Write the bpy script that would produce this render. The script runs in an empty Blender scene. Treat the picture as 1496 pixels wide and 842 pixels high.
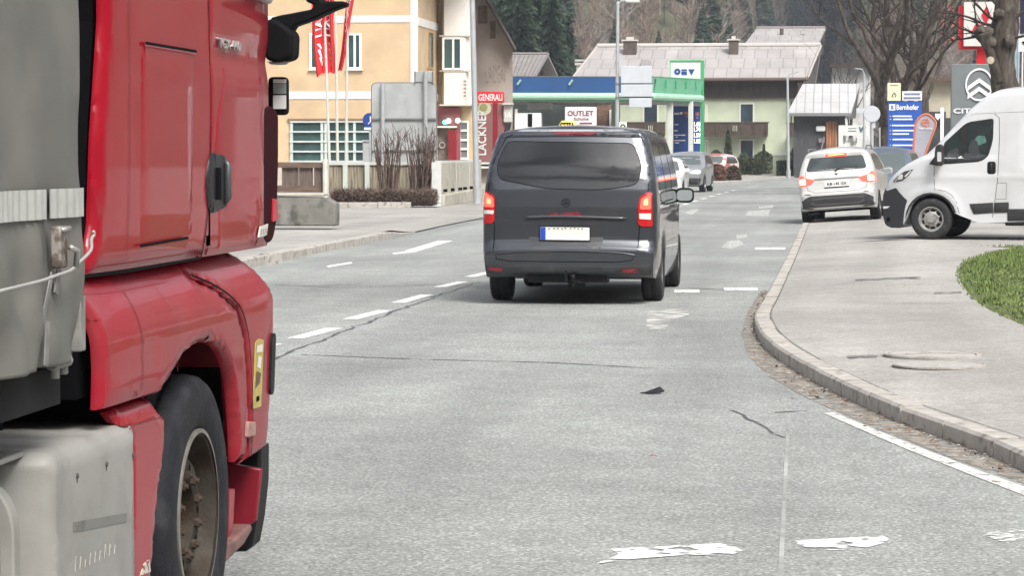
import bpy, bmesh, math, random
import numpy as np
from mathutils import Vector, Matrix, noise
from mathutils.bvhtree import BVHTree
R = math.radians
S = bpy.context.scene
COL = S.collection
# ------------------------------------------------------------------ camera
FPX, VPX, VPY, CAMH = 4000.0, 1220.0, 222.0, 1.65
TH = math.atan((421 - VPY) / FPX)
PH = math.atan((VPX - 748) * math.cos(TH) / FPX)
Fv = Vector((-math.sin(PH) * math.cos(TH), math.cos(PH) * math.cos(TH), -math.sin(TH)))
Rv = Vector((math.cos(PH), math.sin(PH), 0))
Uv = Rv.cross(Fv)
cam = bpy.data.cameras.new('camera'); camo = bpy.data.objects.new('camera', cam); COL.objects.link(camo)
cam.sensor_width = 36; cam.lens = FPX / 1496 * 36; cam.clip_start = 0.5; cam.clip_end = 4000
mw = Matrix((Rv, Uv, -Fv)).transposed().to_4x4(); mw.translation = (0, 0, CAMH); camo.matrix_world = mw
S.camera = camo
# ------------------------------------------------------------------ light
SUN_EL, SUN_AZ = R(48), R(148)        # soft overcast light from behind and above
w = bpy.data.worlds.new('World'); S.world = w; w.use_nodes = True
nt = w.node_tree; nt.nodes.clear()
out = nt.nodes.new('ShaderNodeOutputWorld'); bg = nt.nodes.new('ShaderNodeBackground')
sky = nt.nodes.new('ShaderNodeTexSky'); sky.sky_type = 'NISHITA'; sky.sun_disc = False
sky.sun_elevation = SUN_EL; sky.sun_rotation = SUN_AZ; sky.air_density = 1.0; sky.dust_density = 4.0
hs = nt.nodes.new('ShaderNodeHueSaturation'); hs.inputs['Saturation'].default_value = 0.30
tc = nt.nodes.new('ShaderNodeTexCoord'); mp = nt.nodes.new('ShaderNodeMapping'); mp.inputs['Scale'].default_value = (1, 1, 3.2)
nz = nt.nodes.new('ShaderNodeTexNoise'); nz.inputs['Scale'].default_value = 2.8; nz.inputs['Detail'].default_value = 5
rp = nt.nodes.new('ShaderNodeMapRange'); rp.inputs[1].default_value = .40; rp.inputs[2].default_value = .62; rp.inputs[3].default_value = .45; rp.inputs[4].default_value = 1.5
vm = nt.nodes.new('ShaderNodeVectorMath'); vm.operation = 'SCALE'
L = nt.links.new
L(tc.outputs['Generated'], mp.inputs[0]); L(mp.outputs[0], nz.inputs[0]); L(nz.outputs[0], rp.inputs[0])
L(sky.outputs[0], hs.inputs['Color']); L(hs.outputs[0], vm.inputs[0]); L(rp.outputs[0], vm.inputs['Scale'])
L(vm.outputs[0], bg.inputs[0]); bg.inputs[1].default_value = 0.14; L(bg.outputs[0], out.inputs[0])
sl = bpy.data.lights.new('sun', 'SUN'); sl.energy = 1.8; sl.angle = R(20); sl.color = (1, .965, .92)
so = bpy.data.objects.new('sun', sl); COL.objects.link(so)
sd = Vector((math.sin(SUN_AZ) * math.cos(SUN_EL), math.cos(SUN_AZ) * math.cos(SUN_EL), math.sin(SUN_EL)))
so.rotation_euler = sd.to_track_quat('Z', 'Y').to_euler()
S.view_settings.view_transform = 'Standard'; S.view_settings.look = 'None'; S.view_settings.gamma = 1
S.view_settings.use_curve_mapping = False
S.view_settings.exposure = 0.96
S.cycles.max_bounces = 6; S.cycles.diffuse_bounces = 3; S.cycles.glossy_bounces = 3; S.cycles.transparent_max_bounces = 8
S.cycles.volume_bounces = 0

# ------------------------------------------------------------------ helpers
def ray(px, py):
    return (Fv * FPX + Rv * (px - 748) + Uv * (421 - py))
C0 = Vector((0, 0, CAMH))
def W(px, py, Y):            # point of the plane y=Y
    d = ray(px, py); return C0 + d * (Y / d.y)
def G(px, py, z=0.0):        # point of the level z
    d = ray(px, py); return C0 + d * ((z - CAMH) / d.z)
def TP(px, py, X=-2.05):     # point (y, z) of the plane x=X
    d = ray(px, py); p = C0 + d * (X / d.x); return (p.y, p.z)
def lin(c):
    return tuple(((v / 255) / 12.92 if v / 255 <= .04045 else ((v / 255 + .055) / 1.055) ** 2.4) for v in c)
MC = {}
def M(name, col, rough=.6, metal=0.0, var=0.0, vs=4.0, bump=0.0, bs=60.0, coat=0.0, dirt=None, ds=3.0, dlo=.5, dhi=.7, emit=0, spec=.5, alpha=None, stretch=None, trans=0):
    """procedural principled material; col linear rgb; var = brightness variation, dirt = second colour in noisy patches"""
    if name in MC: return MC[name]
    m = bpy.data.materials.new(name); m.use_nodes = True; t = m.node_tree; b = t.nodes['Principled BSDF']
    b.inputs['Roughness'].default_value = rough; b.inputs['Metallic'].default_value = metal
    b.inputs['Coat Weight'].default_value = coat; b.inputs['Coat Roughness'].default_value = .03
    b.inputs['Specular IOR Level'].default_value = spec; b.inputs['Transmission Weight'].default_value = trans
    b.inputs['Base Color'].default_value = (*col, 1)
    tcn = t.nodes.new('ShaderNodeTexCoord'); mpn = t.nodes.new('ShaderNodeMapping')
    if stretch: mpn.inputs['Scale'].default_value = stretch
    t.links.new(tcn.outputs['Object'], mpn.inputs[0])
    def nse(s, d=5.0):
        n = t.nodes.new('ShaderNodeTexNoise'); n.inputs['Scale'].default_value = s; n.inputs['Detail'].default_value = d
        t.links.new(mpn.outputs[0], n.inputs[0]); return n
    cur = None
    if var:
        n = nse(vs); r = t.nodes.new('ShaderNodeMapRange'); r.inputs[1].default_value = .3; r.inputs[2].default_value = .7
        r.inputs[3].default_value = 1 - var; r.inputs[4].default_value = 1 + var; t.links.new(n.outputs[0], r.inputs[0])
        v = t.nodes.new('ShaderNodeVectorMath'); v.operation = 'SCALE'; v.inputs[0].default_value = col
        t.links.new(r.outputs[0], v.inputs['Scale']); cur = v.outputs[0]
    if dirt:
        n = nse(ds, 8.0); r = t.nodes.new('ShaderNodeMapRange'); r.inputs[1].default_value = dlo; r.inputs[2].default_value = dhi
        t.links.new(n.outputs[0], r.inputs[0])
        x = t.nodes.new('ShaderNodeMix'); x.data_type = 'RGBA'
        if cur: t.links.new(cur, x.inputs[6])
        else: x.inputs[6].default_value = (*col, 1)
        x.inputs[7].default_value = (*dirt, 1); t.links.new(r.outputs[0], x.inputs[0]); cur = x.outputs[2]
    if cur: t.links.new(cur, b.inputs['Base Color'])
    if bump:
        n = nse(bs, 3.0); bn = t.nodes.new('ShaderNodeBump'); bn.inputs['Strength'].default_value = bump; bn.inputs['Distance'].default_value = .01
        t.links.new(n.outputs[0], bn.inputs['Height']); t.links.new(bn.outputs[0], b.inputs['Normal'])
    if emit:
        b.inputs['Emission Color'].default_value = (*col, 1); b.inputs['Emission Strength'].default_value = emit
    if alpha:                # (scale, lo, hi): worn away in patches
        n = nse(alpha[0], 8.0); r = t.nodes.new('ShaderNodeMapRange'); r.inputs[1].default_value = alpha[1]; r.inputs[2].default_value = alpha[2]
        t.links.new(n.outputs[0], r.inputs[0]); t.links.new(r.outputs[0], b.inputs['Alpha'])
    MC[name] = m; return m

def tag(o, label=None, cat=None, group=None, kind=None):
    if label: o['label'] = label
    if cat: o['category'] = cat
    if group: o['group'] = group
    if kind: o['kind'] = kind
    return o
def root(name, label, cat, loc=(0, 0, 0), rz=0, group=None):
    o = bpy.data.objects.new(name, None); COL.objects.link(o); o.location = loc; o.rotation_euler = (0, 0, rz)
    return tag(o, label, cat, group)
def obj(name, bm, mat, parent=None, origin=None, smooth=False, mods=None, auto=None, label=None):
    """ONE mesh object; origin = world point subtracted from the vertices (the parent's or its own base)"""
    if origin is not None: bmesh.ops.translate(bm, verts=bm.verts[:], vec=-Vector(origin))
    me = bpy.data.meshes.new(name)
    bmesh.ops.recalc_face_normals(bm, faces=bm.faces[:]) if len(bm.faces) < 60000 else None
    bm.to_mesh(me); bm.free()
    for m in (mat if isinstance(mat, (list, tuple)) else [mat]): me.materials.append(m)
    if smooth: me.shade_smooth()
    if auto:
        me.shade_smooth(); me.set_sharp_from_angle(angle=R(auto))
    o = bpy.data.objects.new(name, me); COL.objects.link(o)
    if parent: o.parent = parent
    elif origin is not None: o.location = origin
    if label: o['label'] = label
    if mods:
        b = o.modifiers.new('b', 'BEVEL'); b.width = mods[0]; b.segments = mods[1]; b.limit_method = 'ANGLE'; b.angle_limit = R(40)
        me.shade_smooth(); me.set_sharp_from_angle(angle=R(50))
    return o
def nb(): return bmesh.new()
def box(bm, lo, hi, mi=0):
    x0, y0, z0 = lo; x1, y1, z1 = hi
    v = [bm.verts.new(p) for p in ((x0, y0, z0), (x1, y0, z0), (x1, y1, z0), (x0, y1, z0), (x0, y0, z1), (x1, y0, z1), (x1, y1, z1), (x0, y1, z1))]
    for f in ((0, 3, 2, 1), (4, 5, 6, 7), (0, 1, 5, 4), (1, 2, 6, 5), (2, 3, 7, 6), (3, 0, 4, 7)):
        bm.faces.new([v[i] for i in f]).material_index = mi
    return bm
def prism(bm, pts, vec, mi=0):
    a = [bm.verts.new(Vector(p)) for p in pts]; b = [bm.verts.new(Vector(p) + Vector(vec)) for p in pts]
    n = len(a); bm.faces.new(a).material_index = mi; bm.faces.new(b[::-1]).material_index = mi
    for i in range(n): bm.faces.new((a[i], b[i], b[(i + 1) % n], a[(i + 1) % n])).material_index = mi
    return bm
def tube(bm, pts, rad, n=6, cap=True, mi=0):
    pts = [Vector(p) for p in pts]; rings = []
    if not isinstance(rad, (list, tuple)): rad = [rad] * len(pts)
    prev = None
    for i, p in enumerate(pts):
        d = (pts[min(i + 1, len(pts) - 1)] - pts[max(i - 1, 0)]).normalized()
        a = prev if prev is not None else (Vector((0, 0, 1)) if abs(d.z) < .9 else Vector((1, 0, 0)))
        u = (a - d * a.dot(d)).normalized(); v = d.cross(u); prev = u
        rings.append([bm.verts.new(p + (u * math.cos(2 * math.pi * k / n) + v * math.sin(2 * math.pi * k / n)) * rad[i]) for k in range(n)])
    for a, b in zip(rings, rings[1:]):
        for k in range(n): bm.faces.new((a[k], a[(k + 1) % n], b[(k + 1) % n], b[k])).material_index = mi
    if cap:
        bm.faces.new(rings[0][::-1]).material_index = mi; bm.faces.new(rings[-1]).material_index = mi
    return bm
def lathe(bm, prof, c, ax='x', n=40, sgn=1, skip=None, mi=0):
    """prof [(r, h)] round axis through c"""
    rings = []
    for r, h in prof:
        ring = []
        for k in range(n):
            a = 2 * math.pi * k / n; u, v = r * math.cos(a), r * math.sin(a)
            p = {'x': (h * sgn, u, v), 'y': (u, h * sgn, v), 'z': (u, v, h * sgn)}[ax]
            ring.append(bm.verts.new(Vector(c) + Vector(p)))
        rings.append(ring)
    for i, (a, b) in enumerate(zip(rings, rings[1:])):
        for k in range(n):
            if skip and skip(i, k): continue
            bm.faces.new((a[k], a[(k + 1) % n], b[(k + 1) % n], b[k])).material_index = mi
    return bm
def fil(pts, r, n=5):
    """polygon with rounded corners (2-D)"""
    out = []; N = len(pts); rr = r if isinstance(r, (list, tuple)) else [r] * N
    for i in range(N):
        p = Vector(pts[i][:2]); a = Vector(pts[i - 1][:2]); b = Vector(pts[(i + 1) % N][:2]); q = rr[i]
        if q <= 0: out.append((p.x, p.y)); continue
        da, db = (a - p), (b - p); t = min(q, da.length * .48, db.length * .48)
        pa, pb = p + da.normalized() * t, p + db.normalized() * t
        for k in range(n + 1):
            s = k / n; c = pa * (1 - s) ** 2 + p * 2 * s * (1 - s) + pb * s ** 2; out.append((c.x, c.y))
    return out
def crv(pts, n=6, closed=False):
    """Catmull-Rom through points"""
    P = [Vector(p) for p in pts]; N = len(P); out = []
    for i in range(N if closed else N - 1):
        p0 = P[i - 1] if (closed or i > 0) else P[0]; p1 = P[i]; p2 = P[(i + 1) % N]; p3 = P[(i + 2) % N] if (closed or i + 2 < N) else P[-1]
        for k in range(n):
            t = k / n
            out.append(.5 * ((2 * p1) + (p2 - p0) * t + (2 * p0 - 5 * p1 + 4 * p2 - p3) * t * t + (3 * p1 - p0 - 3 * p2 + p3) * t ** 3))
    if not closed: out.append(P[-1])
    return out
def steps(lo, hi, st):
    n = max(1, int(round((hi - lo) / st))); return [lo + (hi - lo) * k / n for k in range(1, n)]
def grid_poly(poly, us, vs):
    """2-D polygon cut by grid lines; returns bm with verts (u, v, 0)"""
    bm = nb(); bm.faces.new([bm.verts.new((p[0], p[1], 0)) for p in poly])
    bmesh.ops.triangulate(bm, faces=bm.faces[:], ngon_method='BEAUTY')
    for u in us: bmesh.ops.bisect_plane(bm, geom=bm.verts[:] + bm.edges[:] + bm.faces[:], dist=1e-6, plane_co=(u, 0, 0), plane_no=(1, 0, 0))
    for v in vs: bmesh.ops.bisect_plane(bm, geom=bm.verts[:] + bm.edges[:] + bm.faces[:], dist=1e-6, plane_co=(0, v, 0), plane_no=(0, 1, 0))
    ed = []
    for e in bm.edges:
        if len(e.link_faces) == 2:
            a, b = e.verts[0].co, e.verts[1].co
            if abs(a.x - b.x) > 1e-5 and abs(a.y - b.y) > 1e-5: ed.append(e)
    bmesh.ops.dissolve_edges(bm, edges=ed, use_verts=False)
    bmesh.ops.recalc_face_normals(bm, faces=bm.faces[:])
    return bm
def pgrid(poly, st):
    xs = [p[0] for p in poly]; ys = [p[1] for p in poly]
    sx, sy = st if isinstance(st, (list, tuple)) else (st, st)
    return grid_poly(poly, steps(min(xs), max(xs), sx), steps(min(ys), max(ys), sy))
def bdist(P, poly, use=None):
    """distance of points P (n,2) to the polygon's edges"""
    P = np.array(P); d = np.full(len(P), 1e9); N = len(poly)
    for i in range(N):
        if use and not use(poly[i], poly[(i + 1) % N]): continue
        a = np.array(poly[i][:2]); b = np.array(poly[(i + 1) % N][:2]); ab = b - a; l = ab @ ab
        if l < 1e-14: continue
        t = np.clip(((P - a) @ ab) / l, 0, 1); q = a + t[:, None] * ab
        d = np.minimum(d, np.hypot(*(P - q).T))
    return d
def drop(d, r): return 0.0 if d >= r or r <= 0 else r - math.sqrt(max(0, r * r - (r - d) ** 2))
def shell(poly, surf, inward, thick=.02, st=.05, r=0.0, use=None, us=None, vs=None, back=False):
    """a panel: polygon (u,v) laid on surf(u,v), rounded by r at its rim, thick inwards"""
    bm = grid_poly(poly, us, vs) if us is not None else pgrid(poly, st)
    inward = Vector(inward); vv = bm.verts[:]; uv = [(v.co.x, v.co.y) for v in vv]
    dd = bdist(uv, poly, use) if r > 0 else [9] * len(uv)
    bnd = [e for e in bm.edges if len(e.link_faces) == 1]
    bl = {}
    for v, (a, b), d in zip(vv, uv, dd): v.co = Vector(surf(a, b)) + inward * drop(d, r)
    for e in bnd:
        for v in e.verts:
            if v not in bl: bl[v] = bm.verts.new(v.co + inward * thick)
    for e in bnd: bm.faces.new((e.verts[0], e.verts[1], bl[e.verts[1]], bl[e.verts[0]]))
    return bm
def car_body(poly, wf, st=.05, r=.08, nx=12, bow=.03, use=None):
    """closed body: side outline poly (y,z), half width wf(y,z), bowed across"""
    g = pgrid(poly, st); vv = g.verts[:]; uv = [(v.co.x, v.co.y) for v in vv]; dd = bdist(uv, poly, use)
    for i, v in enumerate(vv): v.index = i
    bm = nb(); ws = [wf(a, b) - drop(d, r) for (a, b), d in zip(uv, dd)]
    Rr = [bm.verts.new((w_, a, b)) for w_, (a, b) in zip(ws, uv)]; Ll = [bm.verts.new((-w_, a, b)) for w_, (a, b) in zip(ws, uv)]
    for f in g.faces:
        ids = [v.index for v in f.verts]; bm.faces.new([Rr[i] for i in ids]); bm.faces.new([Ll[i] for i in ids[::-1]])
    bnd = [e for e in g.edges if len(e.link_faces) == 1]; nrm = {}
    for e in bnd:
        f = e.link_faces[0]; a, b = e.verts; t = (b.co - a.co).normalized(); n = Vector((t.y, -t.x, 0)); c = f.calc_center_median() - (a.co + b.co) / 2
        if n.dot(c) > 0: n = -n
        for v in (a, b): nrm[v.index] = nrm.get(v.index, Vector((0, 0, 0))) + n * e.calc_length()
    row = {}
    for i, n in nrm.items():
        n = n.normalized(); rr = [Ll[i]]
        for k in range(1, nx):
            t = -1 + 2 * k / nx; q = (1 - t * t) * bow
            if n.y < -.5: q = 0
            rr.append(bm.verts.new((t * ws[i], uv[i][0] + n.x * q, uv[i][1] + n.y * q)))
        rr.append(Rr[i]); row[i] = rr
    for e in bnd:
        a, b = row[e.verts[0].index], row[e.verts[1].index]
        for k in range(nx): bm.faces.new((a[k], a[k + 1], b[k + 1], b[k]))
    g.free(); bmesh.ops.recalc_face_normals(bm, faces=bm.faces[:])
    return bm
def bvh_of(bm): return BVHTree.FromBMesh(bm)
AX = {'-y': (lambda u, v: Vector((u, -3, v)), Vector((0, 1, 0))), '+y': (lambda u, v: Vector((u, 9, v)), Vector((0, -1, 0))),
      '+x': (lambda u, v: Vector((4, u, v)), Vector((-1, 0, 0))), '-x': (lambda u, v: Vector((-4, u, v)), Vector((1, 0, 0))),
      '+z': (lambda u, v: Vector((u, v, 6)), Vector((0, 0, -1)))}
def patch(bvh, side, poly, off=.004, thick=.006, st=.06, r=0.0, bulge=0.0):
    """thin piece that follows the body: polygon seen from one side, cast on the body"""
    fo, d = AX[side]; last = [None]
    cx = sum(p[0] for p in poly) / len(poly); cy = sum(p[1] for p in poly) / len(poly)
    def hit(u, v):
        h = bvh.ray_cast(fo(u, v), d)
        if h[0] is None:
            for k in (.97, .93, .88, .8):
                h = bvh.ray_cast(fo(cx + (u - cx) * k, cy + (v - cy) * k), d)
                if h[0] is not None:
                    q = h[0].copy(); b = fo(u, v)
                    if d.y: q.x, q.z = b.x, b.z
                    elif d.x: q.y, q.z = b.y, b.z
                    else: q.x, q.y = b.x, b.y
                    return q - d * off
            return fo(u, v) + d * 3
        return h[0] - d * off
    return shell(poly, hit, d, thick + off, st, r)
def line2(pts, wd):
    """2-D polyline -> list of quads polygons"""
    res = []
    for a, b in zip(pts, pts[1:]):
        a, b = Vector(a[:2]), Vector(b[:2]); t = (b - a).normalized(); n = Vector((-t.y, t.x)) * wd / 2
        res.append([tuple(a - n), tuple(b - n), tuple(b + n), tuple(a + n)])
    return res
def seam(bm, bvh, side, pts, wd=.006, off=.0015):
    fo, d = AX[side]
    for q in line2(pts, wd):
        vs_ = []
        n = max(1, int((Vector(q[1]) - Vector(q[0])).length / .08))
        rows = []
        for k in range(n + 1):
            for (p0, p1) in ((q[0], q[1]), (q[3], q[2])):
                u = p0[0] + (p1[0] - p0[0]) * k / n; v = p0[1] + (p1[1] - p0[1]) * k / n
                h = bvh.ray_cast(fo(u, v), d); rows.append(h[0] - d * off if h[0] is not None else None)
        for k in range(n):
            c = [rows[2 * k], rows[2 * k + 2], rows[2 * k + 3], rows[2 * k + 1]]
            if None in c: continue
            bm.faces.new([bm.verts.new(p) for p in c])
    return bm
def txt(s, size, loc, xd, yd, ext=.002, fit=None, bold=0.0, align='CENTER'):
    """lettering as a mesh: loc centre, xd reading direction, yd up; fit = (width, height)"""
    cu = bpy.data.curves.new('t', 'FONT'); cu.body = s; cu.size = size; cu.align_x = align; cu.align_y = 'CENTER'; cu.extrude = ext; cu.offset = bold; cu.resolution_u = 3
    o = bpy.data.objects.new('t', cu); COL.objects.link(o)
    dg = bpy.context.evaluated_depsgraph_get(); me = bpy.data.meshes.new_from_object(o.evaluated_get(dg))
    bm = nb(); bm.from_mesh(me); bpy.data.meshes.remove(me); bpy.data.objects.remove(o); bpy.data.curves.remove(cu)
    xd, yd = Vector(xd).normalized(), Vector(yd).normalized(); zd = xd.cross(yd)
    sx = sy = 1
    if fit and bm.verts:
        x0 = min(v.co.x for v in bm.verts); x1 = max(v.co.x for v in bm.verts); y0 = min(v.co.y for v in bm.verts); y1 = max(v.co.y for v in bm.verts)
        sx = fit[0] / (x1 - x0); sy = fit[1] / (y1 - y0)
        for v in bm.verts: v.co.x -= (x0 + x1) / 2; v.co.y -= (y0 + y1) / 2
    for v in bm.verts: v.co = Vector(loc) + xd * v.co.x * sx + yd * v.co.y * sy + zd * v.co.z
    return bm
def join(*bms):
    r = nb()
    for b in bms:
        me = bpy.data.meshes.new('j'); b.to_mesh(me); r.from_mesh(me); bpy.data.meshes.remove(me); b.free()
    return r
def mesh_np(name, V, F, mats, mi=None, parent=None, smooth=False):
    me = bpy.data.meshes.new(name); me.from_pydata([tuple(v) for v in V], [], F)
    for m in mats: me.materials.append(m)
    if mi is not None: me.polygons.foreach_set('material_index', mi)
    if smooth: me.shade_smooth()
    o = bpy.data.objects.new(name, me); COL.objects.link(o); o.parent = parent; return o

# shared materials
BLK = M('black_plastic', (.010, .010, .011), .55, spec=.2, var=.3, vs=9, bump=.15, bs=300)
GAP = M('panel_gap', (.004, .004, .005), .9, spec=.1)
RUB = M('tyre_rubber', (.018, .018, .019), .85, var=.25, vs=14, bump=.3, bs=90, dirt=(.07, .065, .06), ds=7, dlo=.56, dhi=.8)
GLS = M('dark_glass', (.012, .016, .018), .06, coat=.3, spec=.8, var=.3, vs=2)
STL = M('galvanised_steel', (.42, .44, .45), .5, metal=.3, var=.1, vs=3, bump=.05)
# ================================================================== ground, road, pavements
def asphalt(name, base, speck, scale, tint=None):
    m = bpy.data.materials.new(name); m.use_nodes = True; t = m.node_tree; b = t.nodes['Principled BSDF']; N = t.nodes.new; K = t.links.new
    g = N('ShaderNodeTexCoord')
    def nse(s, d=4, r=.6):
        n = N('ShaderNodeTexNoise'); n.inputs['Scale'].default_value = s; n.inputs['Detail'].default_value = d; n.inputs['Roughness'].default_value = r; K(g.outputs['Object'], n.inputs[0]); return n
    def mr(src, a, c, lo, hi):
        r = N('ShaderNodeMapRange'); r.inputs[1].default_value = a; r.inputs[2].default_value = c; r.inputs[3].default_value = lo; r.inputs[4].default_value = hi; K(src, r.inputs[0]); return r.outputs[0]
    def mul(a, c):
        x = N('ShaderNodeMath'); x.operation = 'MULTIPLY'; K(a, x.inputs[0]); K(c, x.inputs[1]); return x.outputs[0]
    big = mr(nse(.22, 5).outputs[0], .3, .7, .80, 1.18); mid = mr(nse(1.9, 6).outputs[0], .3, .7, .90, 1.10)
    mid = mul(mid, mr(nse(11, 4).outputs[0], .3, .7, .90, 1.10)); fine = mr(nse(scale, 3, .7).outputs[0], .3, .7, 1 - speck, 1 + speck)
    mp_ = N('ShaderNodeMapping'); mp_.inputs['Scale'].default_value = (1, .06, 1); K(g.outputs['Object'], mp_.inputs[0])
    st = N('ShaderNodeTexNoise'); st.inputs['Scale'].default_value = 1.1; st.inputs['Detail'].default_value = 3; K(mp_.outputs[0], st.inputs[0])
    lane = mr(st.outputs[0], .35, .65, .87, 1.09)
    vo = N('ShaderNodeTexVoronoi'); vo.inputs['Scale'].default_value = scale * .62; K(g.outputs['Object'], vo.inputs[0])
    pit = mr(vo.outputs['Distance'], .0, .55, 1 + speck * .5, 1 - speck * .45)
    f = mul(mul(mul(mul(big, mid), fine), pit), lane)
    v = N('ShaderNodeVectorMath'); v.operation = 'SCALE'; v.inputs[0].default_value = base; K(f, v.inputs['Scale'])
    cur = v.outputs[0]
    if tint:
        x = N('ShaderNodeMix'); x.data_type = 'RGBA'; K(cur, x.inputs[6]); x.inputs[7].default_value = (*tint, 1)
        K(mr(nse(.6, 8).outputs[0], .52, .75, 0, .5), x.inputs[0]); cur = x.outputs[2]
    K(cur, b.inputs['Base Color']); b.inputs['Roughness'].default_value = .82; b.inputs['Specular IOR Level'].default_value = .35
    bn = N('ShaderNodeBump'); bn.inputs['Strength'].default_value = .55; bn.inputs['Distance'].default_value = .006
    K(vo.outputs['Distance'], bn.inputs['Height']); K(bn.outputs[0], b.inputs['Normal']); return m
ASPH = asphalt('road_asphalt', (.318, .328, .310), .60, 58)
PAVE = asphalt('pavement_asphalt', (.355, .340, .312), .26, 45, tint=(.26, .245, .22))
FORE = asphalt('forecourt_asphalt', (.30, .30, .285), .16, 30)
def sheet(name, poly, z, mat, st=None, zf=None, label=None, kind='structure'):
    bm = pgrid(poly, st) if st else grid_poly(poly, [], [])
    for v in bm.verts: v.co.z = zf(v.co.x, v.co.y) if zf else z
    for f in bm.faces:
        f.normal_update()
        if f.normal.z < 0: f.normal_flip()
    me = bpy.data.meshes.new(name); bm.to_mesh(me); bm.free(); me.materials.append(mat)
    o = bpy.data.objects.new(name, me); COL.objects.link(o); return tag(o, label, kind=kind)
sheet('ground', [(-700, -300), (700, -300), (700, 1400), (-700, 1400)], -.03, FORE)
LK = [(-8.25, -60), (-8.25, 30), (-8.3, 40), (-8.4, 51), (-8.65, 64), (-8.5, 90), (-7.8, 115), (-6.4, 137), (-4.3, 157), (-1.8, 183), (3, 215), (12, 250), (26, 285)]
def kp(px, py, z=0.0):
    g = G(px, py, z); return (g.x, g.y)
# kerb line of the right-hand pavement, from the bend towards the camera to the far end
KR = [(3.1, -30), (3.0, 0), (2.4, 5), (1.7, 9.5), kp(1496, 690), kp(1400, 650), kp(1300, 613), kp(1200, 565), kp(1150, 535), kp(1118, 510), kp(1104, 487), kp(1104, 463), kp(1126, 420), kp(1150, 374), kp(1170, 332), (-.72, 75), (-.3, 95), (.9, 120), (3.6, 150), (8.0, 180), (14, 208), (24, 240), (36, 270)]
KR = [tuple(p[:2]) for p in crv([(a, b, 0) for a, b in KR], 5)]
LKs = [tuple(p[:2]) for p in crv([(a, b, 0) for a, b in LK], 4)]
def kx(y):
    for (x0, y0), (x1, y1) in zip(KR, KR[1:]):
        if y0 <= y <= y1 and y1 > y0: return x0 + (x1 - x0) * (y - y0) / (y1 - y0)
    return KR[-1][0]
def kz(y):      # height of the kerb's top: a real kerb near the bend, dropped to nearly flush at the yard entrance
    if y < 25: return .10
    if y < 30: return .10 - .075 * (y - 25) / 5
    if y < 75: return .025
    return .10 if y > 85 else .025 + .075 * (y - 75) / 10
def swz(x, y):
    d = x - kx(y); h = kz(y); return h + (.125 - h) * max(0, min(1, (d - .1) / 1.5))
sheet('road', LKs + [(60, 285), (60, -60)], 0.0, ASPH)
# pavement on the right (top sheet + visible edge under the kerb)
def rsurf():
    pl = [(x + .13, y) for x, y in KR]
    return sheet('pavement', pl + [(60, 270), (60, -30)], .1, PAVE, st=(1.0, 2.0), zf=lambda x, y: swz(x, y) - .004)
rsurf()
KRB = M('kerb_granite', (.40, .375, .34), .8, var=.16, vs=5, bump=.3, bs=90, dirt=(.20, .18, .155), ds=9, dlo=.54, dhi=.7)
def kerb(name, line, wid, ztop, stone=.95, side=1, y0=-5, y1=300):
    bm = nb(); pts = []; acc = 0
    L_ = [(Vector((a[0], a[1])), Vector((b[0], b[1]))) for a, b in zip(line, line[1:])]
    # resample
    tot = [0]; 
    for a, b in L_: tot.append(tot[-1] + (b - a).length)
    def at(s):
        for i, (a, b) in enumerate(L_):
            if s <= tot[i + 1] or i == len(L_) - 1:
                t = (b - a).normalized(); return a + t * (s - tot[i]), t
    s = 0
    while s < tot[-1] - stone:
        l = stone * random.uniform(.92, 1.05); a, ta = at(s + .011); b, tb = at(s + l - .011); s += l
        if a.y < y0 or b.y > y1: continue
        na, nb_ = Vector((ta.y, -ta.x)) * side, Vector((tb.y, -tb.x)) * side
        j = random.uniform(-.007, .007); za, zb = ztop(a.y) + j, ztop(b.y) + j; c = .018
        sec = lambda p, n, z: [(*(p + n * 0), -.05), (*(p + n * .004), z - c), (*(p + n * (c + .004)), z), (*(p + n * wid), z + .002), (*(p + n * wid), -.05)]
        A = [bm.verts.new(v) for v in sec(a, na, za)]; B = [bm.verts.new(v) for v in sec(b, nb_, zb)]
        for k in range(4): bm.faces.new((A[k], B[k], B[k + 1], A[k + 1]))
        bm.faces.new(A[::-1]); bm.faces.new(B)
    o = obj(name, bm, KRB); return tag(o, kind='structure')
random.seed(3)
kerb('kerb', KR, .15, lambda y: kz(y) + .003, side=1)
# left-hand pavement
sheet('pavement', [(x - .14, y) for x, y in LKs if y < 51.1] + [(-8.56, 52.5), (-60, 52.5), (-60, -60)], .13, PAVE)
sheet('pavement', [(-8.56, 52.5)] + [(x - .05, y) for x, y in LKs if y > 52] + [(-60, 285), (-60, 52.5)], .05, PAVE, st=(4, 3), zf=lambda x, y: max(.012, .13 - .12 * min(1, (y - 52.5) / 2.5)) if y < 100 else min(.1, .012 + (y - 100) * .004))
kerb('kerb', [p for p in LKs if p[1] <= 51.1] + [(-8.45, 52.4), (-8.5, 53.8), (-8.56, 56.2)], .16, lambda y: .136 if y < 50.8 else max(.012, .136 - (y - 50.8) * .028), side=-1)
kerb('kerb', [p for p in LKs if p[1] >= 105], .16, lambda y: .10, side=-1)
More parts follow.
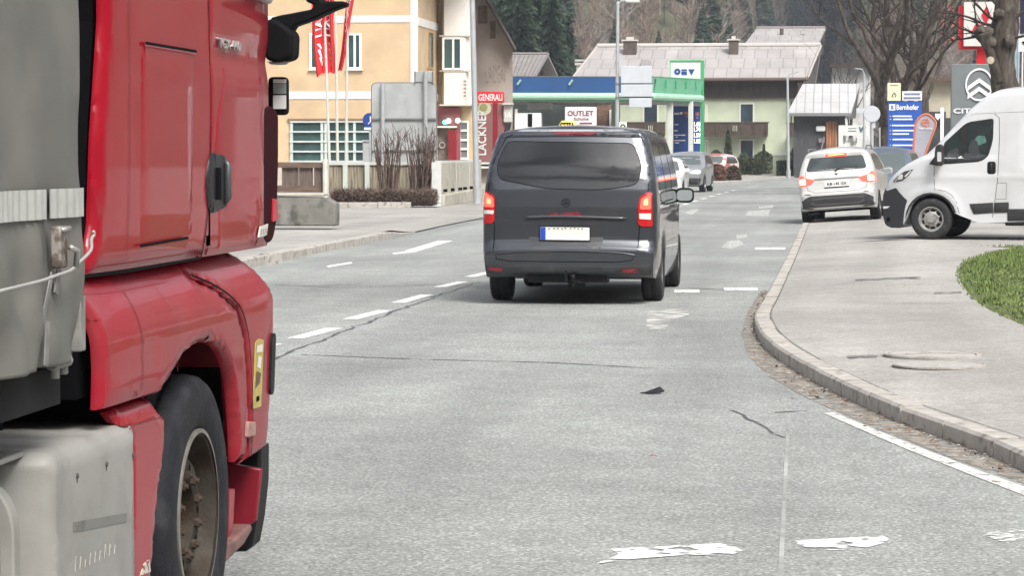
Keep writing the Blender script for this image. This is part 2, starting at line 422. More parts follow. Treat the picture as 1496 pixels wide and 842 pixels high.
# ------------------------------------------------------------------ painted markings, worn
PAINT = M('road_paint', (.72, .72, .69), .6, var=.10, vs=5, alpha=(15, .35, .43))
PAINTW = M('road_paint_worn', (.74, .74, .70), .65, var=.1, vs=3, alpha=(22, .47, .58))
FAINT = M('road_paint_faint', (.46, .46, .44), .7, alpha=(16, .42, .8))
PALE = M('pale_patch', (.50, .495, .46), .8, var=.12, vs=6, alpha=(3.5, .34, .62))
CRK = M('crack_filler_and_shadow', (.085, .087, .085), .8, alpha=(7, .34, .50))
def flat(polys, z=.004, zf=None):
    bm = nb()
    for p in polys: bm.faces.new([bm.verts.new((a[0], a[1], zf(a[0], a[1]) if zf else z)) for a in p])
    return bm
def marking(name, polys, mat, label=None, z=.004, zf=None):
    return tag(obj(name, flat(polys, z, zf), mat), label, kind='structure')
def kq(*pts): return [kp(*p) for p in pts]
cd = []
for a, b in (((430, 495), (487, 480)), ((510, 467), (561, 454)), ((580, 443), (623, 431)), ((641, 420), (675, 412)), ((685, 405), (720, 397)), ((330, 523), (398, 503))):
    A, B = kp(*a), kp(*b); cd.append([(A[0] - .07, A[1]), (A[0] + .09, A[1]), (B[0] + .09, B[1]), (B[0] - .07, B[1])])
y = 44.0
while y < 120:
    cx = -4.72 + .00018 * max(0, y - 75) ** 2 * 1.2; cd.append([(cx - .07, y), (cx + .07, y), (cx + .12, y + 1.9), (cx - .05, y + 1.9)]); y += 5.2
marking('lane_marking', cd, PAINT)
marking('lane_marking', [kq((476, 389), (513, 383), (515, 385.5), (480, 391)), kq((573, 370), (608, 366), (610, 368.5), (576, 372)), kq((590, 367), (640, 352), (662, 352), (612, 367))], PAINT)
marking('lane_marking', [kq((1057, 421), (1106, 421), (1108, 425), (1058, 425)), kq((1103, 362), (1147, 362), (1148, 365), (1103, 365)), kq((985, 424), (1022, 424), (1022, 428), (985, 428))], PAINT)
marking('lane_marking', [kq((1000, 311), (1012, 306), (1022, 306), (1010, 314)), kq((1062, 353), (1080, 351), (1087, 357), (1070, 364), (1055, 362)), kq((1075, 344), (1090, 342), (1092, 347), (1076, 349)), kq((1092, 309), (1126, 306), (1122, 315), (1090, 315)), kq((1108, 302), (1131, 300), (1129, 304), (1108, 305))], PAINTW)
marking('edge_line', [kq((1203, 605), (1218, 604), (1330, 650), (1320, 656)), kq((1330, 650), (1430, 689), (1420, 696), (1320, 656)), kq((1430, 689), (1500, 714), (1500, 727), (1420, 696)), kq((1500, 714), (1640, 765), (1640, 785), (1500, 727))], M('edge_paint_dirty', (.58, .565, .52), .7, var=.1, vs=6, alpha=(17, .34, .44)))
marking('give_way_marking', [kq((892, 804), (1050, 796), (1070, 799), (1086, 807), (1070, 812), (1000, 813), (910, 820), (870, 826), (905, 812))], M('give_way_paint', (.74, .74, .72), .6, alpha=(9, .40, .47)))
marking('give_way_marking', [kq((1158, 792), (1290, 785), (1304, 792), (1262, 803), (1212, 806), (1170, 800))], M('give_way_paint', (.74, .74, .72), .6, alpha=(9, .40, .47)))
marking('give_way_marking', [kq((1430, 781), (1560, 772), (1560, 790), (1462, 793))], PAINTW)
marking('road_patch', [kq((946, 455), (1004, 451), (1007, 460), (985, 468), (972, 481), (950, 484), (944, 476))], PALE, z=.0035)
marking('road_patch', [kq((652, 730), (692, 726), (697, 742), (664, 746))], FAINT, z=.0035)
marking('road_seam', [kq((1150, 606), (1155, 606), (1149, 720), (1143, 720)), kq((1143, 720), (1149, 720), (1144, 850), (1136, 850))], M('seam_dust', (.36, .37, .35), .9, var=.15, vs=8, alpha=(1.1, .15, .60)), z=.003)
def ribbon(pts, wd, j, st=.25, seed=0):
    rnd = random.Random(seed); P = []
    for a, b in zip(pts, pts[1:]):
        a, b = Vector(a), Vector(b); n = max(1, int((b - a).length / st))
        for k in range(n): P.append(a + (b - a) * k / n + Vector((rnd.gauss(0, j), rnd.gauss(0, j))))
    P.append(Vector(pts[-1])); bm = nb(); prev = None
    for i, p in enumerate(P):
        t = (P[min(i + 1, len(P) - 1)] - P[max(0, i - 1)]).normalized(); n = Vector((-t.y, t.x)) * wd * rnd.uniform(.4, 1.2) / 2
        cur = [bm.verts.new((*(p - n), .003)), bm.verts.new((*(p + n), .003))]
        if prev: bm.faces.new((prev[0], prev[1], cur[1], cur[0]))
        prev = cur
    return bm
def crack_or_shadow(*pts, wd=.03, j=.012, seed=1): tag(obj('road_crack_and_shadow', ribbon([kp(*p) for p in pts], wd, j, seed=seed), CRK), kind='structure')
crack_or_shadow((395, 526), (470, 498), (560, 463), (620, 440), (700, 412), wd=.045, j=.02, seed=2)
crack_or_shadow((440, 519), (620, 526), (800, 530), (940, 538), (1040, 541), wd=.04, seed=3)
crack_or_shadow((400, 416), (500, 421), (560, 419), (640, 416), (704, 420), wd=.05, seed=4)
crack_or_shadow((1075, 600), (1100, 618), (1127, 634), (1146, 640), wd=.035, j=.02, seed=5)
crack_or_shadow((1130, 603), (1178, 601), wd=.05, seed=6)
crack_or_shadow((1010, 421), (1060, 424), wd=.09, seed=7)
crack_or_shadow((700, 326), (600, 341), (572, 350), wd=.022, seed=8)  # this one is the kerb line's shadow, painted as a dark ribbon
# pavement details (on the right, level .125)
def swm(name, polys, mat, dz=.003): return tag(obj(name, flat(polys, zf=lambda x, y: swz(x, y) + dz), mat), kind='structure')
def kq2(*pts): return [kp(a, b, .12) for a, b in pts]
DK = M('pavement_stain', (.17, .16, .15), .8, alpha=(6, .42, .6))
swm('pavement_seam', [kq2((1250, 404.5), (1345, 404.5), (1345, 407), (1250, 407))], DK)
swm('pavement_seam', [kq2((1365, 428), (1405, 427), (1405, 429.5), (1365, 430))], DK)
swm('pavement_stain', [kq2((1235, 518), (1290, 516), (1280, 520), (1240, 521))], DK)
# manhole cover: cast ring and lid
c = G(1362, 518, .124); t_ = root('manhole_cover', 'round iron manhole cover set in the pale pavement beside the grass', 'manhole cover', (c.x, c.y, .1235))
IRON = M('cast_iron', (.27, .255, .235), .8, var=.3, vs=30, bump=.4, bs=60, dirt=(.40, .375, .345), ds=4, dlo=.4, dhi=.55)
obj('ring', lathe(nb(), [(.335, -.01), (.335, .004), (.37, .004), (.37, -.01)], (0, 0, 0), 'z', 40), IRON, t_)
obj('lid', join(lathe(nb(), [(0, .003), (.32, .003), (.32, -.01)], (0, 0, 0), 'z', 40), box(nb(), (-.2, -.03, .003), (.24, .0, .007)), box(nb(), (-.1, .08, .003), (.2, .105, .006))), IRON, t_)
c = G(1372, 533, .124); t_ = root('manhole_cover', 'flush iron manhole lid with a worn rim, nearer the kerb than the other cover', 'manhole cover', (c.x, c.y, .1235))
obj('ring', lathe(nb(), [(.32, -.01), (.32, .003), (.335, .003), (.335, -.01)], (0, 0, 0), 'z', 40), IRON, t_)
obj('lid', lathe(nb(), [(0, .0015), (.315, .0015), (.315, -.01)], (0, 0, 0), 'z', 40), M('cast_iron_dusty', (.36, .345, .315), .8, var=.2, vs=14, bump=.3, bs=50), t_)
# grit, sand and dead leaves lying along the kerb
GRT = M('grit_sand', (.30, .275, .24), .9, var=.3, vs=30, bump=.6, bs=70, alpha=(7, .36, .56), dirt=(.20, .165, .13), ds=16, dlo=.45, dhi=.6)
bm = nb(); _jp = [(a, b) for a, b in KR if -5 < b < 75]
for (a0, b0), (a1, b1) in zip(_jp, _jp[1:]): bm.faces.new([bm.verts.new((x, y, max(swz(x, y), kz(y) + .003) + .004)) for x, y in ((a0 + .150, b0), (a0 + .166, b0), (a1 + .166, b1), (a1 + .150, b1))])
tag(obj('kerb_joint', bm, M('joint_dirt', (.15, .14, .12), .9, alpha=(5, .3, .5))), kind='structure')
def gutter():
    a = [kp(1496, 690), kp(1400, 650), kp(1300, 613), kp(1200, 565), kp(1150, 535), kp(1118, 510), kp(1104, 487), kp(1106, 463), kp(1122, 427)]
    b = [kp(1112, 425), kp(1090, 460), kp(1083, 490), kp(1092, 520), kp(1125, 552), kp(1180, 583), kp(1293, 632), kp(1400, 674), kp(1496, 708)]
    return a, b
ga, gb = gutter()
sheet('gutter_sand', [(x + .02, y) for x, y in ga] + gb, .0035, GRT, kind='stuff')
random.seed(11); bm = nb()
for i in range(520):
    k = random.random() * (len(ga) - 1); i0 = int(k); f = k - i0; A = Vector(ga[i0]).lerp(Vector(ga[i0 + 1]), f); j = len(gb) - 1 - i0
    B = Vector(gb[j]).lerp(Vector(gb[j - 1]), f); p = A.lerp(B, abs(random.gauss(0, .42))); s = random.choice((.006, .009, .013, .022)) * random.uniform(.7, 1.3); a = random.random() * 6.28
    u = Vector((math.cos(a), math.sin(a), random.uniform(-.3, .6))) * s; v = Vector((-math.sin(a), math.cos(a), random.uniform(-.3, .5))) * s * random.uniform(.25, .6)
    c = Vector((p.x, p.y, .006 + s * .25)); q = [bm.verts.new(c - u), bm.verts.new(c - v), bm.verts.new(c + u), bm.verts.new(c + v), bm.verts.new(c + Vector((0, 0, s * .35)))]
    mi = random.choice((0, 0, 1, 2))
    for a_, b_ in ((0, 1), (1, 2), (2, 3), (3, 0)): bm.faces.new((q[a_], q[b_], q[4])).material_index = mi
tag(obj('fallen_leaves', bm, [M('dead_leaf', (.16, .10, .06), .8), M('dark_leaf', (.055, .04, .03), .8), M('pale_grit', (.38, .34, .28), .9)]), kind='stuff')
# grass corner
gp = [kp(1510, 357, .16), kp(1480, 359, .16), kp(1440, 367, .16), kp(1407, 379, .16), kp(1397, 391, .16), kp(1399, 408, .16), kp(1418, 432, .16), kp(1450, 452, .16), kp(1496, 471, .16), kp(1560, 498, .16), (2.6, 19.5), (6, 18), (14, 22), (14, 46)]
gp = [tuple(p[:2]) for p in crv([(a, b, 0) for a, b in gp], 3, True)]
def gz(x, y, d): return .128 + .045 * min(1, d / .9) ** .7 + .02 * noise.noise(Vector((x, y, 0)) * 1.5)
bm = pgrid(gp, .5); dd = bdist([(v.co.x, v.co.y) for v in bm.verts], gp)
for v, d in zip(bm.verts, dd): v.co.z = gz(v.co.x, v.co.y, d) if d > .01 else .118
tag(obj('lawn', bm, M('lawn_soil', (.075, .095, .028), .95, var=.35, vs=3, bump=.5, bs=30, dirt=(.13, .10, .06), ds=2.2, dlo=.58, dhi=.72), smooth=True), kind='structure')
random.seed(5); pts = []
while len(pts) < 46000:
    x = random.uniform(1.3, 5.2); yy = random.uniform(19.5, 47)
    if x < 3.6 or random.random() < .5: pts.append((x, yy))
dd = bdist(pts, gp); V = []; F = []; MI = []
def inside(p, poly):
    x, y_ = p; c = False; j = len(poly) - 1
    for i in range(len(poly)):
        if (poly[i][1] > y_) != (poly[j][1] > y_) and x < (poly[j][0] - poly[i][0]) * (y_ - poly[i][1]) / (poly[j][1] - poly[i][1]) + poly[i][0]: c = not c
        j = i
    return c
for p, d in zip(pts, dd):
    if not inside(p, gp): continue
    if d < .12 and random.random() < .6: continue
    h = random.uniform(.025, .05) * (.6 + .8 * (noise.noise(Vector((p[0], p[1], 3)) * .9) + .5)); a = random.random() * 6.28; z = gz(p[0], p[1], d) - .005; w_ = random.uniform(.005, .011)
    dx, dy = math.cos(a), math.sin(a); l = random.uniform(.0, .04); b = len(V)
    V += [(p[0] - dx * w_, p[1] - dy * w_, z), (p[0] + dx * w_, p[1] + dy * w_, z), (p[0] - dy * l, p[1] + dx * l, z + h)]; F.append((b, b + 1, b + 2)); MI.append(random.choice((0, 0, 1, 2)))
tag(mesh_np('grass', V, F, [M('grass_green', (.13, .19, .04), .7), M('grass_light', (.18, .22, .065), .7), M('grass_dark', (.07, .115, .025), .7)], MI), kind='stuff')

# ================================================================== hills and woods
def r0(az):          # distance at which the hillside starts, azimuth in px of the photo
    px = VPX + 4000 * math.tan(az)
    if -7000 < px < 9000:
        a = 300 + 230 * math.exp(-((px - 1170) / 75.0) ** 2) + 45 * math.exp(-((px - 1420) / 130.0) ** 2) 
        return a
    return 300
def hz_(x, y):
    r = math.hypot(x, y); az = math.atan2(x, y)
    if abs(az) > 1.2: b = 260
    else: b = r0(az)
    d = r - b
    if d <= 0: return -.5 + d * .02
    if abs(az) > 1.2: return min(d * .85 + 14 * noise.noise(Vector((x, y, 0)) * .012), 235 + 25 * noise.noise(Vector((x, y, 5)) * .008)) - .5  # unseen slopes behind the camera, steepened to give dark reflections in the van window
    h = d * .36 + 9 * noise.noise(Vector((x, y, 0)) * .011) * min(1, d / 60)
    return min(h, 95 + 25 * noise.noise(Vector((x, y, 5)) * .006)) - .5
V = []; F = []; NA, NR = 720, 46
rs = [230 + (700 - 230) * (k / (NR - 1)) ** 1.3 for k in range(NR)]
for i in range(NA):
    a = 2 * math.pi * i / NA
    # finer toward the view
    a = a - .86 * math.sin(a) * 1.0
    for r in rs: x, y = r * math.sin(a), r * math.cos(a); V.append((x, y, hz_(x, y)))
for i in range(NA):
    for k in range(NR - 1): j = (i + 1) % NA; F.append((i * NR + k, j * NR + k, j * NR + k + 1, i * NR + k + 1))
HILL = M('hillside_ground', (.15, .12, .09), .95, var=.4, vs=.05, dirt=(.07, .075, .04), ds=.03, dlo=.45, dhi=.6)
tag(mesh_np('hills', V, F, [HILL], smooth=True), kind='structure')

def tree_variant(rnd, h, n, conifer=False):
    V, F = [], []
    def tri(a, b, c): k = len(V); V.extend((a, b, c)); F.append((k, k + 1, k + 2))
    def stick(p, q, w0, w1):
        d = (q - p).normalized(); u = d.cross(Vector((rnd.gauss(0, 1), rnd.gauss(0, 1), .1))).normalized(); v = d.cross(u); k = len(V)
        for a in range(3):
            g = a * 2.094; V.append(p + (u * math.cos(g) + v * math.sin(g)) * w0); V.append(q + (u * math.cos(g) + v * math.sin(g)) * w1)
        for a in range(3): b = (a + 1) % 3; F.append((k + 2 * a, k + 2 * b, k + 2 * b + 1, k + 2 * a + 1))
    stick(Vector((0, 0, -.8)), Vector((rnd.gauss(0, .2), rnd.gauss(0, .2), h * (.98 if conifer else .8))), .14 if not conifer else .16, .03)
    if conifer:
        for i in range(n):
            z = h * (.08 + .9 * (i / n)); l = (h - z) * .26 * rnd.uniform(.6, 1.15) + .15; a = rnd.random() * 6.28; d = Vector((math.cos(a), math.sin(a), 0)); s = Vector((-d.y, d.x, 0))
            p = Vector((0, 0, z)); q = p + d * l + Vector((0, 0, -l * .35)); wd = l * rnd.uniform(.22, .4)
            tri(p + s * .05, q + s * wd * .3, p + d * l * .55 + s * wd + Vector((0, 0, -l * .3))); tri(p, p + d * l * .6 - s * wd + Vector((0, 0, -l * .32)), q)
            tri(p + s * .03, p + d * l * .8 + s * wd * .2 + Vector((0, 0, -l * .1)), p + d * l * .8 - s * wd * .2 + Vector((0, 0, -l * .55)))
    else:
        for i in range(n):
            z = h * rnd.uniform(.18, .78); a = rnd.random() * 6.28; l = h * rnd.uniform(.12, .26) * (1.15 - z / h); up = rnd.uniform(.5, 1.3)
            p = Vector((0, 0, z)); d = Vector((math.cos(a), math.sin(a), up)).normalized(); q = p + d * l * 1.7; stick(p, q, .05, .02)
            for k in range(7):
                f = rnd.uniform(.3, 1); c = p.lerp(q, f); e = (d + Vector((rnd.gauss(0, .6), rnd.gauss(0, .6), rnd.uniform(0, .7)))).normalized(); g = c + e * l * rnd.uniform(.35, .75)
                s = e.cross(Vector((rnd.gauss(0, 1), rnd.gauss(0, 1), 0))).normalized() * .035; tri(c - s, c + s, g)
                for _ in range(2):
                    c2 = c.lerp(g, rnd.uniform(.3, .9)); e2 = (e + Vector((rnd.gauss(0, .7), rnd.gauss(0, .7), rnd.uniform(0, .6)))).normalized() * l * rnd.uniform(.2, .45); tri(c2 - s * .8, c2 + s * .8, c2 + e2)
    return np.array([tuple(v) for v in V]), F
rnd = random.Random(8)
bare = [tree_variant(rnd, rnd.uniform(8, 11), 26) for _ in range(5)]; coni = [tree_variant(rnd, rnd.uniform(9, 14), 300, True) for _ in range(3)]
def forest(name, n, pick, mats, seed):
    rnd = random.Random(seed); V = []; F = []; MI = []; off = 0
    for _ in range(n):
        r = pick(rnd)
        if r is None: continue
        (x, y), kind, sc, mi = r; v, f = (coni if kind else bare)[rnd.randrange(3 if kind else 5)]
        a = rnd.random() * 6.28; c, s = math.cos(a), math.sin(a); q = v * sc; q = np.stack([q[:, 0] * c - q[:, 1] * s + x, q[:, 0] * s + q[:, 1] * c + y, q[:, 2] + hz_(x, y)], 1)
        V.append(q); F += [tuple(i + off for i in t) for t in f]; MI += [mi] * len(f); off += len(v)
    return tag(mesh_np(name, np.concatenate(V).tolist(), F, mats, MI), kind='stuff')
WM = [M('bare_twigs_brown', (.23, .165, .135), .9), M('bare_twigs_grey', (.27, .245, .21), .9), M('bare_twigs_dark', (.14, .115, .095), .9), M('spruce_green', (.030, .055, .028), .9), M('moss_green', (.17, .19, .09), .9)]
def pick(rnd):
    px = rnd.uniform(560, 1640); az = math.atan((px - VPX) / 4000); r = r0(az) + rnd.random() ** 1.0 * 105 + 2
    x, y = r * math.sin(az), r * math.cos(az)
    pc = .02 + .55 * math.exp(-((px - 1045) / 22) ** 2) + .35 * math.exp(-((px - 1185) / 60) ** 2) + (.6 if px < 830 else 0)
    n_ = noise.noise(Vector((x, y, 0)) * .03)
    if rnd.random() < pc * .8: return (x, y), 1, rnd.uniform(.6, 1.1), 3
    return (x, y), 0, rnd.uniform(.55, 1.0), (4 if n_ > .28 and rnd.random() < .6 else rnd.choice((0, 0, 1)) if n_ > -.1 else rnd.choice((0, 1, 2)))
forest('forest', 1500, pick, WM, 21)
# ================================================================== buildings
def wq(px, py, Y): return W(px, py, Y)
def fbox(bm, x0, y0, x1, y1, Y, dep=.1, mi=0):
    """box whose front (towards the road) lies on plane Y between photo points, dep deep"""
    a = wq(x0, y1, Y); b = wq(x1, y0, Y); return box(bm, (a.x, Y, a.z), (b.x, Y + dep, b.z), mi)
YEL = M('yellow_render', (.57, .425, .265), .9, var=.10, vs=.9, bump=.5, bs=14, dirt=(.49, .36, .225), ds=.7, dlo=.5, dhi=.7)
WHR = M('white_render', (.74, .71, .66), .9, var=.06, vs=1.2, bump=.3, bs=14)
WHT = M('white_paint', (.78, .78, .76), .45, var=.05, vs=3)
TEAL = M('teal_window_glass', (.035, .075, .070), .10, spec=.8, var=.4, vs=1.2)
Yb = 117.0
def B0(px, py, Y): p = W(px, py, Y); return p
t = root('bank_building', 'yellow rendered building with white bands and a white corner bay behind the red flags', 'building', (W(608, 278, Yb).x, Yb, 0))
O = t.location.copy()
xl, xr = W(250, 0, Yb).x, W(608, 0, Yb).x; x2 = W(692, 0, 123.5).x; Y2 = 123.5
bm = nb(); prism(bm, [(xl, Yb, 0), (xr, Yb, 0), (xr, Y2, 0), (x2, Y2, 0), (x2 * 134 / 123.5 - .3, 134, 0), (xl, 134, 0)], (0, 0, 10.4)); obj('wall', bm, YEL, t, O)
bm = nb(); fbox(bm, 250, 22, 600, 34, Yb - .03, .04); fbox(bm, 250, 133, 600, 145, Yb - .03, .04); fbox(bm, 600, -140, 610, 240, Yb - .035, .05)
a = W(609, 24, Yb); b = W(609, 36, Yb); box(bm, (xr - .01, Yb - .03, b.z), (xr + .035, Y2, a.z)); a = W(609, 133, Yb); b = W(609, 144, Yb); box(bm, (xr - .01, Yb - .03, b.z), (xr + .035, Y2, a.z))
obj('band', bm, WHR, t, O)
bm = nb(); prism(bm, [(xl - .8, Yb - .9, 10.4), (xr + .9, Yb - .9, 10.4), (x2 + .9, Y2 - .8, 10.4), (x2 + .9, 135, 10.4), (xl - .8, 135, 10.4)], (0, 0, .3)); obj('roof', bm, M('brown_roof', (.14, .09, .07), .8, var=.2), t, O)
def window(parent, O, x0, y0, x1, y1, Y, fw=3, frame=WHT, glass=TEAL, mull=(), sill=True, label=None):
    bm = nb(); k = Y; d = .06
    fbox(bm, x0, y0, x1, y0 + fw, k - d, .1); fbox(bm, x0, y1 - fw, x1, y1, k - d, .1); fbox(bm, x0, y0 + fw, x0 + fw, y1 - fw, k - d, .1); fbox(bm, x1 - fw, y0 + fw, x1, y1 - fw, k - d, .1)
    for m_ in mull: fbox(bm, m_ - fw / 2, y0 + fw, m_ + fw / 2, y1 - fw, k - d + .004, .08)
    o = obj('window', bm, frame, parent, O)
    bm = nb(); fbox(bm, x0 + fw, y0 + fw, x1 - fw, y1 - fw, k - .02, .06); obj('pane', bm, glass, o, O)
    if sill: bm = nb(); fbox(bm, x0 - 2, y1, x1 + 2, y1 + 1.6, k - .14, .13); obj('sill', bm, frame, o, O)
    return o
window(t, O, 506, 48, 528, 101, Yb, 3.2, mull=(518,))
window(t, O, 452, 48, 474, 101, Yb, 3.2, mull=(463,))
# ground-floor strip window with white bars
bm = nb(); fbox(bm, 425, 176, 546, 238, Yb - .015, .05); w0 = obj('window', bm, TEAL, t, O)
bm = nb()
for x in (424, 468.5, 474, 505, 516, 541): fbox(bm, x, 177, x + 3.6, 238, Yb - .09, .07)
for y in (176.5, 191, 205.5, 220, 234.5): fbox(bm, 423, y, 546, y + 2.6, Yb - .12, .06)
obj('frame', bm, M('pale_green_frame', (.50, .56, .54), .5, var=.08), w0, O)
bm = nb(); fbox(bm, 420, 173, 548, 176, Yb - .10, .1); obj('lintel', bm, M('brown_lintel', (.25, .15, .09), .8), t, O)
# side opening on the return wall (a framed recess)
bm = nb(); a = W(624, 50, 119.5); b = W(632, 101, 121.0); box(bm, (xr + .002, 120.0, 5.35), (xr + .05, 121.9, 7.05)); o = obj('window', bm, M('ochre_reveal', (.50, .33, .15), .8), t, O)
bm = nb(); box(bm, (xr + .05, 120.35, 5.45), (xr + .07, 121.6, 6.95)); obj('pane', bm, TEAL, o, O)
# the white corner bay
by = Y2 - .9
bm = nb(); A = W(641, 153, by); B = W(688, -60, by); prism(bm, [(A.x + .0, Y2 + .02, A.z), (A.x + .25, by, A.z), (B.x - .25, by, A.z), (B.x, Y2 + .02, A.z)], (0, 0, B.z - A.z)); bay = obj('bay', bm, WHR, t, O)
o = window(t, O, 646, 54, 675, 102, by, 3, mull=(662,), sill=False); 
bm = nb(); fbox(bm, 642, 152, 688, 154.5, by - .05, .9); fbox(bm, 642, 102.5, 687, 104, by - .05, .3); fbox(bm, 641, 51, 686, 53, by - .06, .4); obj('trim', bm, M('bay_edge', (.55, .50, .44), .8), t, O)
bm = nb(); fbox(bm, 676, 114, 682.5, 144, by - .03, .04); s_ = obj('house_sign', bm, M('pale_plaque', (.66, .63, .58), .7), t, O)
bm = nb()
for i, y in enumerate((117, 122, 127.5, 133, 138)): fbox(bm, 677.4, y, 681.2, y + 3.4, by - .035, .006)
obj('lettering', bm, M('grey_letters', (.28, .25, .23), .7), s_, O)
# entrance below the bay
MAR = M('maroon_panel', (.20, .012, .022), .35, var=.15, vs=2)
RED = M('signal_red', (.56, .012, .02), .4, var=.08, vs=2)
bm = nb(); fbox(bm, 637, 157, 672, 183, Y2 - .25, .25); fbox(bm, 666, 183, 672, 240, Y2 - .25, .25); e = obj('entrance_surround', bm, M('dusty_maroon', (.28, .07, .08), .4, var=.2, vs=2), t, O)
bm = nb(); fbox(bm, 638, 184, 654, 240, Y2 - .08, .08); o = obj('door', bm, M('door_glass', (.13, .12, .115), .12, var=.6, vs=2.5), t, O)
bm = nb(); lathe(bm, [(.10, .0), (.15, 0), (.15, -.03), (.10, -.03)], tuple(W(646, 212, Y2 - .12)), 'y', 16); obj('handle', bm, STL, o, O)
bm = nb(); fbox(bm, 654, 190, 666, 240, Y2 - .4, .3); obj('cash_machine', bm, MAR, t, O)
bm = nb(); fbox(bm, 637, 184, 667, 186.5, Y2 - .45, .2); obj('canopy', bm, WHT, t, O)
for (x, y, c_, n_, w_) in ((650, 178.5, (.10, .85, .70), 'green', 2.7), (655, 176.5, (.8, 1, .95), 'white', 2.4), (668.5, 176, (.85, .92, 1), 'white', 2.6)):
    bm = nb(); lathe(bm, [(0, -.03), (.05 + w_ * .014, -.02), (.07 + w_ * .014, .0), (.07 + w_ * .014, .1)], tuple(W(x, y, Y2 - .5)), 'y', 14)
    obj('lamp', bm, M(f'lamp_{n_}', c_, .4, emit=2.2), t, O)
bm = nb(); fbox(bm, 671.5, 178, 684, 238, Y2 - .02, .05); w0 = obj('window', bm, M('dim_glass', (.16, .19, .18), .2), t, O)
bm = nb()
for y in (176, 189, 203, 216, 230): fbox(bm, 671, y, 684.5, y + 3.2, Y2 - .08, .05)
fbox(bm, 671, 178, 673, 238, Y2 - .075, .05); fbox(bm, 682.5, 178, 684.5, 238, Y2 - .075, .05); obj('frame', bm, WHT, w0, O)
bm = nb(); fbox(bm, 400, 240, 608, 300, Yb - .04, .04); obj('plinth', bm, M('beige_plinth', (.50, .44, .36), .9, var=.1), t, O)

# ---- grey-brown gabled shop beside it
Yg = 137.0
t = root('gabled_shop_building', 'grey brown gable-fronted shop building with a maroon advertising panel, right of the yellow building', 'building', (W(750, 278, Yg).x, Yg, 0)); O = t.location.copy()
GB = M('brown_grey_render', (.36, .31, .275), .9, var=.22, vs=.5, bump=.3, bs=14, dirt=(.27, .225, .20), ds=.6, dlo=.5, dhi=.7)
x0 = W(640, 0, Yg).x; x1 = W(749, 0, Yg).x; ze = W(749, 62, Yg).z; rx = W(700, 0, Yg).x; zr = ze + (x1 - rx) * 1.75
bm = nb(); prism(bm, [(2 * rx - x1, Yg, 0), (x1, Yg, 0), (x1, Yg, ze), (rx, Yg, zr), (2 * rx - x1, Yg, ze)], (-2.6, 12, 0)); obj('wall', bm, GB, t, O)
bm = nb(); d = Vector((x1 - rx, 0, ze - zr)); e = Vector((rx, Yg - .9, zr)) + d * 1.16; up = Vector((0, 0, .22))
prism(bm, [(rx, Yg - .9, zr + .02), tuple(e + Vector((0, 0, .02))), tuple(e + up), (rx, Yg - .9, zr + .24)], (-2.9, 13.5, 0))
e2 = Vector((2 * rx - e.x, e.y, e.z)); prism(bm, [(rx, Yg - .9, zr + .02), tuple(e2 + Vector((0, 0, .02))), tuple(e2 + up), (rx, Yg - .9, zr + .24)], (-2.9, 13.5, 0))
obj('roof', bm, M('dark_eave', (.10, .09, .085), .7, var=.2), t, O)
bm = nb(); fbox(bm, 698, 8, 712, 34, Yg - .05, .04); fbox(bm, 716, 30, 724, 56, Yg - .03, .03); obj('balcony', bm, M('weathered_boards', (.16, .115, .085), .8, var=.3), t, O)
bm = nb(); fbox(bm, 697, 152, 737, 236, Yg - .12, .12); p_ = obj('advert_panel', bm, M('dusty_rose_panel', (.26, .115, .11), .6, var=.1, vs=1), t, O)
c = W(704, 193, Yg - .14); obj('lettering', txt('LACKNER', 1, c, (0, 0, 1), (-1, 0, 0), .01, fit=(W(0, 157, Yg).z - W(0, 230, Yg).z - .25, .44), bold=.02), WHT, p_, O)
bm = nb(); q = W(708, 158, Yg - .135); lathe(bm, [(0, 0), (.34, 0), (.34, .02)], tuple(q), 'y', 20, -1); bm2 = nb(); lathe(bm2, [(0, 0), (.2, 0), (.2, .01)], tuple(q + Vector((-.05, -.02, .03))), 'y', 18, -1)
obj('emblem', bm, M('emblem_pale', (.62, .60, .45), .6), p_, O); obj('emblem_dot', bm2, M('emblem_olive', (.32, .33, .12), .6), p_, O)
c = W(724, 108, Yg - .03); obj('faded_lettering', txt('LADEN', 1, c, (1, 0, 0), (0, 0, 1), .01, fit=(1.0, .9)), M('faded_paint', (.38, .335, .29), .9, alpha=(4, .4, .7)), t, O)
bm = nb(); fbox(bm, 736, 154, 748, 178, Yg - .3, .2); fbox(bm, 734, 150, 749, 153, Yg - .5, .5); o = obj('notice_box', bm, M('notice_grey', (.55, .56, .54), .5), t, O)
bm = nb(); 
for x, y, h in ((738, 164, 8), (740.5, 167, 5), (743, 163, 8), (745, 166, 6)): fbox(bm, x, y, x + 1.3, y + h, Yg - .31, .02)
obj('marks', bm, WHT, o, O)
bm = nb(); fbox(bm, 698, 237, 748, 240, Yg - .4, .4); fbox(bm, 698, 243, 748, 246, Yg - .4, .4); obj('ledge', bm, WHT, t, O)
bm = nb(); prism(bm, [(W(722, 232, 134).x, 134, W(722, 229, 134).z), (W(741, 0, 134).x, 134, W(0, 180, 134).z), (W(741, 0, 134).x, 134, W(0, 184, 134).z), (W(722, 232, 134).x, 134, W(0, 235, 134).z)], (0, 1.6, 0)); obj('awning', bm, BLK, t, O)

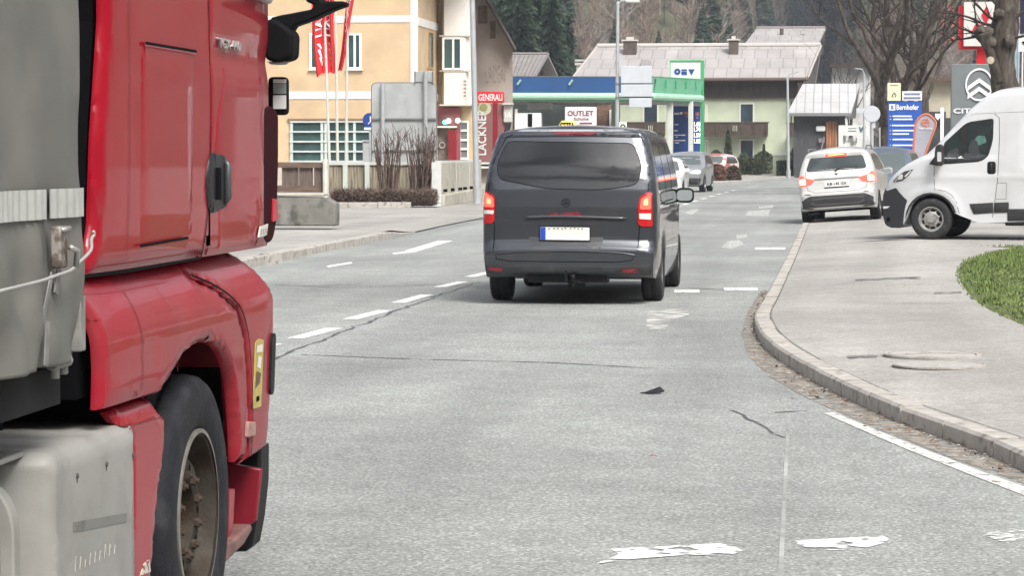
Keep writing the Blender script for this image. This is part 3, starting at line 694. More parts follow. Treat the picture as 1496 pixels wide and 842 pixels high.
# ---- insurance sign on its post
Ys = 112.0
t = root('shop_sign', 'red hanging sign lettered GENERALI on a red post beside the grey building', 'sign', (W(723, 280, Ys).x, Ys, 0)); O = t.location.copy()
bm = nb(); fbox(bm, 697, 133.5, 736, 150, Ys - .1, .2); b_ = obj('panel', bm, RED, t, O, mods=(.03, 2))
c = W(716.5, 142, Ys - .103); obj('lettering', txt('GENERALI', 1, c, (1, 0, 0), (0, 0, 1), .006, fit=(.98, .27), bold=.01), WHT, b_, O)
bm = nb(); fbox(bm, 719.5, 150, 727, 280, Ys - .1, .2); obj('post', bm, MAR, t, O, mods=(.02, 2))

# ---- small barn roof between the shop and the farmhouse
Yc = 190.0
t = root('timber_barn', 'small timber barn with a dull sheet roof and dark gable above the blue canopy', 'barn', (W(780, 255, Yc).x, Yc, 0)); O = t.location.copy()
SR = M('grey_sheet_roof', (.30, .275, .26), .5, metal=.3, var=.15, vs=1.2)
a0, a1, a2, a3 = W(700, 113, Yc), W(781, 113, Yc), W(801, 79, Yc + 5), W(700, 79, Yc + 5)
def slab(bm, q, th=.18, mi=0):
    n = (q[1] - q[0]).cross(q[3] - q[0]).normalized(); n = n if n.z > 0 else -n; prism(bm, [tuple(p) for p in q], tuple(-n * th), mi)
    return n
bm = nb(); n_ = slab(bm, [a0, a1, a2, a3]); bk = [a3, a2, W(819, 118, Yc + 10.5), W(700, 118, Yc + 10.5)]; slab(bm, bk); obj('roof', bm, SR, t, O)
bm = nb(); up = n_ * .02
for k in range(0, 16):
    f = k / 15; p, q = a0.lerp(a1, f) + up, a3.lerp(a2, f) + up; tube(bm, [p, q], .04, 4)
tube(bm, [a1 + up, a2 + up], .09, 4); tube(bm, [a3 + up, a2 + up], .12, 4); obj('roof_seams', bm, M('seam_grey', (.17, .155, .15), .6), t, O)
DT = M('dark_timber', (.050, .036, .028), .8, var=.35, vs=1.2, stretch=(6, 6, 1))
bm = nb(); prism(bm, [(a1.x - .3, Yc + .5, 0), (a1.x - .3, Yc + 10, 0), (a1.x - .3, Yc + 10, a1.z - .3), (a1.x - .3, Yc + 5.1, a2.z - .35), (a1.x - .3, Yc + .5, a1.z - .2)], (-20, 0, 0)); obj('wall', bm, DT, t, O)

# ---- fuel station
t = root('fuel_station_canopy', 'fuel station canopy with deep blue and green fascia over pale columns', 'station canopy', (W(975, 250, 151).x, 151, 0)); O = t.location.copy()
PL = [(W(690, 0, 149).x, 149.0), (W(955, 0, 151).x, 151.0), (W(1022, 0, 157).x, 157.0), (W(1022, 0, 157).x - .4, 164.0), (W(690, 0, 149).x, 164.0)]
def zz(y, Y=151.0): return W(955, y, Y).z
BLU = M('fascia_blue', (.022, .085, .24), .4, var=.10, vs=.6); GRN = M('fascia_green', (.15, .43, .27), .45, var=.08, vs=1)
obj('roof_slab', prism(nb(), [(x, y, zz(147)) for x, y in PL], (0, 0, zz(114) - zz(147) - .1)), M('slab_grey', (.45, .47, .44), .7, var=.08), t, O)
def band(name, p, q, z0, z1, mat, outw=.06, tilt=0.0, parent=t, dz=0, dz2=0):
    p, q = Vector((*p, 0)), Vector((*q, 0)); tt = (q - p).normalized(); n = Vector((tt.y, -tt.x, 0)); bm = nb()
    a = [p + Vector((0, 0, z0)), q + Vector((0, 0, z0 + dz)), q + n * tilt + Vector((0, 0, z1 + dz2)), p + n * tilt + Vector((0, 0, z1))]
    prism(bm, [tuple(v + n * .002) for v in a], tuple(n * outw)); return obj(name, bm, mat, parent, O)
def lp(a, b, f): return (a[0] + (b[0] - a[0]) * f, a[1] + (b[1] - a[1]) * f)
band('fascia', PL[0], lp(PL[0], PL[1], .985), zz(136.5), zz(113), BLU, tilt=.18)
band('corner_fascia', lp(PL[0], PL[1], .985), lp(PL[0], PL[1], 1.0), zz(136.5), zz(113), GRN, tilt=.18)
band('corner_fascia', PL[1], PL[2], zz(136.5), zz(113), GRN, tilt=.18)
band('corner_fascia', PL[2], PL[3], zz(136.5), zz(113), GRN, tilt=.18)
bm = nb(); A, B = Vector((*PL[0], zz(141))), Vector((*PL[1], zz(141))); Cc, D_ = Vector((*PL[2], zz(141))), Vector((*PL[3], zz(141)))
tube(bm, [A + Vector((0, -.05, 0)), B + Vector((.05, -.06, 0)), Cc + Vector((.1, 0, 0)), D_], .20, 10); obj('tube_rim', bm, M('mint_tube', (.34, .56, .42), .35), t, O)
band('lower_trim', PL[0], PL[1], zz(148), zz(144.5), M('trim_green', (.05, .30, .14), .5), outw=.03); band('lower_trim', PL[1], PL[2], zz(148), zz(144.5), M('trim_green', (.05, .3, .14), .5), outw=.03)
band('top_edge', PL[0], PL[1], zz(113), zz(111.5), M('edge_dark', (.10, .12, .16), .5), outw=.26); band('top_edge', PL[1], PL[2], zz(113), zz(111.5), M('edge_green', (.06, .33, .17), .5), outw=.26)
bm = nb()
for f in (.26, .545): 
    p = lp(PL[0], PL[1], f); tube(bm, [(p[0] + .1, p[1] - .32, zz(117)), (p[0] - .1, p[1] - .30, zz(124))], .06, 6)
obj('bracket', bm, M('mint_tube', (.34, .56, .42), .35), t, O)
bm = nb()
for f in (.2, .42, .64, .86): p = lp(PL[1], PL[2], f); tube(bm, [(p[0] + .2, p[1] - .2, zz(116)), (p[0] + .2, p[1] - .2, zz(128))], .05, 5)
obj('fascia_rib', bm, M('edge_green', (.06, .33, .17), .5), t, O)
CLM = M('pale_column', (.52, .54, .50), .6, var=.08, vs=2)
for x, Y, w_ in ((978.5, 153.5, 4.4), (1009, 155.5, 3.6)):
    bm = nb(); a = W(x - w_, 147, Y); b = W(x + w_, 147, Y); box(bm, (a.x, Y, 0), (b.x, Y + .35, zz(146))); obj('column', bm, CLM, t, O, mods=(.03, 2))
bm = nb(); a = W(893, 147, 158); b = W(905, 147, 158); box(bm, (a.x, 158, 0), (b.x, 158.5, zz(146))); obj('column', bm, M('pale_green_wall', (.34, .42, .33), .8, var=.06), t, O)
bm = nb(); fbox(bm, 771, 150, 803, 160, 155, 1.6); obj('vent_unit', bm, M('slab_grey', (.45, .47, .44), .7), t, O)
t = root('fuel_station_shop', 'dim flat-roofed station shop under the blue canopy with a brown brick end wall', 'building', (W(840, 255, 166).x, 166, 0)); O = t.location.copy()
bm = nb(); fbox(bm, 700, 147, 872, 262, 166, 5); obj('wall', bm, M('dim_shopfront', (.045, .055, .05), .5, var=.5, vs=.7), t, O)
bm = nb(); fbox(bm, 872, 147, 893, 262, 165.7, 5); obj('end_wall', bm, M('brown_brick', (.17, .10, .065), .9, var=.4, vs=3, stretch=(1, 1, 3)), t, O)
bm = nb(); fbox(bm, 890, 160, 893.5, 262, 165.5, .3); obj('downpipe', bm, WHT, t, O)
t = root('advert_board', 'white board lettered OUTLET under the blue canopy, seen over the van roof', 'sign', (W(850, 255, 149.5).x, 149.5, 0)); O = t.location.copy()
bm = nb(); fbox(bm, 825, 156, 871.5, 200, 149.5, .12); b_ = obj('panel', bm, M('board_white', (.70, .68, .68), .5), t, O, mods=(.1, 4)); bm = nb()
for x in (829, 866): fbox(bm, x, 200, x + 2, 262, 149.53, .06)
obj('leg', bm, STL, t, O)
obj('lettering', join(txt('OUTLET', 1, W(848, 165.5, 149.49), (1, 0, 0), (0, 0, 1), .01, fit=(1.42, .28), bold=.02), txt('Schuhe', 1, W(849, 173.5, 149.49), (1, 0, 0), (0, 0, 1), .01, fit=(.8, .16), bold=.01), fbox(nb(), 847, 179, 865, 181, 149.48, .01)), M('plum_letters', (.16, .02, .06), .6), b_, O)
t = root('vending_kiosk', 'white cabinet with a dark slot standing under the canopy beside the shop', 'cabinet', (W(773, 255, 150).x, 150, 0)); O = t.location.copy()
bm = nb(); fbox(bm, 752, 165, 790, 262, 150, .8); obj('body', bm, WHT, t, O, mods=(.04, 2)); bm = nb(); fbox(bm, 752, 159, 756, 262, 149.9, .1); obj('post', bm, WHT, t, O)
bm = nb(); fbox(bm, 771, 166, 777.5, 185, 149.97, .04); obj('slot', bm, GAP, t, O)
# pylon with prices
Yp = 160.5
t = root('price_pylon', 'tall white and blue fuel price pylon with a green edge behind the canopy corner', 'price sign', (W(1003, 255, Yp).x, Yp, 0)); O = t.location.copy()
bm = nb(); fbox(bm, 979, 89, 1024, 258, Yp, .4); obj('body', bm, M('pylon_pale', (.56, .60, .57), .45), t, O)
bm = nb(); fbox(bm, 1024, 88, 1028, 258, Yp - .06, .52); fbox(bm, 978.5, 87.5, 1024, 89.5, Yp - .06, .52); fbox(bm, 978.5, 89.5, 979.6, 140, Yp - .05, .5); obj('edge', bm, M('pylon_green', (.03, .36, .11), .45), t, O)
bm = nb(); fbox(bm, 984, 155, 1023, 258, Yp - .02, .02); p_ = obj('price_panel', bm, M('pylon_blue', (.010, .05, .21), .45, var=.1, vs=1.5), t, O)
NAVY = M('logo_navy', (.01, .045, .20), .5)
bm = nb(); c = W(989.5, 104.5, Yp - .015); lathe(bm, [(.05, 0), (.185, 0), (.185, .01)], tuple(c), 'y', 20, -1)
fbox(bm, 995.5, 101, 1003.5, 103.5, Yp - .015, .01); fbox(bm, 995.5, 104.2, 1003.5, 109.5, Yp - .015, .01)
a, b, c = W(1005.5, 101, Yp - .015), W(1015, 101, Yp - .015), W(1010, 110, Yp - .015); prism(bm, [a, b, c], (0, .01, 0)); obj('logo', bm, NAVY, t, O)
WL = M('white_letters', (.82, .82, .82), .5)
bm = nb()
for x, y, w_, h in ((985, 164.5, 7, 3), (993, 163.5, 4, 3.5), (985, 181, 6, 1.6), (985, 190, 5, 1.6), (985, 196.5, 16, 1.4), (987, 199.5, 3, 1.2), (985, 204.5, 16, 1.3), (986, 208, 6, 1.2), (988, 223, 10, 2)): fbox(bm, x, y, x + w_, y + h, Yp - .035, .012)
obj('lettering', bm, WL, p_, O); bm = nb()
for x, y, w_, h in ((999, 163, 8, 4), (1002, 169, 4, 2), (1016, 164, 5, 5), (1017, 171, 3, 2)): fbox(bm, x, y, x + w_, y + h, Yp - .034, .012)
obj('logo', bm, M('salmon_mark', (.45, .16, .13), .6), p_, O)
dg = [txt(s, 1, W(1018.5, y, Yp - .035), (1, 0, 0), (0, 0, 1), .008, fit=(.36, .27), bold=.03) for s, y in (('1.68', 181), ('1.74', 189), ('1.59', 197.5), ('1.82', 206))]
obj('price_digits', join(*dg), M('led_digits', (.9, .92, 1), .5, emit=.8), p_, O)

# ---- farmhouse with the big sheet-metal roof
Yh = 200.0
t = root('farmhouse', 'pale green farmhouse with a wide grey sheet roof and dark timber balconies', 'house', (W(1172, 250, Yh).x, Yh, 0)); O = t.location.copy()
HGR = M('pale_green_render', (.47, .52, .385), .9, var=.10, vs=.6, bump=.4, bs=9, dirt=(.39, .43, .32), ds=.5, dlo=.5, dhi=.7)
xa = W(846, 0, Yh).x; xb = W(1170, 0, Yh).x
bm = nb(); box(bm, (xa + .6, Yh, 0), (xb, Yh + 12, W(0, 113, Yh).z - .1)); obj('wall', bm, HGR, t, O)
ROOF = bpy.data.materials.new('sheet_metal_roof'); ROOF.use_nodes = True; n_ = ROOF.node_tree; b = n_.nodes['Principled BSDF']
g = n_.nodes.new('ShaderNodeTexCoord'); br = n_.nodes.new('ShaderNodeTexBrick'); mp2 = n_.nodes.new('ShaderNodeMapping'); n_.links.new(g.outputs['UV'], mp2.inputs[0]); n_.links.new(mp2.outputs[0], br.inputs[0])
br.inputs['Color1'].default_value = (.43, .40, .385, 1); br.inputs['Color2'].default_value = (.49, .46, .44, 1); br.inputs['Mortar'].default_value = (.27, .25, .235, 1); br.inputs['Scale'].default_value = 1; br.inputs['Mortar Size'].default_value = .035; br.inputs['Brick Width'].default_value = .95; br.inputs['Row Height'].default_value = 2.35; br.offset = .25
nn = n_.nodes.new('ShaderNodeTexNoise'); nn.inputs['Scale'].default_value = .5; nn.inputs['Detail'].default_value = 8; n_.links.new(mp2.outputs[0], nn.inputs[0])
mx = n_.nodes.new('ShaderNodeMix'); mx.data_type = 'RGBA'; mx.blend_type = 'MULTIPLY'; mx.inputs[0].default_value = .45; n_.links.new(br.outputs[0], mx.inputs[6]); n_.links.new(nn.outputs[0], mx.inputs[7]); n_.links.new(mx.outputs[2], b.inputs['Base Color'])
b.inputs['Roughness'].default_value = .5; b.inputs['Metallic'].default_value = .0
def roof_plane(bm, q, th=.2):
    """q: eave left, eave right, ridge right, ridge left; uv in metres"""
    uvl = bm.loops.layers.uv.verify(); n = (q[1] - q[0]).cross(q[3] - q[0]).normalized(); n = n if n.z > 0 else -n
    top = [bm.verts.new(p) for p in q]; bot = [bm.verts.new(p - n * th) for p in q]; ux = (q[1] - q[0]).normalized(); uy = n.cross(ux)
    fs = [bm.faces.new(top), bm.faces.new(bot[::-1])] + [bm.faces.new((top[i], bot[i], bot[(i + 1) % 4], top[(i + 1) % 4])) for i in range(4)]
    for f in fs:
        for l in f.loops: d = l.vert.co - q[0]; l[uvl].uv = (d.dot(ux), d.dot(uy))
    return n
e0, e1, r1, r0_ = W(836, 114, Yh - 1.2), W(1180, 113, Yh - 1.2), W(1199, 65, Yh + 6.2), W(872, 70, Yh + 6.2)
r1.z = r0_.z = (r1.z + r0_.z) / 2; e0.z = e1.z = (e0.z + e1.z) / 2
b1, b0 = Vector((e1.x + .4, Yh + 13.6, e1.z)), Vector((e0.x + .4, Yh + 13.6, e1.z))
bm = nb(); nr = roof_plane(bm, [e0, e1, r1, r0_]); nr2 = roof_plane(bm, [b1, b0, r0_, r1]); rf = obj('roof', bm, ROOF, t, O)
for q, r in ((e0, r0_), (e1, r1), (b1, r1)): obj('verge_board', tube(nb(), [q + nr * .02, r + nr * .02], .10, 4), M('verge_pale', (.40, .37, .34), .6), rf, O)
bm = nb(); tube(bm, [r0_ + Vector((0, 0, .1)), r1 + Vector((0, 0, .1))], .15, 6); tube(bm, [r0_ + Vector((0, -.25, -.2)), r1 + Vector((0, -.25, -.2))], .10, 4, mi=1); obj('ridge_cap', bm, [M('ridge_pale', (.50, .47, .44), .5), GAP], rf, O)
bm = nb(); tube(bm, [e0 + Vector((0, -.06, -.12)), e1 + Vector((0, -.06, -.12))], .11, 6); obj('gutter', bm, M('gutter_brown', (.12, .09, .075), .5), rf, O)
for x, w_, y0, y1 in ((920, 9.5, 60, 90), (1071.5, 7, 59, 84)):
    bm = nb(); a = W(x - w_, y1, Yh + 4.2); b = W(x + w_, y0, Yh + 4.2); box(bm, (a.x, Yh + 4.2, a.z - .9), (b.x, Yh + 5, b.z)); ch = obj('chimney', bm, M('chimney_brown', (.085, .065, .055), .9, var=.2), rf, O)
    bm = nb(); box(bm, (a.x - .12, Yh + 4.1, b.z + .02), (b.x + .12, Yh + 5.1, b.z + .12)); box(bm, (a.x + .2, Yh + 4.4, b.z + .12), (b.x - .2, Yh + 4.8, b.z + .35)); obj('cap', bm, M('ridge_pale', (.5, .47, .44), .5), ch, O)
bm = nb(); a = W(937, 98, Yh + 1.5); b = W(950, 88, Yh + 1.5); box(bm, (a.x, Yh + .9, a.z - .3), (b.x, Yh + 2.3, b.z)); obj('roof_hatch', bm, M('hatch_grey', (.33, .31, .30), .5), rf, O)
bm = nb(); a = W(843, 93, Yh + 5); box(bm, (a.x - .1, Yh + 5.5, a.z - .6), (a.x + 1.0, Yh + 6.3, a.z - .1)); box(bm, (a.x - .2, Yh + 5.4, a.z - .1), (a.x + 1.1, Yh + 6.4, a.z + .1)); box(bm, (a.x - .2, Yh + 5.4, a.z + .2), (a.x + 1.1, Yh + 6.4, a.z + .34)); obj('stack_vent', bm, M('ridge_pale', (.5, .47, .44), .5), rf, O)
# dark timber upper storey and gable
bm = nb(); A = W(846, 144, Yh - .15); B = W(1172, 115, Yh - .15); box(bm, (A.x + .7, Yh - .25, A.z), (B.x + .1, Yh - .003, B.z + .05)); 
gx = xb + .12; prism(bm, [(gx, Yh - .2, A.z), (gx, Yh + 12, A.z), (gx, Yh + 12, e1.z - .2), (gx, Yh + 6.2, r1.z - .35), (gx, Yh - .2, e1.z - .2)], (-.1, 0, 0)); obj('timber_storey', bm, DT, t, O)
BAL = M('weathered_balcony', (.075, .055, .042), .85, var=.5, vs=2.5, stretch=(8, 8, 1))
def balcony(x0, x1, y0, y1, Y, dep, sx=0.0):
    a = W(x0, y1, Y); b = W(x1, y0, Y); h = b.z - a.z; bm = nb()
    box(bm, (a.x, Y, a.z), (b.x, Y + dep, a.z + .12)); box(bm, (a.x - .1, Y - .16, b.z - .08), (b.x + .14, Y, b.z))
    prism(bm, [(a.x, Y, a.z + .12), (a.x, Y - .12, b.z - .08), (a.x, Y - .06, b.z - .08), (a.x, Y + .06, a.z + .12)], (b.x - a.x, 0, 0))
    box(bm, (b.x - .03, Y + .06, a.z + .12), (b.x + .03, Y + dep, b.z))
    for k in range(int((b.x - a.x) / .9) + 1): x = a.x + k * .9; box(bm, (x, Y - .17, a.z - .05), (x + .07, Y - .1, b.z - .1))
    o = obj('balcony', bm, BAL, t, O)
    for k in range(2, int((b.x - a.x) / .9), 4):
        for j in range(3): x = a.x + k * .9 + .3 + j * .13; obj('cut_out', box(nb(), (x, Y - .14, a.z + h * .35), (x + .05, Y - .10, a.z + h * .75)), M('pale_gap', (.40, .42, .34), .8), o, O)
    return o
balcony(1028, 1121, 178, 199, Yh - 1.3, 1.3); balcony(905, 970, 178, 199, Yh - 1.3, 1.3); balcony(1150, 1186, 179, 199, Yh - 1.3, 1.3); balcony(1166, 1192, 121, 144, Yh - 1.3, 1.3)
bm = nb(); box(bm, (xb, Yh - 1.2, W(0, 199, Yh).z), (xb + 1.5, Yh + 11, W(0, 198, Yh).z + .1)); box(bm, (xb + 1.4, Yh - 1.2, W(0, 199, Yh).z), (xb + 1.5, Yh + 11, W(0, 180, Yh).z)); obj('side_balcony', bm, BAL, t, O)
HW = M('house_window_glass', (.03, .045, .06), .1, spec=.8, var=.5, vs=1)
for x0, y0, x1, y1 in ((1080, 150, 1102, 181), (1080, 203, 1102, 236), (939, 150, 962, 200), (1030, 152, 1034, 180), (1030, 204, 1035, 236)): window(t, O, x0, y0, x1, y1, Yh, 2.2, frame=M('pale_reveal', (.66, .66, .56), .8), glass=HW, sill=False)
bm = nb(); 
for x in (1155, 1162): fbox(bm, x, 148, x + 2, 179, Yh - .05, .06)
obj('corner_post', bm, DT, t, O)
# second roof behind
t = root('rear_farm_building', 'sheet-roofed farm building rising just behind the big farmhouse ridge', 'house', (W(1150, 245, 224).x, 224, 0)); O = t.location.copy()
e0, e1, r1, r0_ = W(1086, 66, 222), W(1194, 66, 222), W(1206, 41, 230), W(1105, 44, 230); r0_.z = r1.z; bm = nb(); roof_plane(bm, [e0, e1, r1, r0_]); bb1, bb0 = Vector((e1.x + .4, 238, e1.z)), Vector((e0.x + .4, 238, e1.z)); roof_plane(bm, [bb1, bb0, r0_, r1]); rf = obj('roof', bm, ROOF, t, O)
bm = nb(); box(bm, (e0.x + .5, 223, 0), (e1.x - .3, 237, e1.z - .2)); prism(bm, [(e1.x - .3, 223, e1.z - .2), (e1.x - .3, 237, e1.z - .2), (e1.x - .3, 230, r1.z - .3)], (-.3, 0, 0)); obj('wall', bm, DT, t, O)
bm = nb(); tube(bm, [r0_ + Vector((0, 0, .05)), r1 + Vector((0, 0, .05))], .14, 6); obj('ridge_cap', bm, M('ridge_dark', (.22, .2, .19), .6), rf, O)
bm = nb(); 
for x, y in ((1142, 48), (1173, 56)): p = W(x, y, 227); tube(bm, [p + Vector((0, 0, -.8)), p + Vector((0, 0, .35))], .16, 8)
obj('flue', bm, M('chimney_brown', (.085, .065, .055), .9), rf, O)
# right-hand shed with bright roof
Yr = 176.0
t = root('workshop_shed', 'dark timber workshop with a bright sheet roof right of the farmhouse', 'shed', (W(1215, 250, Yr).x, Yr, 0)); O = t.location.copy()
e0, e1, r1, r0_ = W(1150, 165, Yr - 1), W(1243, 165, Yr - 1), W(1256, 122, Yr + 5.5), W(1173, 122, Yr + 5.5); r0_.z = r1.z
ROOF2 = ROOF.copy(); ROOF2.name = 'bright_sheet_roof'; b_ = ROOF2.node_tree.nodes['Brick Texture']; b_.inputs['Color1'].default_value = (.56, .56, .55, 1); b_.inputs['Color2'].default_value = (.63, .63, .62, 1); b_.inputs['Mortar'].default_value = (.36, .36, .36, 1)
b_.inputs['Brick Width'].default_value = .55; b_.inputs['Row Height'].default_value = 2.4; b_.offset = 0
bm = nb(); roof_plane(bm, [e0, e1, r1, r0_]); bb1, bb0 = Vector((e1.x + .4, Yr + 12, e1.z)), Vector((e0.x + .4, Yr + 12, e1.z)); roof_plane(bm, [bb1, bb0, r0_, r1]); obj('roof', bm, ROOF2, t, O)
bm = nb(); box(bm, (e0.x + .4, Yr, 0), (e1.x - .35, Yr + 11, e1.z - .15)); prism(bm, [(e1.x - .3, Yr, e1.z - .15), (e1.x - .3, Yr + 11, e1.z - .15), (e1.x - .3, Yr + 5.5, r1.z - .3)], (-.3, 0, 0)); obj('wall', bm, M('slate_timber', (.055, .055, .058), .8, var=.3, vs=1.5, stretch=(6, 6, 1)), t, O)
bm = nb(); a = W(1208, 218, Yr - .1); 
for i, (x, z1) in enumerate(((1207, 178), (1211, 176), (1215, 177), (1219, 177))): fbox(bm, x, z1, x + 3.8, 232, Yr - .12 - .03 * (i % 2), .1)
obj('plank_door', bm, M('orange_planks', (.30, .135, .065), .8, var=.45, vs=2, stretch=(3, 3, .4)), t, O)
bm = nb(); fbox(bm, 1192, 184, 1206, 192, Yr - .3, .25); obj('lamp_box', bm, WHT, t, O, mods=(.1, 3))
bm = nb(); fbox(bm, 1196, 202, 1205, 208, Yr - .2, .1); tube(bm, [W(1204, 200, Yr - .3), W(1199, 222, Yr - .3)], .05, 5); obj('tool_board', bm, M('faded_mauve', (.22, .19, .22), .8), t, O)
# pale far house with bare trunks in front
t = root('pale_far_house', 'whitish house partly hidden between the shed roof and the bare tree', 'house', (W(1240, 245, 232).x, 232, 0)); O = t.location.copy()
bm = nb(); fbox(bm, 1214, 97, 1272, 262, 232, 8); obj('wall', bm, M('blotchy_white', (.50, .50, .49), .9, var=.35, vs=.9), t, O)
bm = nb(); a = W(1212, 98, 231); b = W(1276, 90, 236); box(bm, (a.x, 231, a.z), (b.x, 241, a.z + .35)); obj('roof', bm, DT, t, O)
t = root('cream_showroom', 'cream flat-roofed showroom behind the blue totem and the bare trees', 'building', (W(1370, 250, 120).x, 120, 0)); O = t.location.copy()
bm = nb(); fbox(bm, 1322, 118, 1500, 262, 120, 10); obj('wall', bm, M('cream_render', (.50, .46, .36), .9, var=.2, vs=.8), t, O)
bm = nb(); fbox(bm, 1315, 112, 1510, 118, 119.4, 11); obj('roof', bm, M('brown_roof', (.14, .09, .07), .8), t, O)
bm = nb(); fbox(bm, 1330, 172, 1500, 262, 119.9, .06); obj('shop_window', bm, M('showroom_glass', (.06, .065, .065), .1, var=.5, vs=.8), t, O)
bm = nb(); fbox(bm, 1352, 163, 1382, 178, 119.7, .15); b_ = obj('fascia_sign', bm, M('sign_dark', (.05, .05, .05), .5), t, O)
bm = nb(); q = W(1370, 170, 119.66); prism(bm, [q + Vector((-.12, 0, .12)), q + Vector((.12, 0, .12)), q + Vector((.10, 0, -.05)), q + Vector((0, 0, -.16)), q + Vector((-.10, 0, -.05))], (0, .03, 0)); obj('badge', bm, WHT, b_, O)
t = root('hillside_house', 'orange red roofed house high on the wooded hillside at the top of the picture', 'house', (W(1386, 20, 300).x, 300, W(1386, 20, 300).z - 3)); O = t.location.copy()
bm = nb(); fbox(bm, 1377, 14, 1396, 60, 300, 6); obj('wall', bm, M('terracotta_wall', (.42, .17, .10), .9, var=.2), t, O)
bm = nb(); q = W(1377, 14, 299); q2 = W(1397, 14, 299); p_ = W(1387, 3, 299); prism(bm, [q + Vector((-.4, 0, -.1)), q2 + Vector((.4, 0, -.1)), p_], (0, 8, 0)); obj('roof', bm, M('terracotta_roof', (.36, .12, .08), .8, var=.3), t, O)
# ================================================================== left forecourt: block, fences, hedge, sign backs
CON = M('weathered_concrete', (.185, .18, .16), .9, var=.2, vs=2.5, bump=.4, bs=25, dirt=(.08, .08, .07), ds=3, dlo=.5, dhi=.65)
CONP = M('pale_concrete', (.45, .43, .36), .9, var=.12, vs=2, bump=.3, bs=25, dirt=(.33, .31, .25), ds=2.2, dlo=.45, dhi=.7)
g = G(490, 331, .08)
t = root('concrete_barrier', 'rough grey stained concrete barrier block on the left pavement beside the truck', 'concrete block', (g.x, g.y, 0.09)); O = t.location.copy()
Yk = g.y; bm = nb(); a = W(380, 331, Yk); b = W(490, 289, Yk); hgt = b.z - .09
prism(bm, fb := [(a.x, Yk, .09), (b.x, Yk, .09), (b.x, Yk, b.z - .12), (b.x - .22, Yk, b.z), (a.x, Yk, b.z + .03)], (0, .5, 0))
obj('block', bm, CON, t, O, mods=(.03, 2))
bm = nb(); a2 = W(380, 285, Yk); box(bm, (a2.x, Yk - .03, b.z + .035), (b.x - .25, Yk + .53, b.z + .09)); obj('cap', bm, CONP, t, O, mods=(.02, 2))
OLD = M('brown_rail_wood', (.13, .085, .062), .85, var=.4, vs=3, stretch=(.6, 3, 6))
Yf = 80.0
t = root('rail_fence', 'low brown wooden rail fence with a white post behind the concrete block', 'fence', (W(440, 303, Yf).x, Yf, .07)); O = t.location.copy()
bm = nb(); fbox(bm, 380, 237, 478, 245, Yf, .08); obj('rail', bm, OLD, t, O); bm = nb(); fbox(bm, 380, 271, 476, 281, Yf, .08); obj('rail', bm, OLD, t, O)
bm = nb()
for k, (x, w_) in enumerate(((412, 24), (437, 20), (459, 15))): fbox(bm, x, 245, x + w_, 281, Yf + .1, .04)
obj('board', bm, M('mauve_boards', (.12, .09, .075), .9, var=.3, vs=4, stretch=(6, 6, .5)), t, O)
bm = nb(); p = W(475, 284, Yf - .1); q = W(475, 232, Yf - .1); tube(bm, [(p.x, Yf - .1, .07), (q.x, Yf - .1, q.z)], .075, 8); obj('post', bm, M('dirty_white_post', (.58, .57, .50), .7, var=.15), t, O)
t = root('board_fence', 'tall grey brown vertical board fence between pale posts under the flagpoles', 'fence', (W(560, 303, 84).x, 84, .07)); O = t.location.copy()
GWD = M('silvered_boards', (.27, .235, .17), .9, var=.35, vs=3.5, stretch=(9, 9, .5), dirt=(.12, .10, .075), ds=2.5, dlo=.45, dhi=.65)
bm = nb(); x = 481.0; rnd = random.Random(4)
while x < 632: w_ = 6.5; fbox(bm, x, 241 + rnd.uniform(-.5, .5), x + w_ - .5, 304, 84 + rnd.uniform(0, .02), .03); x += w_
obj('boards', bm, GWD, t, O)
bm = nb(); fbox(bm, 480, 236.5, 634, 241, 83.95, .12); obj('cap_rail', bm, M('pale_rail', (.50, .51, .47), .7), t, O)
for x in (501, 533): bm = nb(); fbox(bm, x, 240, x + 6.5, 290, 83.9, .1); obj('post', bm, M('pale_green_post', (.50, .54, .49), .7), t, O)
Yw = 82.0
t = root('concrete_wall', 'pale panelled concrete garden wall with a stone footing, ending at the lamp post', 'wall', (W(640, 303, Yw).x, Yw, .05)); O = t.location.copy()
bm = nb(); a = G(632, 306, .05); b = G(645, 306, .05); p0 = W(645, 306, Yw); p1 = G(700, 297, .05); p1.y += 2.5
zt = W(0, 238, Yw).z
bm = nb(); fbox(bm, 631, 237, 644.5, 308, Yw, .35); obj('end_pillar', bm, M('pillar_white', (.56, .57, .54), .8, var=.1), t, O)
A, B = Vector((W(644.5, 0, Yw).x, Yw + .02, 0)), Vector((W(703, 0, 93).x, 93.0, 0)); n = (B - A).normalized(); n = Vector((n.y, -n.x, 0)) 
bm = nb(); prism(bm, [A + Vector((0, 0, .05)), B + Vector((0, 0, .05)), B + Vector((0, 0, zt)), A + Vector((0, 0, zt))], -n * .14); obj('panel', bm, CONP, t, O)
bm = nb(); prism(bm, [A + Vector((0, 0, zt)), B + Vector((0, 0, zt)), B + Vector((0, 0, zt + .07)), A + Vector((0, 0, zt + .07))], -n * .18); 
for f in (.33, .66): q = A.lerp(B, f) + n * .004; prism(bm, [q + Vector((0, 0, .3)), q + (B - A).normalized() * .05 + Vector((0, 0, .3)), q + (B - A).normalized() * .05 + Vector((0, 0, zt)), q + Vector((0, 0, zt))], n * .015)
obj('coping', bm, M('pillar_white', (.56, .57, .54), .8), t, O)
A2, B2 = A + n * .10, B + n * .10; bm = nb(); prism(bm, [A2 + Vector((0, 0, .0)), B2 + Vector((0, 0, .0)), B2 + Vector((0, 0, .42)), A2 + Vector((0, 0, .36))], -n * .25); obj('footing', bm, CONP, t, O, mods=(.03, 2))
bm = nb(); rnd = random.Random(9)
for f in (.05, .22, .40, .52, .68, .85): q = A.lerp(B, f) + n * .02 + Vector((0, 0, .47)); box(bm, q - Vector((.09, .09, .04)), q + Vector((.09, .05, .05)))
obj('drain_hole', bm, GAP, t, O)
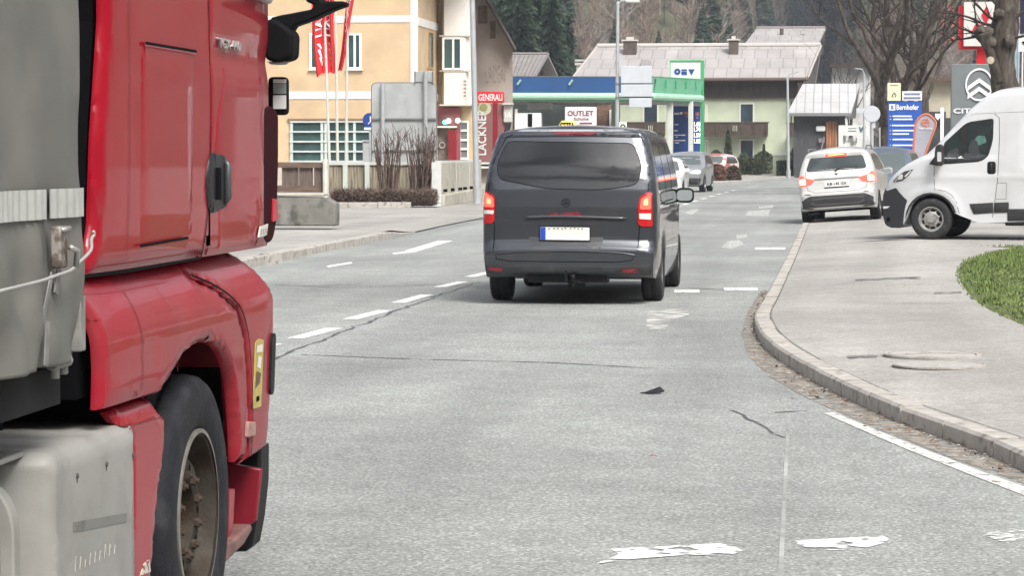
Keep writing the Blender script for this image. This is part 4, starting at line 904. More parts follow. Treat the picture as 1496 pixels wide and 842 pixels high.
# clipped hedge and bare bushes
def twig_mass(name, label, cat, pts_fn, n, mats, loc, l=(.12, .3), wd=.007, up=.5, seed=1, group=None, trunk=None):
    rnd = random.Random(seed); V = []; F = []; MI = []
    for _ in range(n):
        p, d = pts_fn(rnd); e = (d + Vector((rnd.gauss(0, .5), rnd.gauss(0, .5), rnd.gauss(0, .35)))).normalized(); q = p + e * rnd.uniform(*l)
        s = e.cross(Vector((rnd.gauss(0, 1), rnd.gauss(0, 1), rnd.gauss(0, 1)))).normalized() * wd; k = len(V); V += [tuple(p - s), tuple(p + s), tuple(q + s * .4), tuple(q - s * .4)]; F.append((k, k + 1, k + 2, k + 3)); MI.append(rnd.randrange(len(mats)))
    o = mesh_np(name, V, F, mats, MI); o.location = loc
    return tag(o, label, cat, group)
TW = [M('hedge_twig', (.14, .095, .075), .9), M('hedge_twig_dark', (.075, .052, .042), .9), M('hedge_twig_pale', (.22, .165, .13), .9)]
hx0, hx1 = W(486, 0, 80.5).x, W(636, 0, 80.5).x; hz = W(0, 278, 80.5).z
def hp(rnd):
    return Vector((rnd.uniform(0, hx1 - hx0), rnd.uniform(0, .9), rnd.uniform(0, hz - .1 + .05 * math.sin(rnd.random() * 20)))), Vector((0, -.3, .5))
twig_mass('hedge', 'low clipped leafless brown hedge in front of the board fence', 'hedge', hp, 15000, TW, (hx0, 80.1, .06), (.06, .2), .010, seed=3)
sheet('hedge_bed', [(hx0 - .2, 79.8), (hx1 + .1, 79.8), (hx1 + .1, 81.3), (hx0 - .2, 81.3)], .115, M('bed_soil', (.09, .065, .05), .95, var=.3))
kerb('kerb', [(hx0 - 1.2, 79.6), (hx1 + .2, 79.6)], .12, lambda y: .17, side=-1, y0=0)
def bush(px0, px1, ytop, Y, seed, label, n=26):
    rnd = random.Random(seed); x0, x1 = W(px0, 0, Y).x, W(px1, 0, Y).x; zt_ = W(0, ytop, Y).z; bm = nb(); cx = (x0 + x1) / 2
    for i in range(n):
        f = rnd.uniform(-1, 1); p = Vector((cx + f * (x1 - x0) * .22, Y + rnd.uniform(-.3, .3), .05)); h = zt_ * rnd.uniform(.75, 1.0); q = Vector((cx + f * (x1 - x0) * .5, p.y + rnd.uniform(-.2, .2), h)); m_ = p.lerp(q, .5) + Vector((rnd.gauss(0, .07), 0, 0))
        tube(bm, [p, m_, q], [.03, .02, .006], 4, False)
        for k in range(7):
            s = p.lerp(q, rnd.uniform(.35, 1)); e = s + Vector((rnd.gauss(0, .13), rnd.gauss(0, .1), rnd.uniform(.1, .42))); tube(bm, [s, e], [.011, .004], 3, False)
    o = obj('bush', bm, M('bush_stems', (.10, .065, .05), .9, var=.3), None, (cx, Y, .05)); return tag(o, label, 'bush', 'leafless bushes before the board fence')
bush(546, 588, 188, 82.3, 5, 'bare upright leafless bush against the left half of the blank grey sign back'); bush(588, 636, 184, 82.5, 6, 'bare upright leafless bush against the right half of the blank grey sign back', 32)
# sign backs on two posts
Yv = 88.0
SBK = M('sign_back_grey', (.46, .48, .48), .45, metal=.25, var=.1, vs=1.2, dirt=(.36, .37, .36), ds=1.5, dlo=.45, dhi=.7)
t = root('direction_sign_back', 'big blank grey back of a road direction sign with rounded corners on two steel posts', 'road sign', (W(590, 300, Yv).x, Yv, 0)); O = t.location.copy()
po = fil([tuple((W(x, y, Yv).x, W(x, y, Yv).z)) for x, y in ((543, 248), (637, 248), (637, 121), (543, 121))], .18)
obj('panel', prism(nb(), [(x, Yv, z) for x, z in po], (0, .04, 0)), SBK, t, O)
pts = [(x, Yv + .02, z) for x, z in po] + [(po[0][0], Yv + .02, po[0][1])]; obj('rim', tube(nb(), pts, .026, 4, False), M('rim_dark', (.16, .165, .16), .5), t, O)
bm = nb(); fbox(bm, 543, 172.5, 637, 175, Yv - .07, .07); fbox(bm, 543, 219, 637, 221, Yv - .07, .07); obj('brace', bm, M('rim_dark', (.16, .165, .16), .5), t, O)
for x in (560, 622.5): bm = nb(); p = W(x, 122 if x < 600 else 104, Yv); tube(bm, [(p.x, Yv - .12, 0), (p.x, Yv - .12, p.z)], .07, 10); obj('post', bm, STL, t, O)
bm = nb(); fbox(bm, 606, 104, 632, 120, Yv - .03, .03); o = obj('upper_plate', bm, SBK, t, O, mods=(.02, 2)); bm = nb(); fbox(bm, 605, 104, 607, 122, Yv - .06, .05); fbox(bm, 631, 104, 633, 122, Yv - .06, .05); obj('bracket', bm, M('rim_dark', (.16, .165, .16), .5), o, O)
Y_ = 92.0
t = root('red_notice_board', 'red advertising banner behind the bare bushes below the blank sign', 'banner', (W(600, 280, Y_).x, Y_, 0)); O = t.location.copy()
bm = nb(); fbox(bm, 566, 221, 628, 239, Y_, .08); b_ = obj('panel', bm, RED, t, O); obj('lettering', txt('GENERALI', 1, W(590, 226, Y_ - .01), (1, 0, 0), (0, 0, 1), .005, fit=(.8, .14)), WL, b_, O)
for x in (568, 626): bm = nb(); p = W(x, 240, Y_); tube(bm, [(p.x, Y_ + .04, 0), (p.x, Y_ + .04, p.z)], .04, 6); obj('post', bm, STL, t, O)
# round blue sign
t = root('round_blue_sign', 'round blue sign with a white figure half hidden by the blank sign', 'road sign', (W(540, 290, 92).x, 92, 0)); O = t.location.copy(); c = W(540, 175.5, 92)
o = obj('disc', lathe(nb(), [(0, 0), (.24, 0), (.25, .02), (0, .02)], tuple(c), 'y', 28), M('traffic_blue', (.012, .05, .24), .4), t, O)
bm = nb(); tube(bm, [c + Vector((.02, -.01, .13)), c + Vector((.03, -.01, -.05)), c + Vector((-.05, -.01, -.13))], .02, 5); obj('symbol', bm, WL, o, O)
bm = nb(); fbox(bm, 532, 186, 545, 189.5, 92, .02); obj('plate', bm, WL, t, O); bm = nb(); tube(bm, [(c.x, 92.06, 0), (c.x, 92.06, c.z + .2)], .035, 8); obj('post', bm, STL, t, O)
t = root('grey_cabinet', 'slim grey utility cabinet beside the strip window, left of the bushes', 'cabinet', (W(537, 300, 95).x, 95, 0)); O = t.location.copy()
bm = nb(); fbox(bm, 530, 206, 544, 300, 95, .4); obj('body', bm, M('cabinet_grey', (.36, .38, .38), .5), t, O, mods=(.02, 2)); bm = nb(); fbox(bm, 529, 204.5, 545, 206.5, 94.95, .5); obj('lid', bm, STL, t, O)
# ------------------------------------------------------------------ flags
FR = M('flag_red', (.60, .018, .022), .75, var=.12, vs=2)
FR.use_backface_culling = False
def flag(i, pole, quad, Y, label, text_, gusset):
    t = root('flagpole', label[0], 'flagpole', (W(pole[0][0], pole[0][1], Y).x, Y, 0), group='flagpoles before the yellow building'); O_ = t.location.copy()
    a = W(*pole[0], Y); b = W(*pole[1], Y); top = b + (b - a).normalized() * 2.2; a.z = 0
    bm = nb(); tube(bm, [a, a.lerp(b, .5), top], [.058, .05, .035], 10); obj('pole', bm, M('aluminium_pole', (.60, .60, .55), .45, var=.08, vs=2, metal=.2), t, O_)
    bm = nb(); box(bm, a - Vector((.16, .16, 0)), a + Vector((.16, .16, .12))); obj('foot', bm, STL, t, O_)
    # cloth: quad TL TR BR BL in photo points
    q = [W(x, y, Y) for x, y in quad]; bm = nb(); nu, nv = 14, 30; grid = []
    def P(u, v):
        p = q[0].lerp(q[1], u).lerp(q[3].lerp(q[2], u), v); f = math.sin(u * 11 + v * 2.5 + i) * .09 + math.sin(u * 5 - v * 4 + i * 2) * .07
        return p + Vector((math.sin(v * 7 + i) * .03, f, -.03 * math.sin(u * 9 + i)))
    for a_ in range(nv + 1): grid.append([bm.verts.new(P(b_ / nu, a_ / nv)) for b_ in range(nu + 1)])
    for a_ in range(nv):
        for b_ in range(nu): bm.faces.new((grid[a_][b_], grid[a_][b_ + 1], grid[a_ + 1][b_ + 1], grid[a_ + 1][b_]))
    base = q[0].copy(); f = obj('flag', bm, FR, None, base, smooth=True); tag(f, label[1], 'flag', 'red flags before the yellow building')
    tb = txt(text_, 1, (0, 0, 0), (1, 0, 0), (0, 1, 0), 0, fit=(1, 1), bold=.02); bmesh.ops.triangulate(tb, faces=tb.faces[:])
    for v in tb.verts:
        u = .5 - v.co.y * .42 ; w_ = .34 + v.co.x * -.58 * -1; v.co = P(u, 1 - (1 - w_) if False else w_) + Vector((0, -.012, 0))
    l = nb(); 
    for (u0, w0), (u1, w1) in (((.42, .70), (.62, .76)), ((.45, .76), (.60, .86)), ((.50, .84), (.60, .93))):
        for s in range(6):
            f0, f1 = s / 6, (s + 1) / 6; pa, pb = (u0 + (u1 - u0) * f0, w0 + (w1 - w0) * f0), (u0 + (u1 - u0) * f1, w0 + (w1 - w0) * f1)
            l.faces.new([l.verts.new(P(pa[0] - .07, pa[1]) + Vector((0, -.012, 0))), l.verts.new(P(pa[0] + .07, pa[1]) + Vector((0, -.012, 0))), l.verts.new(P(pb[0] + .07, pb[1]) + Vector((0, -.012, 0))), l.verts.new(P(pb[0] - .07, pb[1]) + Vector((0, -.012, 0)))])
    obj('lettering', join(tb, l), WL, f, base)
flag(0, ((483, 285), (474, 20)), ((451, -40), (474, -40), (478, 103), (461, 113)), 98, ('leaning pole carrying the outermost red flag, nearest the truck', 'broad red flag with white vertical lettering hanging nearest the truck'), 'GENERALI', 0)
flag(1, ((494, 285), (490, 20)), ((468, -40), (489, -40), (488.5, 106), (476, 107)), 98.6, ('middle of the three pale flagpoles', 'narrow folded red flag with white lettering on the middle pole'), 'GENERALI', 1)
flag(2, ((505, 285), (507.5, 20)), ((514, -55), (524, -40), (500, 103), (493.5, 103)), 99.2, ('pale flagpole standing nearest the upstairs window', 'red flag slanting across the pole in front of the upstairs window'), 'GENERALI', 2)
# ------------------------------------------------------------------ lamp posts and small signs
def pole(name, label, cat, px, pybase, pytop, Y, r0_, r1_, head=None, group=None, base=0.05):
    a = W(px[0], pybase, Y); b = W(px[1], pytop, Y); t = root(name, label, cat, (a.x, Y, base), group=group); O_ = t.location.copy(); a.z = base
    top = b
    obj('pole', tube(nb(), [a, top], [r0_, r1_], 12), STL, t, O_); obj('foot', tube(nb(), [a, a + Vector((0, 0, .5))], r0_ * 1.35, 12), STL, t, O_)
    return t, O_, top
t, O, top = pole('lamp_post', 'thick grey steel lamp post at the end of the pale garden wall', 'lamp post', (697, 687), 306, -120, 84, .095, .075)
arm = [top, top + Vector((.3, -.2, .35)), top + Vector((1.4, -.6, .5))]; obj('arm', tube(nb(), arm, .04, 8), STL, t, O); obj('lamp_head', box(nb(), arm[2] + Vector((-.1, -.15, -.08)), arm[2] + Vector((.6, .15, .05))), STL, t, O, mods=(.03, 2))
t, O, top = pole('street_lamp', 'slim street lamp rising above the grey van with sign plates fixed to its mast', 'street lamp', (901, 902.5), 300, 6, 97, .085, .055)
bm = nb(); lathe(bm, [(0, 0), (.06, 0), (.06, .1), (.04, .14)], tuple(top - Vector((0, 0, .05))), 'z', 10); tube(bm, [top, top + Vector((.12, 0, .12)), top + Vector((.35, 0, .16))], .03, 8); obj('arm', bm, STL, t, O)
h = top + Vector((.52, 0, .12)); obj('lamp_head', box(nb(), h - Vector((.24, .12, .06)), h + Vector((.26, .12, .08))), M('lamp_glass_pale', (.70, .70, .64), .3), t, O, mods=(.04, 3))
t = root('sign_plate_stack', 'stack of three blank grey sign backs clamped to the street lamp', 'road sign', (W(930, 150, 96.8).x, 96.8, W(930, 156, 96.8).z)); O = t.location.copy()
for x0, y0, x1, y1 in ((907, 96, 952, 121.5), (907, 123, 953, 141), (919, 143, 952, 156.5)):
    bm = nb(); fbox(bm, x0, y0, x1, y1, 96.8, .03); obj('plate', bm, M('plate_grey', (.50, .53, .56), .5, var=.05), t, O, mods=(.01, 2))
bm = nb()
for y in (121, 141): fbox(bm, 899, y, 955, y + 2, 96.9, .04)
obj('bracket', bm, M('rim_dark', (.16, .165, .16), .5), t, O)
t, O, top = pole('street_lamp', 'thin street lamp in front of the right end of the farmhouse', 'street lamp', (1152, 1150.5), 250, 113, 168, .10, .07)
obj('arm', tube(nb(), [top, top + Vector((.1, 0, .2)), top + Vector((.7, 0, .35))], .03, 6), STL, t, O)
t, O, top = pole('street_lamp', 'thin pale mast between the bright shed roof and the bare tree', 'street lamp', (1262.5, 1262.5), 250, 108, 150, .08, .06)
obj('arm', tube(nb(), [top, top + Vector((-.1, 0, .25)), top + Vector((-.5, 0, .3))], .03, 6), STL, t, O)
t, O, top = pole('round_sign_back', 'grey back of a round road sign on a pale post right of the white car', 'road sign', (1274, 1274), 300, 160, 84, .05, .05)
c = W(1274, 166.5, 83.9); obj('disc', lathe(nb(), [(0, 0), (.24, 0), (.25, .02), (0, .02)], tuple(c), 'y', 28), M('plate_grey', (.5, .53, .56), .5), t, O); bm = nb(); fbox(bm, 1251, 158, 1263, 165, 83.95, .03); fbox(bm, 1274, 178, 1279, 187, 83.95, .03); obj('small_plate', bm, M('plate_grey', (.5, .53, .56), .5), t, O)
t, O, top = pole('marker_post', 'thin bare steel post between the round sign and the blue totem', 'post', (1285.5, 1285), 300, 186, 90, .03, .03)
t = root('recycling_sign', 'white sign with a teal W and drawings in front of the dark workshop', 'sign', (W(1247, 250, 168).x, 168, 0)); O = t.location.copy()
bm = nb(); fbox(bm, 1225, 183, 1270, 198, 168, .1); fbox(bm, 1225, 183, 1232, 222, 167.99, .1); fbox(bm, 1232, 205, 1258, 217, 168.02, .05); b_ = obj('panel', bm, M('board_pale', (.62, .63, .60), .5, var=.1, vs=2), t, O)
obj('lettering', join(txt('W', 1, W(1260, 189.5, 167.97), (1, 0, 0), (0, 0, 1), .01, fit=(.44, .38), bold=.05), fbox(nb(), 1239, 187, 1251, 188, 167.98, .01), fbox(nb(), 1239, 191, 1251, 192, 167.98, .01)), M('dark_teal', (.03, .10, .10), .6), b_, O)
bm = nb(); [fbox(bm, x, y, x + w_, y + h, 167.9, .05) for x, y, w_, h in ((1233, 199, 3, 8), (1239, 202, 8, 3), (1244, 206, 4, 6), (1250, 201, 2, 8))]; obj('pictogram', bm, M('rim_dark', (.16, .165, .16), .5), b_, O)
bm = nb(); [fbox(bm, x, 198, x + 1.3, 262, 168.03, .06) for x in (1226, 1267)]; obj('leg', bm, STL, t, O)
t = root('teal_gate_frame', 'small bright teal metal frame beside the farmhouse corner', 'frame', (W(1178, 250, 190).x, 190, 0)); O = t.location.copy()
bm = nb(); TEA = M('bright_teal', (.05, .40, .34), .5); tube(bm, [(W(1174, 0, 190).x, 190, 0), W(1174, 206, 190), W(1180, 205, 190), W(1184, 228, 190), (W(1184, 0, 190).x, 190, 0)], .09, 5); tube(bm, [W(1174, 226, 190), W(1184, 228, 190)], .09, 5); obj('frame', bm, TEA, t, O); bm = nb(); fbox(bm, 1167, 200, 1173, 250, 190, .1); obj('panel', bm, WHT, t, O)
# totems and brand signs on the right
Y_ = 88.0
t = root('blue_totem', 'tall blue company totem with white lines of text beside the bare tree', 'sign', (W(1321, 300, Y_).x, Y_, 0)); O = t.location.copy()
TB = M('totem_blue', (.022, .085, .36), .45, var=.07, vs=1)
bm = nb(); fbox(bm, 1296.5, 148, 1347, 300, Y_, .2); b_ = obj('panel', bm, TB, t, O); ls = []
obj('logo', txt('S', 1, W(1303.5, 156.5, Y_ - .02), (1, 0, 0), (0, 0, 1), .005, fit=(.09, .12), bold=.03), TB, obj('logo_field', fbox(nb(), 1299, 152, 1308, 161, Y_ - .012, .01), WL, b_, O), O)
obj('lettering', txt('Bernhofer', 1, W(1326, 156.5, Y_ - .01), (1, 0, 0), (0, 0, 1), .005, fit=(.70, .17), bold=.02), WL, b_, O)
bm = nb(); rnd = random.Random(2)
for y, x0, x1 in ((168.5, 1304, 1332), (173, 1305, 1333), (182, 1303, 1342), (189.5, 1304, 1343), (194.5, 1304, 1328), (202.5, 1304, 1343), (211, 1304, 1341), (219, 1304, 1338)):
    fbox(bm, x0, y, x1, y + 2.3, Y_ - .012, .01); fbox(bm, 1300, y + .6, 1301.6, y + 1.6, Y_ - .012, .01)
obj('text_lines', bm, M('text_pale', (.62, .68, .80), .6, alpha=(18, .28, .36)), b_, O)
bm = nb(); fbox(bm, 1318, 133, 1347, 146.5, Y_ - .02, .15); s_ = obj('name_plate', bm, WHT, t, O); bm = nb(); fbox(bm, 1321, 135.8, 1344, 138.8, Y_ - .03, .01); fbox(bm, 1320, 141.5, 1345, 144.5, Y_ - .03, .01); obj('text', bm, M('text_grey_blue', (.16, .18, .30), .6, alpha=(22, .3, .4)), s_, O)
bm = nb(); fbox(bm, 1296.5, 121, 1316, 147, Y_ - .04, .15); s_ = obj('pale_plate', bm, M('pale_yellow_plate', (.66, .68, .46), .5), t, O)
bm = nb(); q = W(1306.5, 138.5, Y_ - .06); tube(bm, [q + Vector((-.04, 0, -.07)), q + Vector((-.06, 0, 0)), q + Vector((0, 0, .08)), q + Vector((.06, 0, 0)), q + Vector((.04, 0, -.07))], .014, 5); fbox(bm, 1300, 124, 1312, 125, Y_ - .05, .008); obj('symbol', bm, M('olive_mark', (.12, .15, .04), .6), s_, O)
Y_ = 82.0
t = root('feather_flag', 'grey lilac feather banner with an orange edge beside the blue totem', 'flag', (W(1338, 300, Y_).x, Y_, 0)); O = t.location.copy()
out_ = crv([(1334, 238, 0), (1335, 205, 0), (1338, 180, 0), (1346, 169, 0), (1356, 167, 0), (1366, 176, 0), (1367, 184, 0), (1360, 203, 0), (1353, 222, 0), (1350, 240, 0)], 4)
c3 = [W(p.x, p.y, Y_) for p in out_]; bm = nb(); prism(bm, [p for p in c3], (0, .01, 0)); o = obj('cloth', bm, M('banner_lilac', (.33, .33, .38), .7, var=.12, vs=2), t, O)
obj('border', tube(nb(), c3, .035, 5), M('banner_orange', (.55, .16, .09), .7), o, O); obj('pole', tube(nb(), [(c3[0].x, Y_ + .03, 0), c3[0] + Vector((0, .03, 0))], .025, 6), STL, t, O)
obj('print', join(txt('e', 1, W(1352, 179, Y_ - .015), (1, 0, 0), (0, 0, 1), .003, fit=(.25, .25))), M('banner_orange', (.55, .16, .09), .7), o, O); obj('lettering', txt('Service', 1, W(1352, 187, Y_ - .015), (1, 0, 0), (0, 0, 1), .003, fit=(.4, .09), bold=.02), M('banner_white', (.7, .7, .72), .6), o, O)
obj('foot', lathe(nb(), [(0, .1), (.22, .1), (.25, 0)], (c3[0].x, Y_, .02), 'z', 16), BLK, t, O)
t = root('white_banner_post', 'narrow white upright banner between the feather flag and the grey brand sign', 'post', (W(1376, 300, 86).x, 86, 0)); O = t.location.copy(); bm = nb(); fbox(bm, 1373, 157, 1379, 300, 86, .06); obj('panel', bm, WHT, t, O)
Y_ = 68.0
t = root('grey_brand_sign', 'grey car brand pylon with a white double chevron in an oval', 'sign', (W(1430, 320, Y_).x, Y_, 0)); O = t.location.copy()
bm = nb(); fbox(bm, 1388, 93, 1462, 320, Y_, .3); b_ = obj('panel', bm, M('sign_slate', (.155, .175, .18), .5, var=.05), t, O, mods=(.02, 2))
c = W(1430.5, 123.5, Y_ - .012); rx_, rz_ = .335, .40; bm = nb(); N_ = 48
for k in range(N_):
    a0, a1 = 2 * math.pi * k / N_, 2 * math.pi * (k + 1) / N_; P = lambda a, s: c + Vector((rx_ * s * math.cos(a), 0, rz_ * s * math.sin(a)))
    prism(bm, [P(a0, .89), P(a1, .89), P(a1, 1), P(a0, 1)], (0, -.02, 0))
for dz in (.02, -.19):
    for s in (-1, 1):
        e = .275 if dz > 0 else .28; prism(bm, [c + Vector((0, 0, dz + .14)), c + Vector((s * e, 0, dz - .06)), c + Vector((s * e, 0, dz - .165)), c + Vector((0, 0, dz + .035))], (0, -.022, 0))
obj('emblem', bm, WL, b_, O); obj('lettering', txt('CITROËN', 1, W(1427, 161, Y_ - .012), (1, 0, 0), (0, 0, 1), .01, fit=(1.13, .15), bold=.02), WL, b_, O)
Y_ = 76.0
t = root('red_brand_sign', 'tall pylon sign with red side and three red diamonds on a white face', 'sign', (W(1430, 320, Y_).x, Y_, 0)); O = t.location.copy()
bm = nb(); a = W(1401, 72, Y_); b = W(1458, 8, Y_); box(bm, (a.x, Y_, a.z), (b.x, Y_ + .5, b.z)); fbox(bm, 1425, 72, 1440, 320, Y_ + .1, .3); obj('body', bm, RED, t, O)
bm = nb(); fbox(bm, 1408, 2, 1460, 67, Y_ - .15, .3); b_ = obj('face', bm, M('sign_offwhite', (.58, .57, .54), .5), t, O)
c = W(1440.5, 35, Y_ - .16); bm = nb(); 
def dia(c, h, w_, ang):
    u = Vector((math.sin(ang), 0, math.cos(ang))); v = Vector((u.z, 0, -u.x)); prism(bm, [c, c + u * h / 2 + v * w_ / 2, c + u * h, c + u * h / 2 - v * w_ / 2], (0, -.02, 0))
dia(c, .48, .26, 0)
for s in (-1, 1): prism(bm, [c + Vector((s * .02, 0, 0)), c + Vector((s * .29, 0, 0)), c + Vector((s * .385, 0, -.19)), c + Vector((s * .12, 0, -.19))], (0, -.02, 0))
obj('emblem', bm, M('emblem_red', (.50, .012, .03), .4), b_, O); obj('lettering', txt('MITSUBISHI', 1, W(1440.5, 51, Y_ - .16), (1, 0, 0), (0, 0, 1), .008, fit=(.78, .09), bold=.02), M('dark_letters', (.03, .03, .03), .6), b_, O)
t = root('arrow_sign', 'white sign with a dark arrow on a white post at the right edge', 'sign', (W(1493, 320, 66).x, 66, 0)); O = t.location.copy()
bm = nb(); fbox(bm, 1488, 50, 1512, 75, 66, .05); fbox(bm, 1491, 75, 1495, 300, 66.01, .05); b_ = obj('panel', bm, WHT, t, O); bm = nb(); q = W(1499, 62, 65.97); prism(bm, [q + Vector((-.1, 0, .02)), q + Vector((.0, 0, -.08)), q + Vector((.02, 0, -.05)), q + Vector((-.06, 0, .04))], (0, .02, 0)); obj('arrow', bm, GAP, b_, O)
t = root('navy_flag_banner', 'dark navy banner hanging above the white arrow sign at the top edge', 'flag', (W(1493, 320, 64).x, 64, 0)); O = t.location.copy()
bm = nb(); fbox(bm, 1490, -60, 1530, 48, 64, .02); b_ = obj('cloth', bm, M('navy_cloth', (.015, .015, .035), .8), t, O); bm = nb(); tube(bm, [(W(1531, 0, 64).x, 64, 0), W(1531, -70, 64)], .04, 6); obj('pole', bm, STL, t, O)
t = root('pale_blue_banner', 'narrow pale blue banner behind the thick bare trunk', 'flag', (W(1480, 320, 80).x, 80, 0)); O = t.location.copy()
bm = nb(); prism(bm, [W(1478, 36, 80), W(1489, 30, 80), W(1486, 118, 80), W(1482, 122, 80)], (0, .02, 0)); obj('cloth', bm, M('banner_blue', (.24, .34, .42), .7, var=.2), t, O); bm = nb(); tube(bm, [(W(1487, 0, 80).x, 80, 0), W(1489, 25, 80)], .03, 6); obj('pole', bm, STL, t, O)
# low beige wall on the yard side
t = root('beige_yard_wall', 'low beige rendered wall between the white car and the parked silver car', 'wall', (W(1290, 300, 80).x, 80, 0)); O = t.location.copy()
a, b = W(1268, 228, 98), W(1303, 235, 84); bm = nb(); prism(bm, [(a.x, 96, .05), (b.x, 84, .05), (b.x, 84, b.z), (a.x, 96, a.z)], (.3, 0, 0)); obj('body', bm, M('beige_render', (.46, .40, .32), .9, var=.1), t, O); bm = nb(); tube(bm, [(a.x + .1, 96, a.z), (b.x + .1, 83.9, b.z)], .09, 6); obj('coping', bm, M('pale_coping', (.6, .57, .5), .8), t, O)
# ------------------------------------------------------------------ planting before the farmhouse
LV = [M('shrub_green', (.045, .065, .025), .8), M('shrub_dark', (.022, .035, .016), .8), M('shrub_olive', (.075, .085, .035), .8)]
def shrub(name, label, cat, px0, px1, y0, y1, Y, n, shape='box', mats=LV, seed=1, group=None, leaf=.11):
    x0, x1 = W(px0, 0, Y).x, W(px1, 0, Y).x; z1 = W(0, y0, Y).z; cx = (x0 + x1) / 2; hw = (x1 - x0) / 2; rnd = random.Random(seed); V = []; F = []; MI = []
    for _ in range(n):
        z = rnd.random() ** .8 * z1
        if shape == 'box': rr = 1
        elif shape == 'cone': rr = (1 - z / z1) ** .6 * .95 + .05
        else: rr = math.sqrt(max(.02, 1 - (2 * z / z1 - .8) ** 2 / 1.5))
        rr *= 1 + .25 * noise.noise(Vector((z * 1.3, seed, rnd.random())))
        a = rnd.random() * 6.28; q = rnd.random() ** .4
        p = Vector((math.cos(a) * hw * rr * q, math.sin(a) * min(hw, .9) * rr * q, z)) if shape != 'box' else Vector((rnd.uniform(-hw, hw), rnd.uniform(-.6, .6), z))
        u = Vector((rnd.gauss(0, 1), rnd.gauss(0, 1), rnd.gauss(0, 1))).normalized() * leaf; v = u.cross(Vector((rnd.gauss(0, 1), rnd.gauss(0, 1), rnd.gauss(0, 1)))).normalized() * leaf * .6
        k = len(V); V += [tuple(p - u), tuple(p + v), tuple(p + u)]; F.append((k, k + 1, k + 2)); MI.append(rnd.randrange(len(mats)))
    o = mesh_np(name, V, F, mats, MI); o.location = (cx, Y, .02); return tag(o, label, cat, group)
shrub('hedge', 'dark green clipped hedge block in front of the lower farmhouse window', 'hedge', 1074, 1113, 232, 256, 186, 2500, seed=1)
shrub('hedge', 'small square green hedge beside the pale wall stub right of the farmhouse door', 'hedge', 1136, 1162, 235, 256, 178, 1500, seed=2)
shrub('conifer_shrub', 'pointed dark conifer shrub standing in front of the farmhouse balcony', 'shrub', 1057, 1072, 192, 250, 192, 2600, 'cone', seed=3)
shrub('conifer_shrub', 'small round-topped dark shrub right of the lower farmhouse window', 'shrub', 1113, 1121, 212, 250, 192, 900, 'cone', seed=4)
shrub('bush', 'loose dark green bush left of the pointed conifer shrub', 'bush', 1036, 1058, 220, 252, 193, 900, 'ball', seed=5)
shrub('bush', 'loose green bush filling the gap right of the lower farmhouse window', 'bush', 1098, 1135, 222, 252, 194, 2200, 'ball', seed=6)
shrub('bush', 'greyish bush in front of the lower farmhouse window', 'bush', 1076, 1100, 224, 250, 195, 1200, 'ball', seed=7)
shrub('bush', 'brown green bush at the farmhouse corner beside the lamp mast', 'bush', 1152, 1184, 214, 252, 191, 2600, 'ball', [M('bush_brownish', (.09, .075, .045), .9), LV[1]], seed=8)
shrub('bush', 'reddish brown low bush beside the red and white car', 'bush', 1034, 1064, 241, 263, 148, 2600, 'ball', [M('bush_rust', (.17, .085, .055), .9), M('bush_rust_dark', (.09, .05, .04), .9)], seed=9)
shrub('bush', 'brown low bush between the rusty bush and the green hedge', 'bush', 1060, 1084, 243, 262, 150, 1600, 'ball', [M('bush_brownish', (.09, .075, .045), .9), M('bush_rust_dark', (.09, .05, .04), .9)], seed=10)
shrub('bush', 'dark bush beside the pale column behind the grey van roof', 'bush', 955, 975, 196, 250, 186, 2200, 'ball', [LV[2], M('bush_rust_dark', (.09, .05, .04), .9)], seed=11)
t = root('pale_wall_stub', 'short pale green wall stub in front of the farmhouse, left of the lamp mast', 'wall', (W(1140, 252, 184).x, 184, 0)); O = t.location.copy(); bm = nb(); fbox(bm, 1129, 226, 1151, 258, 184, .4); obj('body', bm, HGR, t, O); bm = nb(); fbox(bm, 1128.5, 225, 1151.5, 227, 183.95, .5); obj('coping', bm, WHT, t, O)
t = root('planter_trough', 'low pinkish concrete planter right of the square hedge', 'planter', (W(1170, 255, 180).x, 180, 0)); O = t.location.copy(); bm = nb(); fbox(bm, 1160, 247, 1186, 258, 180, .8); obj('body', bm, M('pink_concrete', (.34, .26, .24), .9, var=.2), t, O, mods=(.04, 2)); bm = nb(); fbox(bm, 1161, 246.5, 1185, 247.5, 180.1, .6); obj('soil', bm, GAP, t, O)
t = root('hedge_top_edging', 'added low grey bench top in front of the green hedge', 'edging', (W(1094, 255, 188).x, 188, 0)); O = t.location.copy(); bm = nb(); fbox(bm, 1080, 234, 1112, 236, 188, .5); obj('top', bm, CON, t, O); bm = nb(); [fbox(bm, x, 236, x + 2, 258, 188.1, .3) for x in (1082, 1108)]; obj('leg', bm, CON, t, O)  # slab added to give the light line along the hedge top
t = root('green_emblem_plate', 'small white plate with a dark green round emblem beside the light green column', 'sign', (W(910, 300, 120).x, 120, 0)); O = t.location.copy(); bm = nb(); fbox(bm, 904.5, 178, 915.5, 192, 120, .04); b_ = obj('panel', bm, WHT, t, O); c = W(910, 185, 119.98); obj('emblem', lathe(nb(), [(.06, 0), (.12, 0), (.12, .01)], tuple(c), 'y', 16, -1), M('emblem_green', (.06, .09, .02), .6), b_, O); obj('post', tube(nb(), [(c.x, 120.06, 0), (c.x, 120.06, c.z)], .03, 6), STL, t, O)

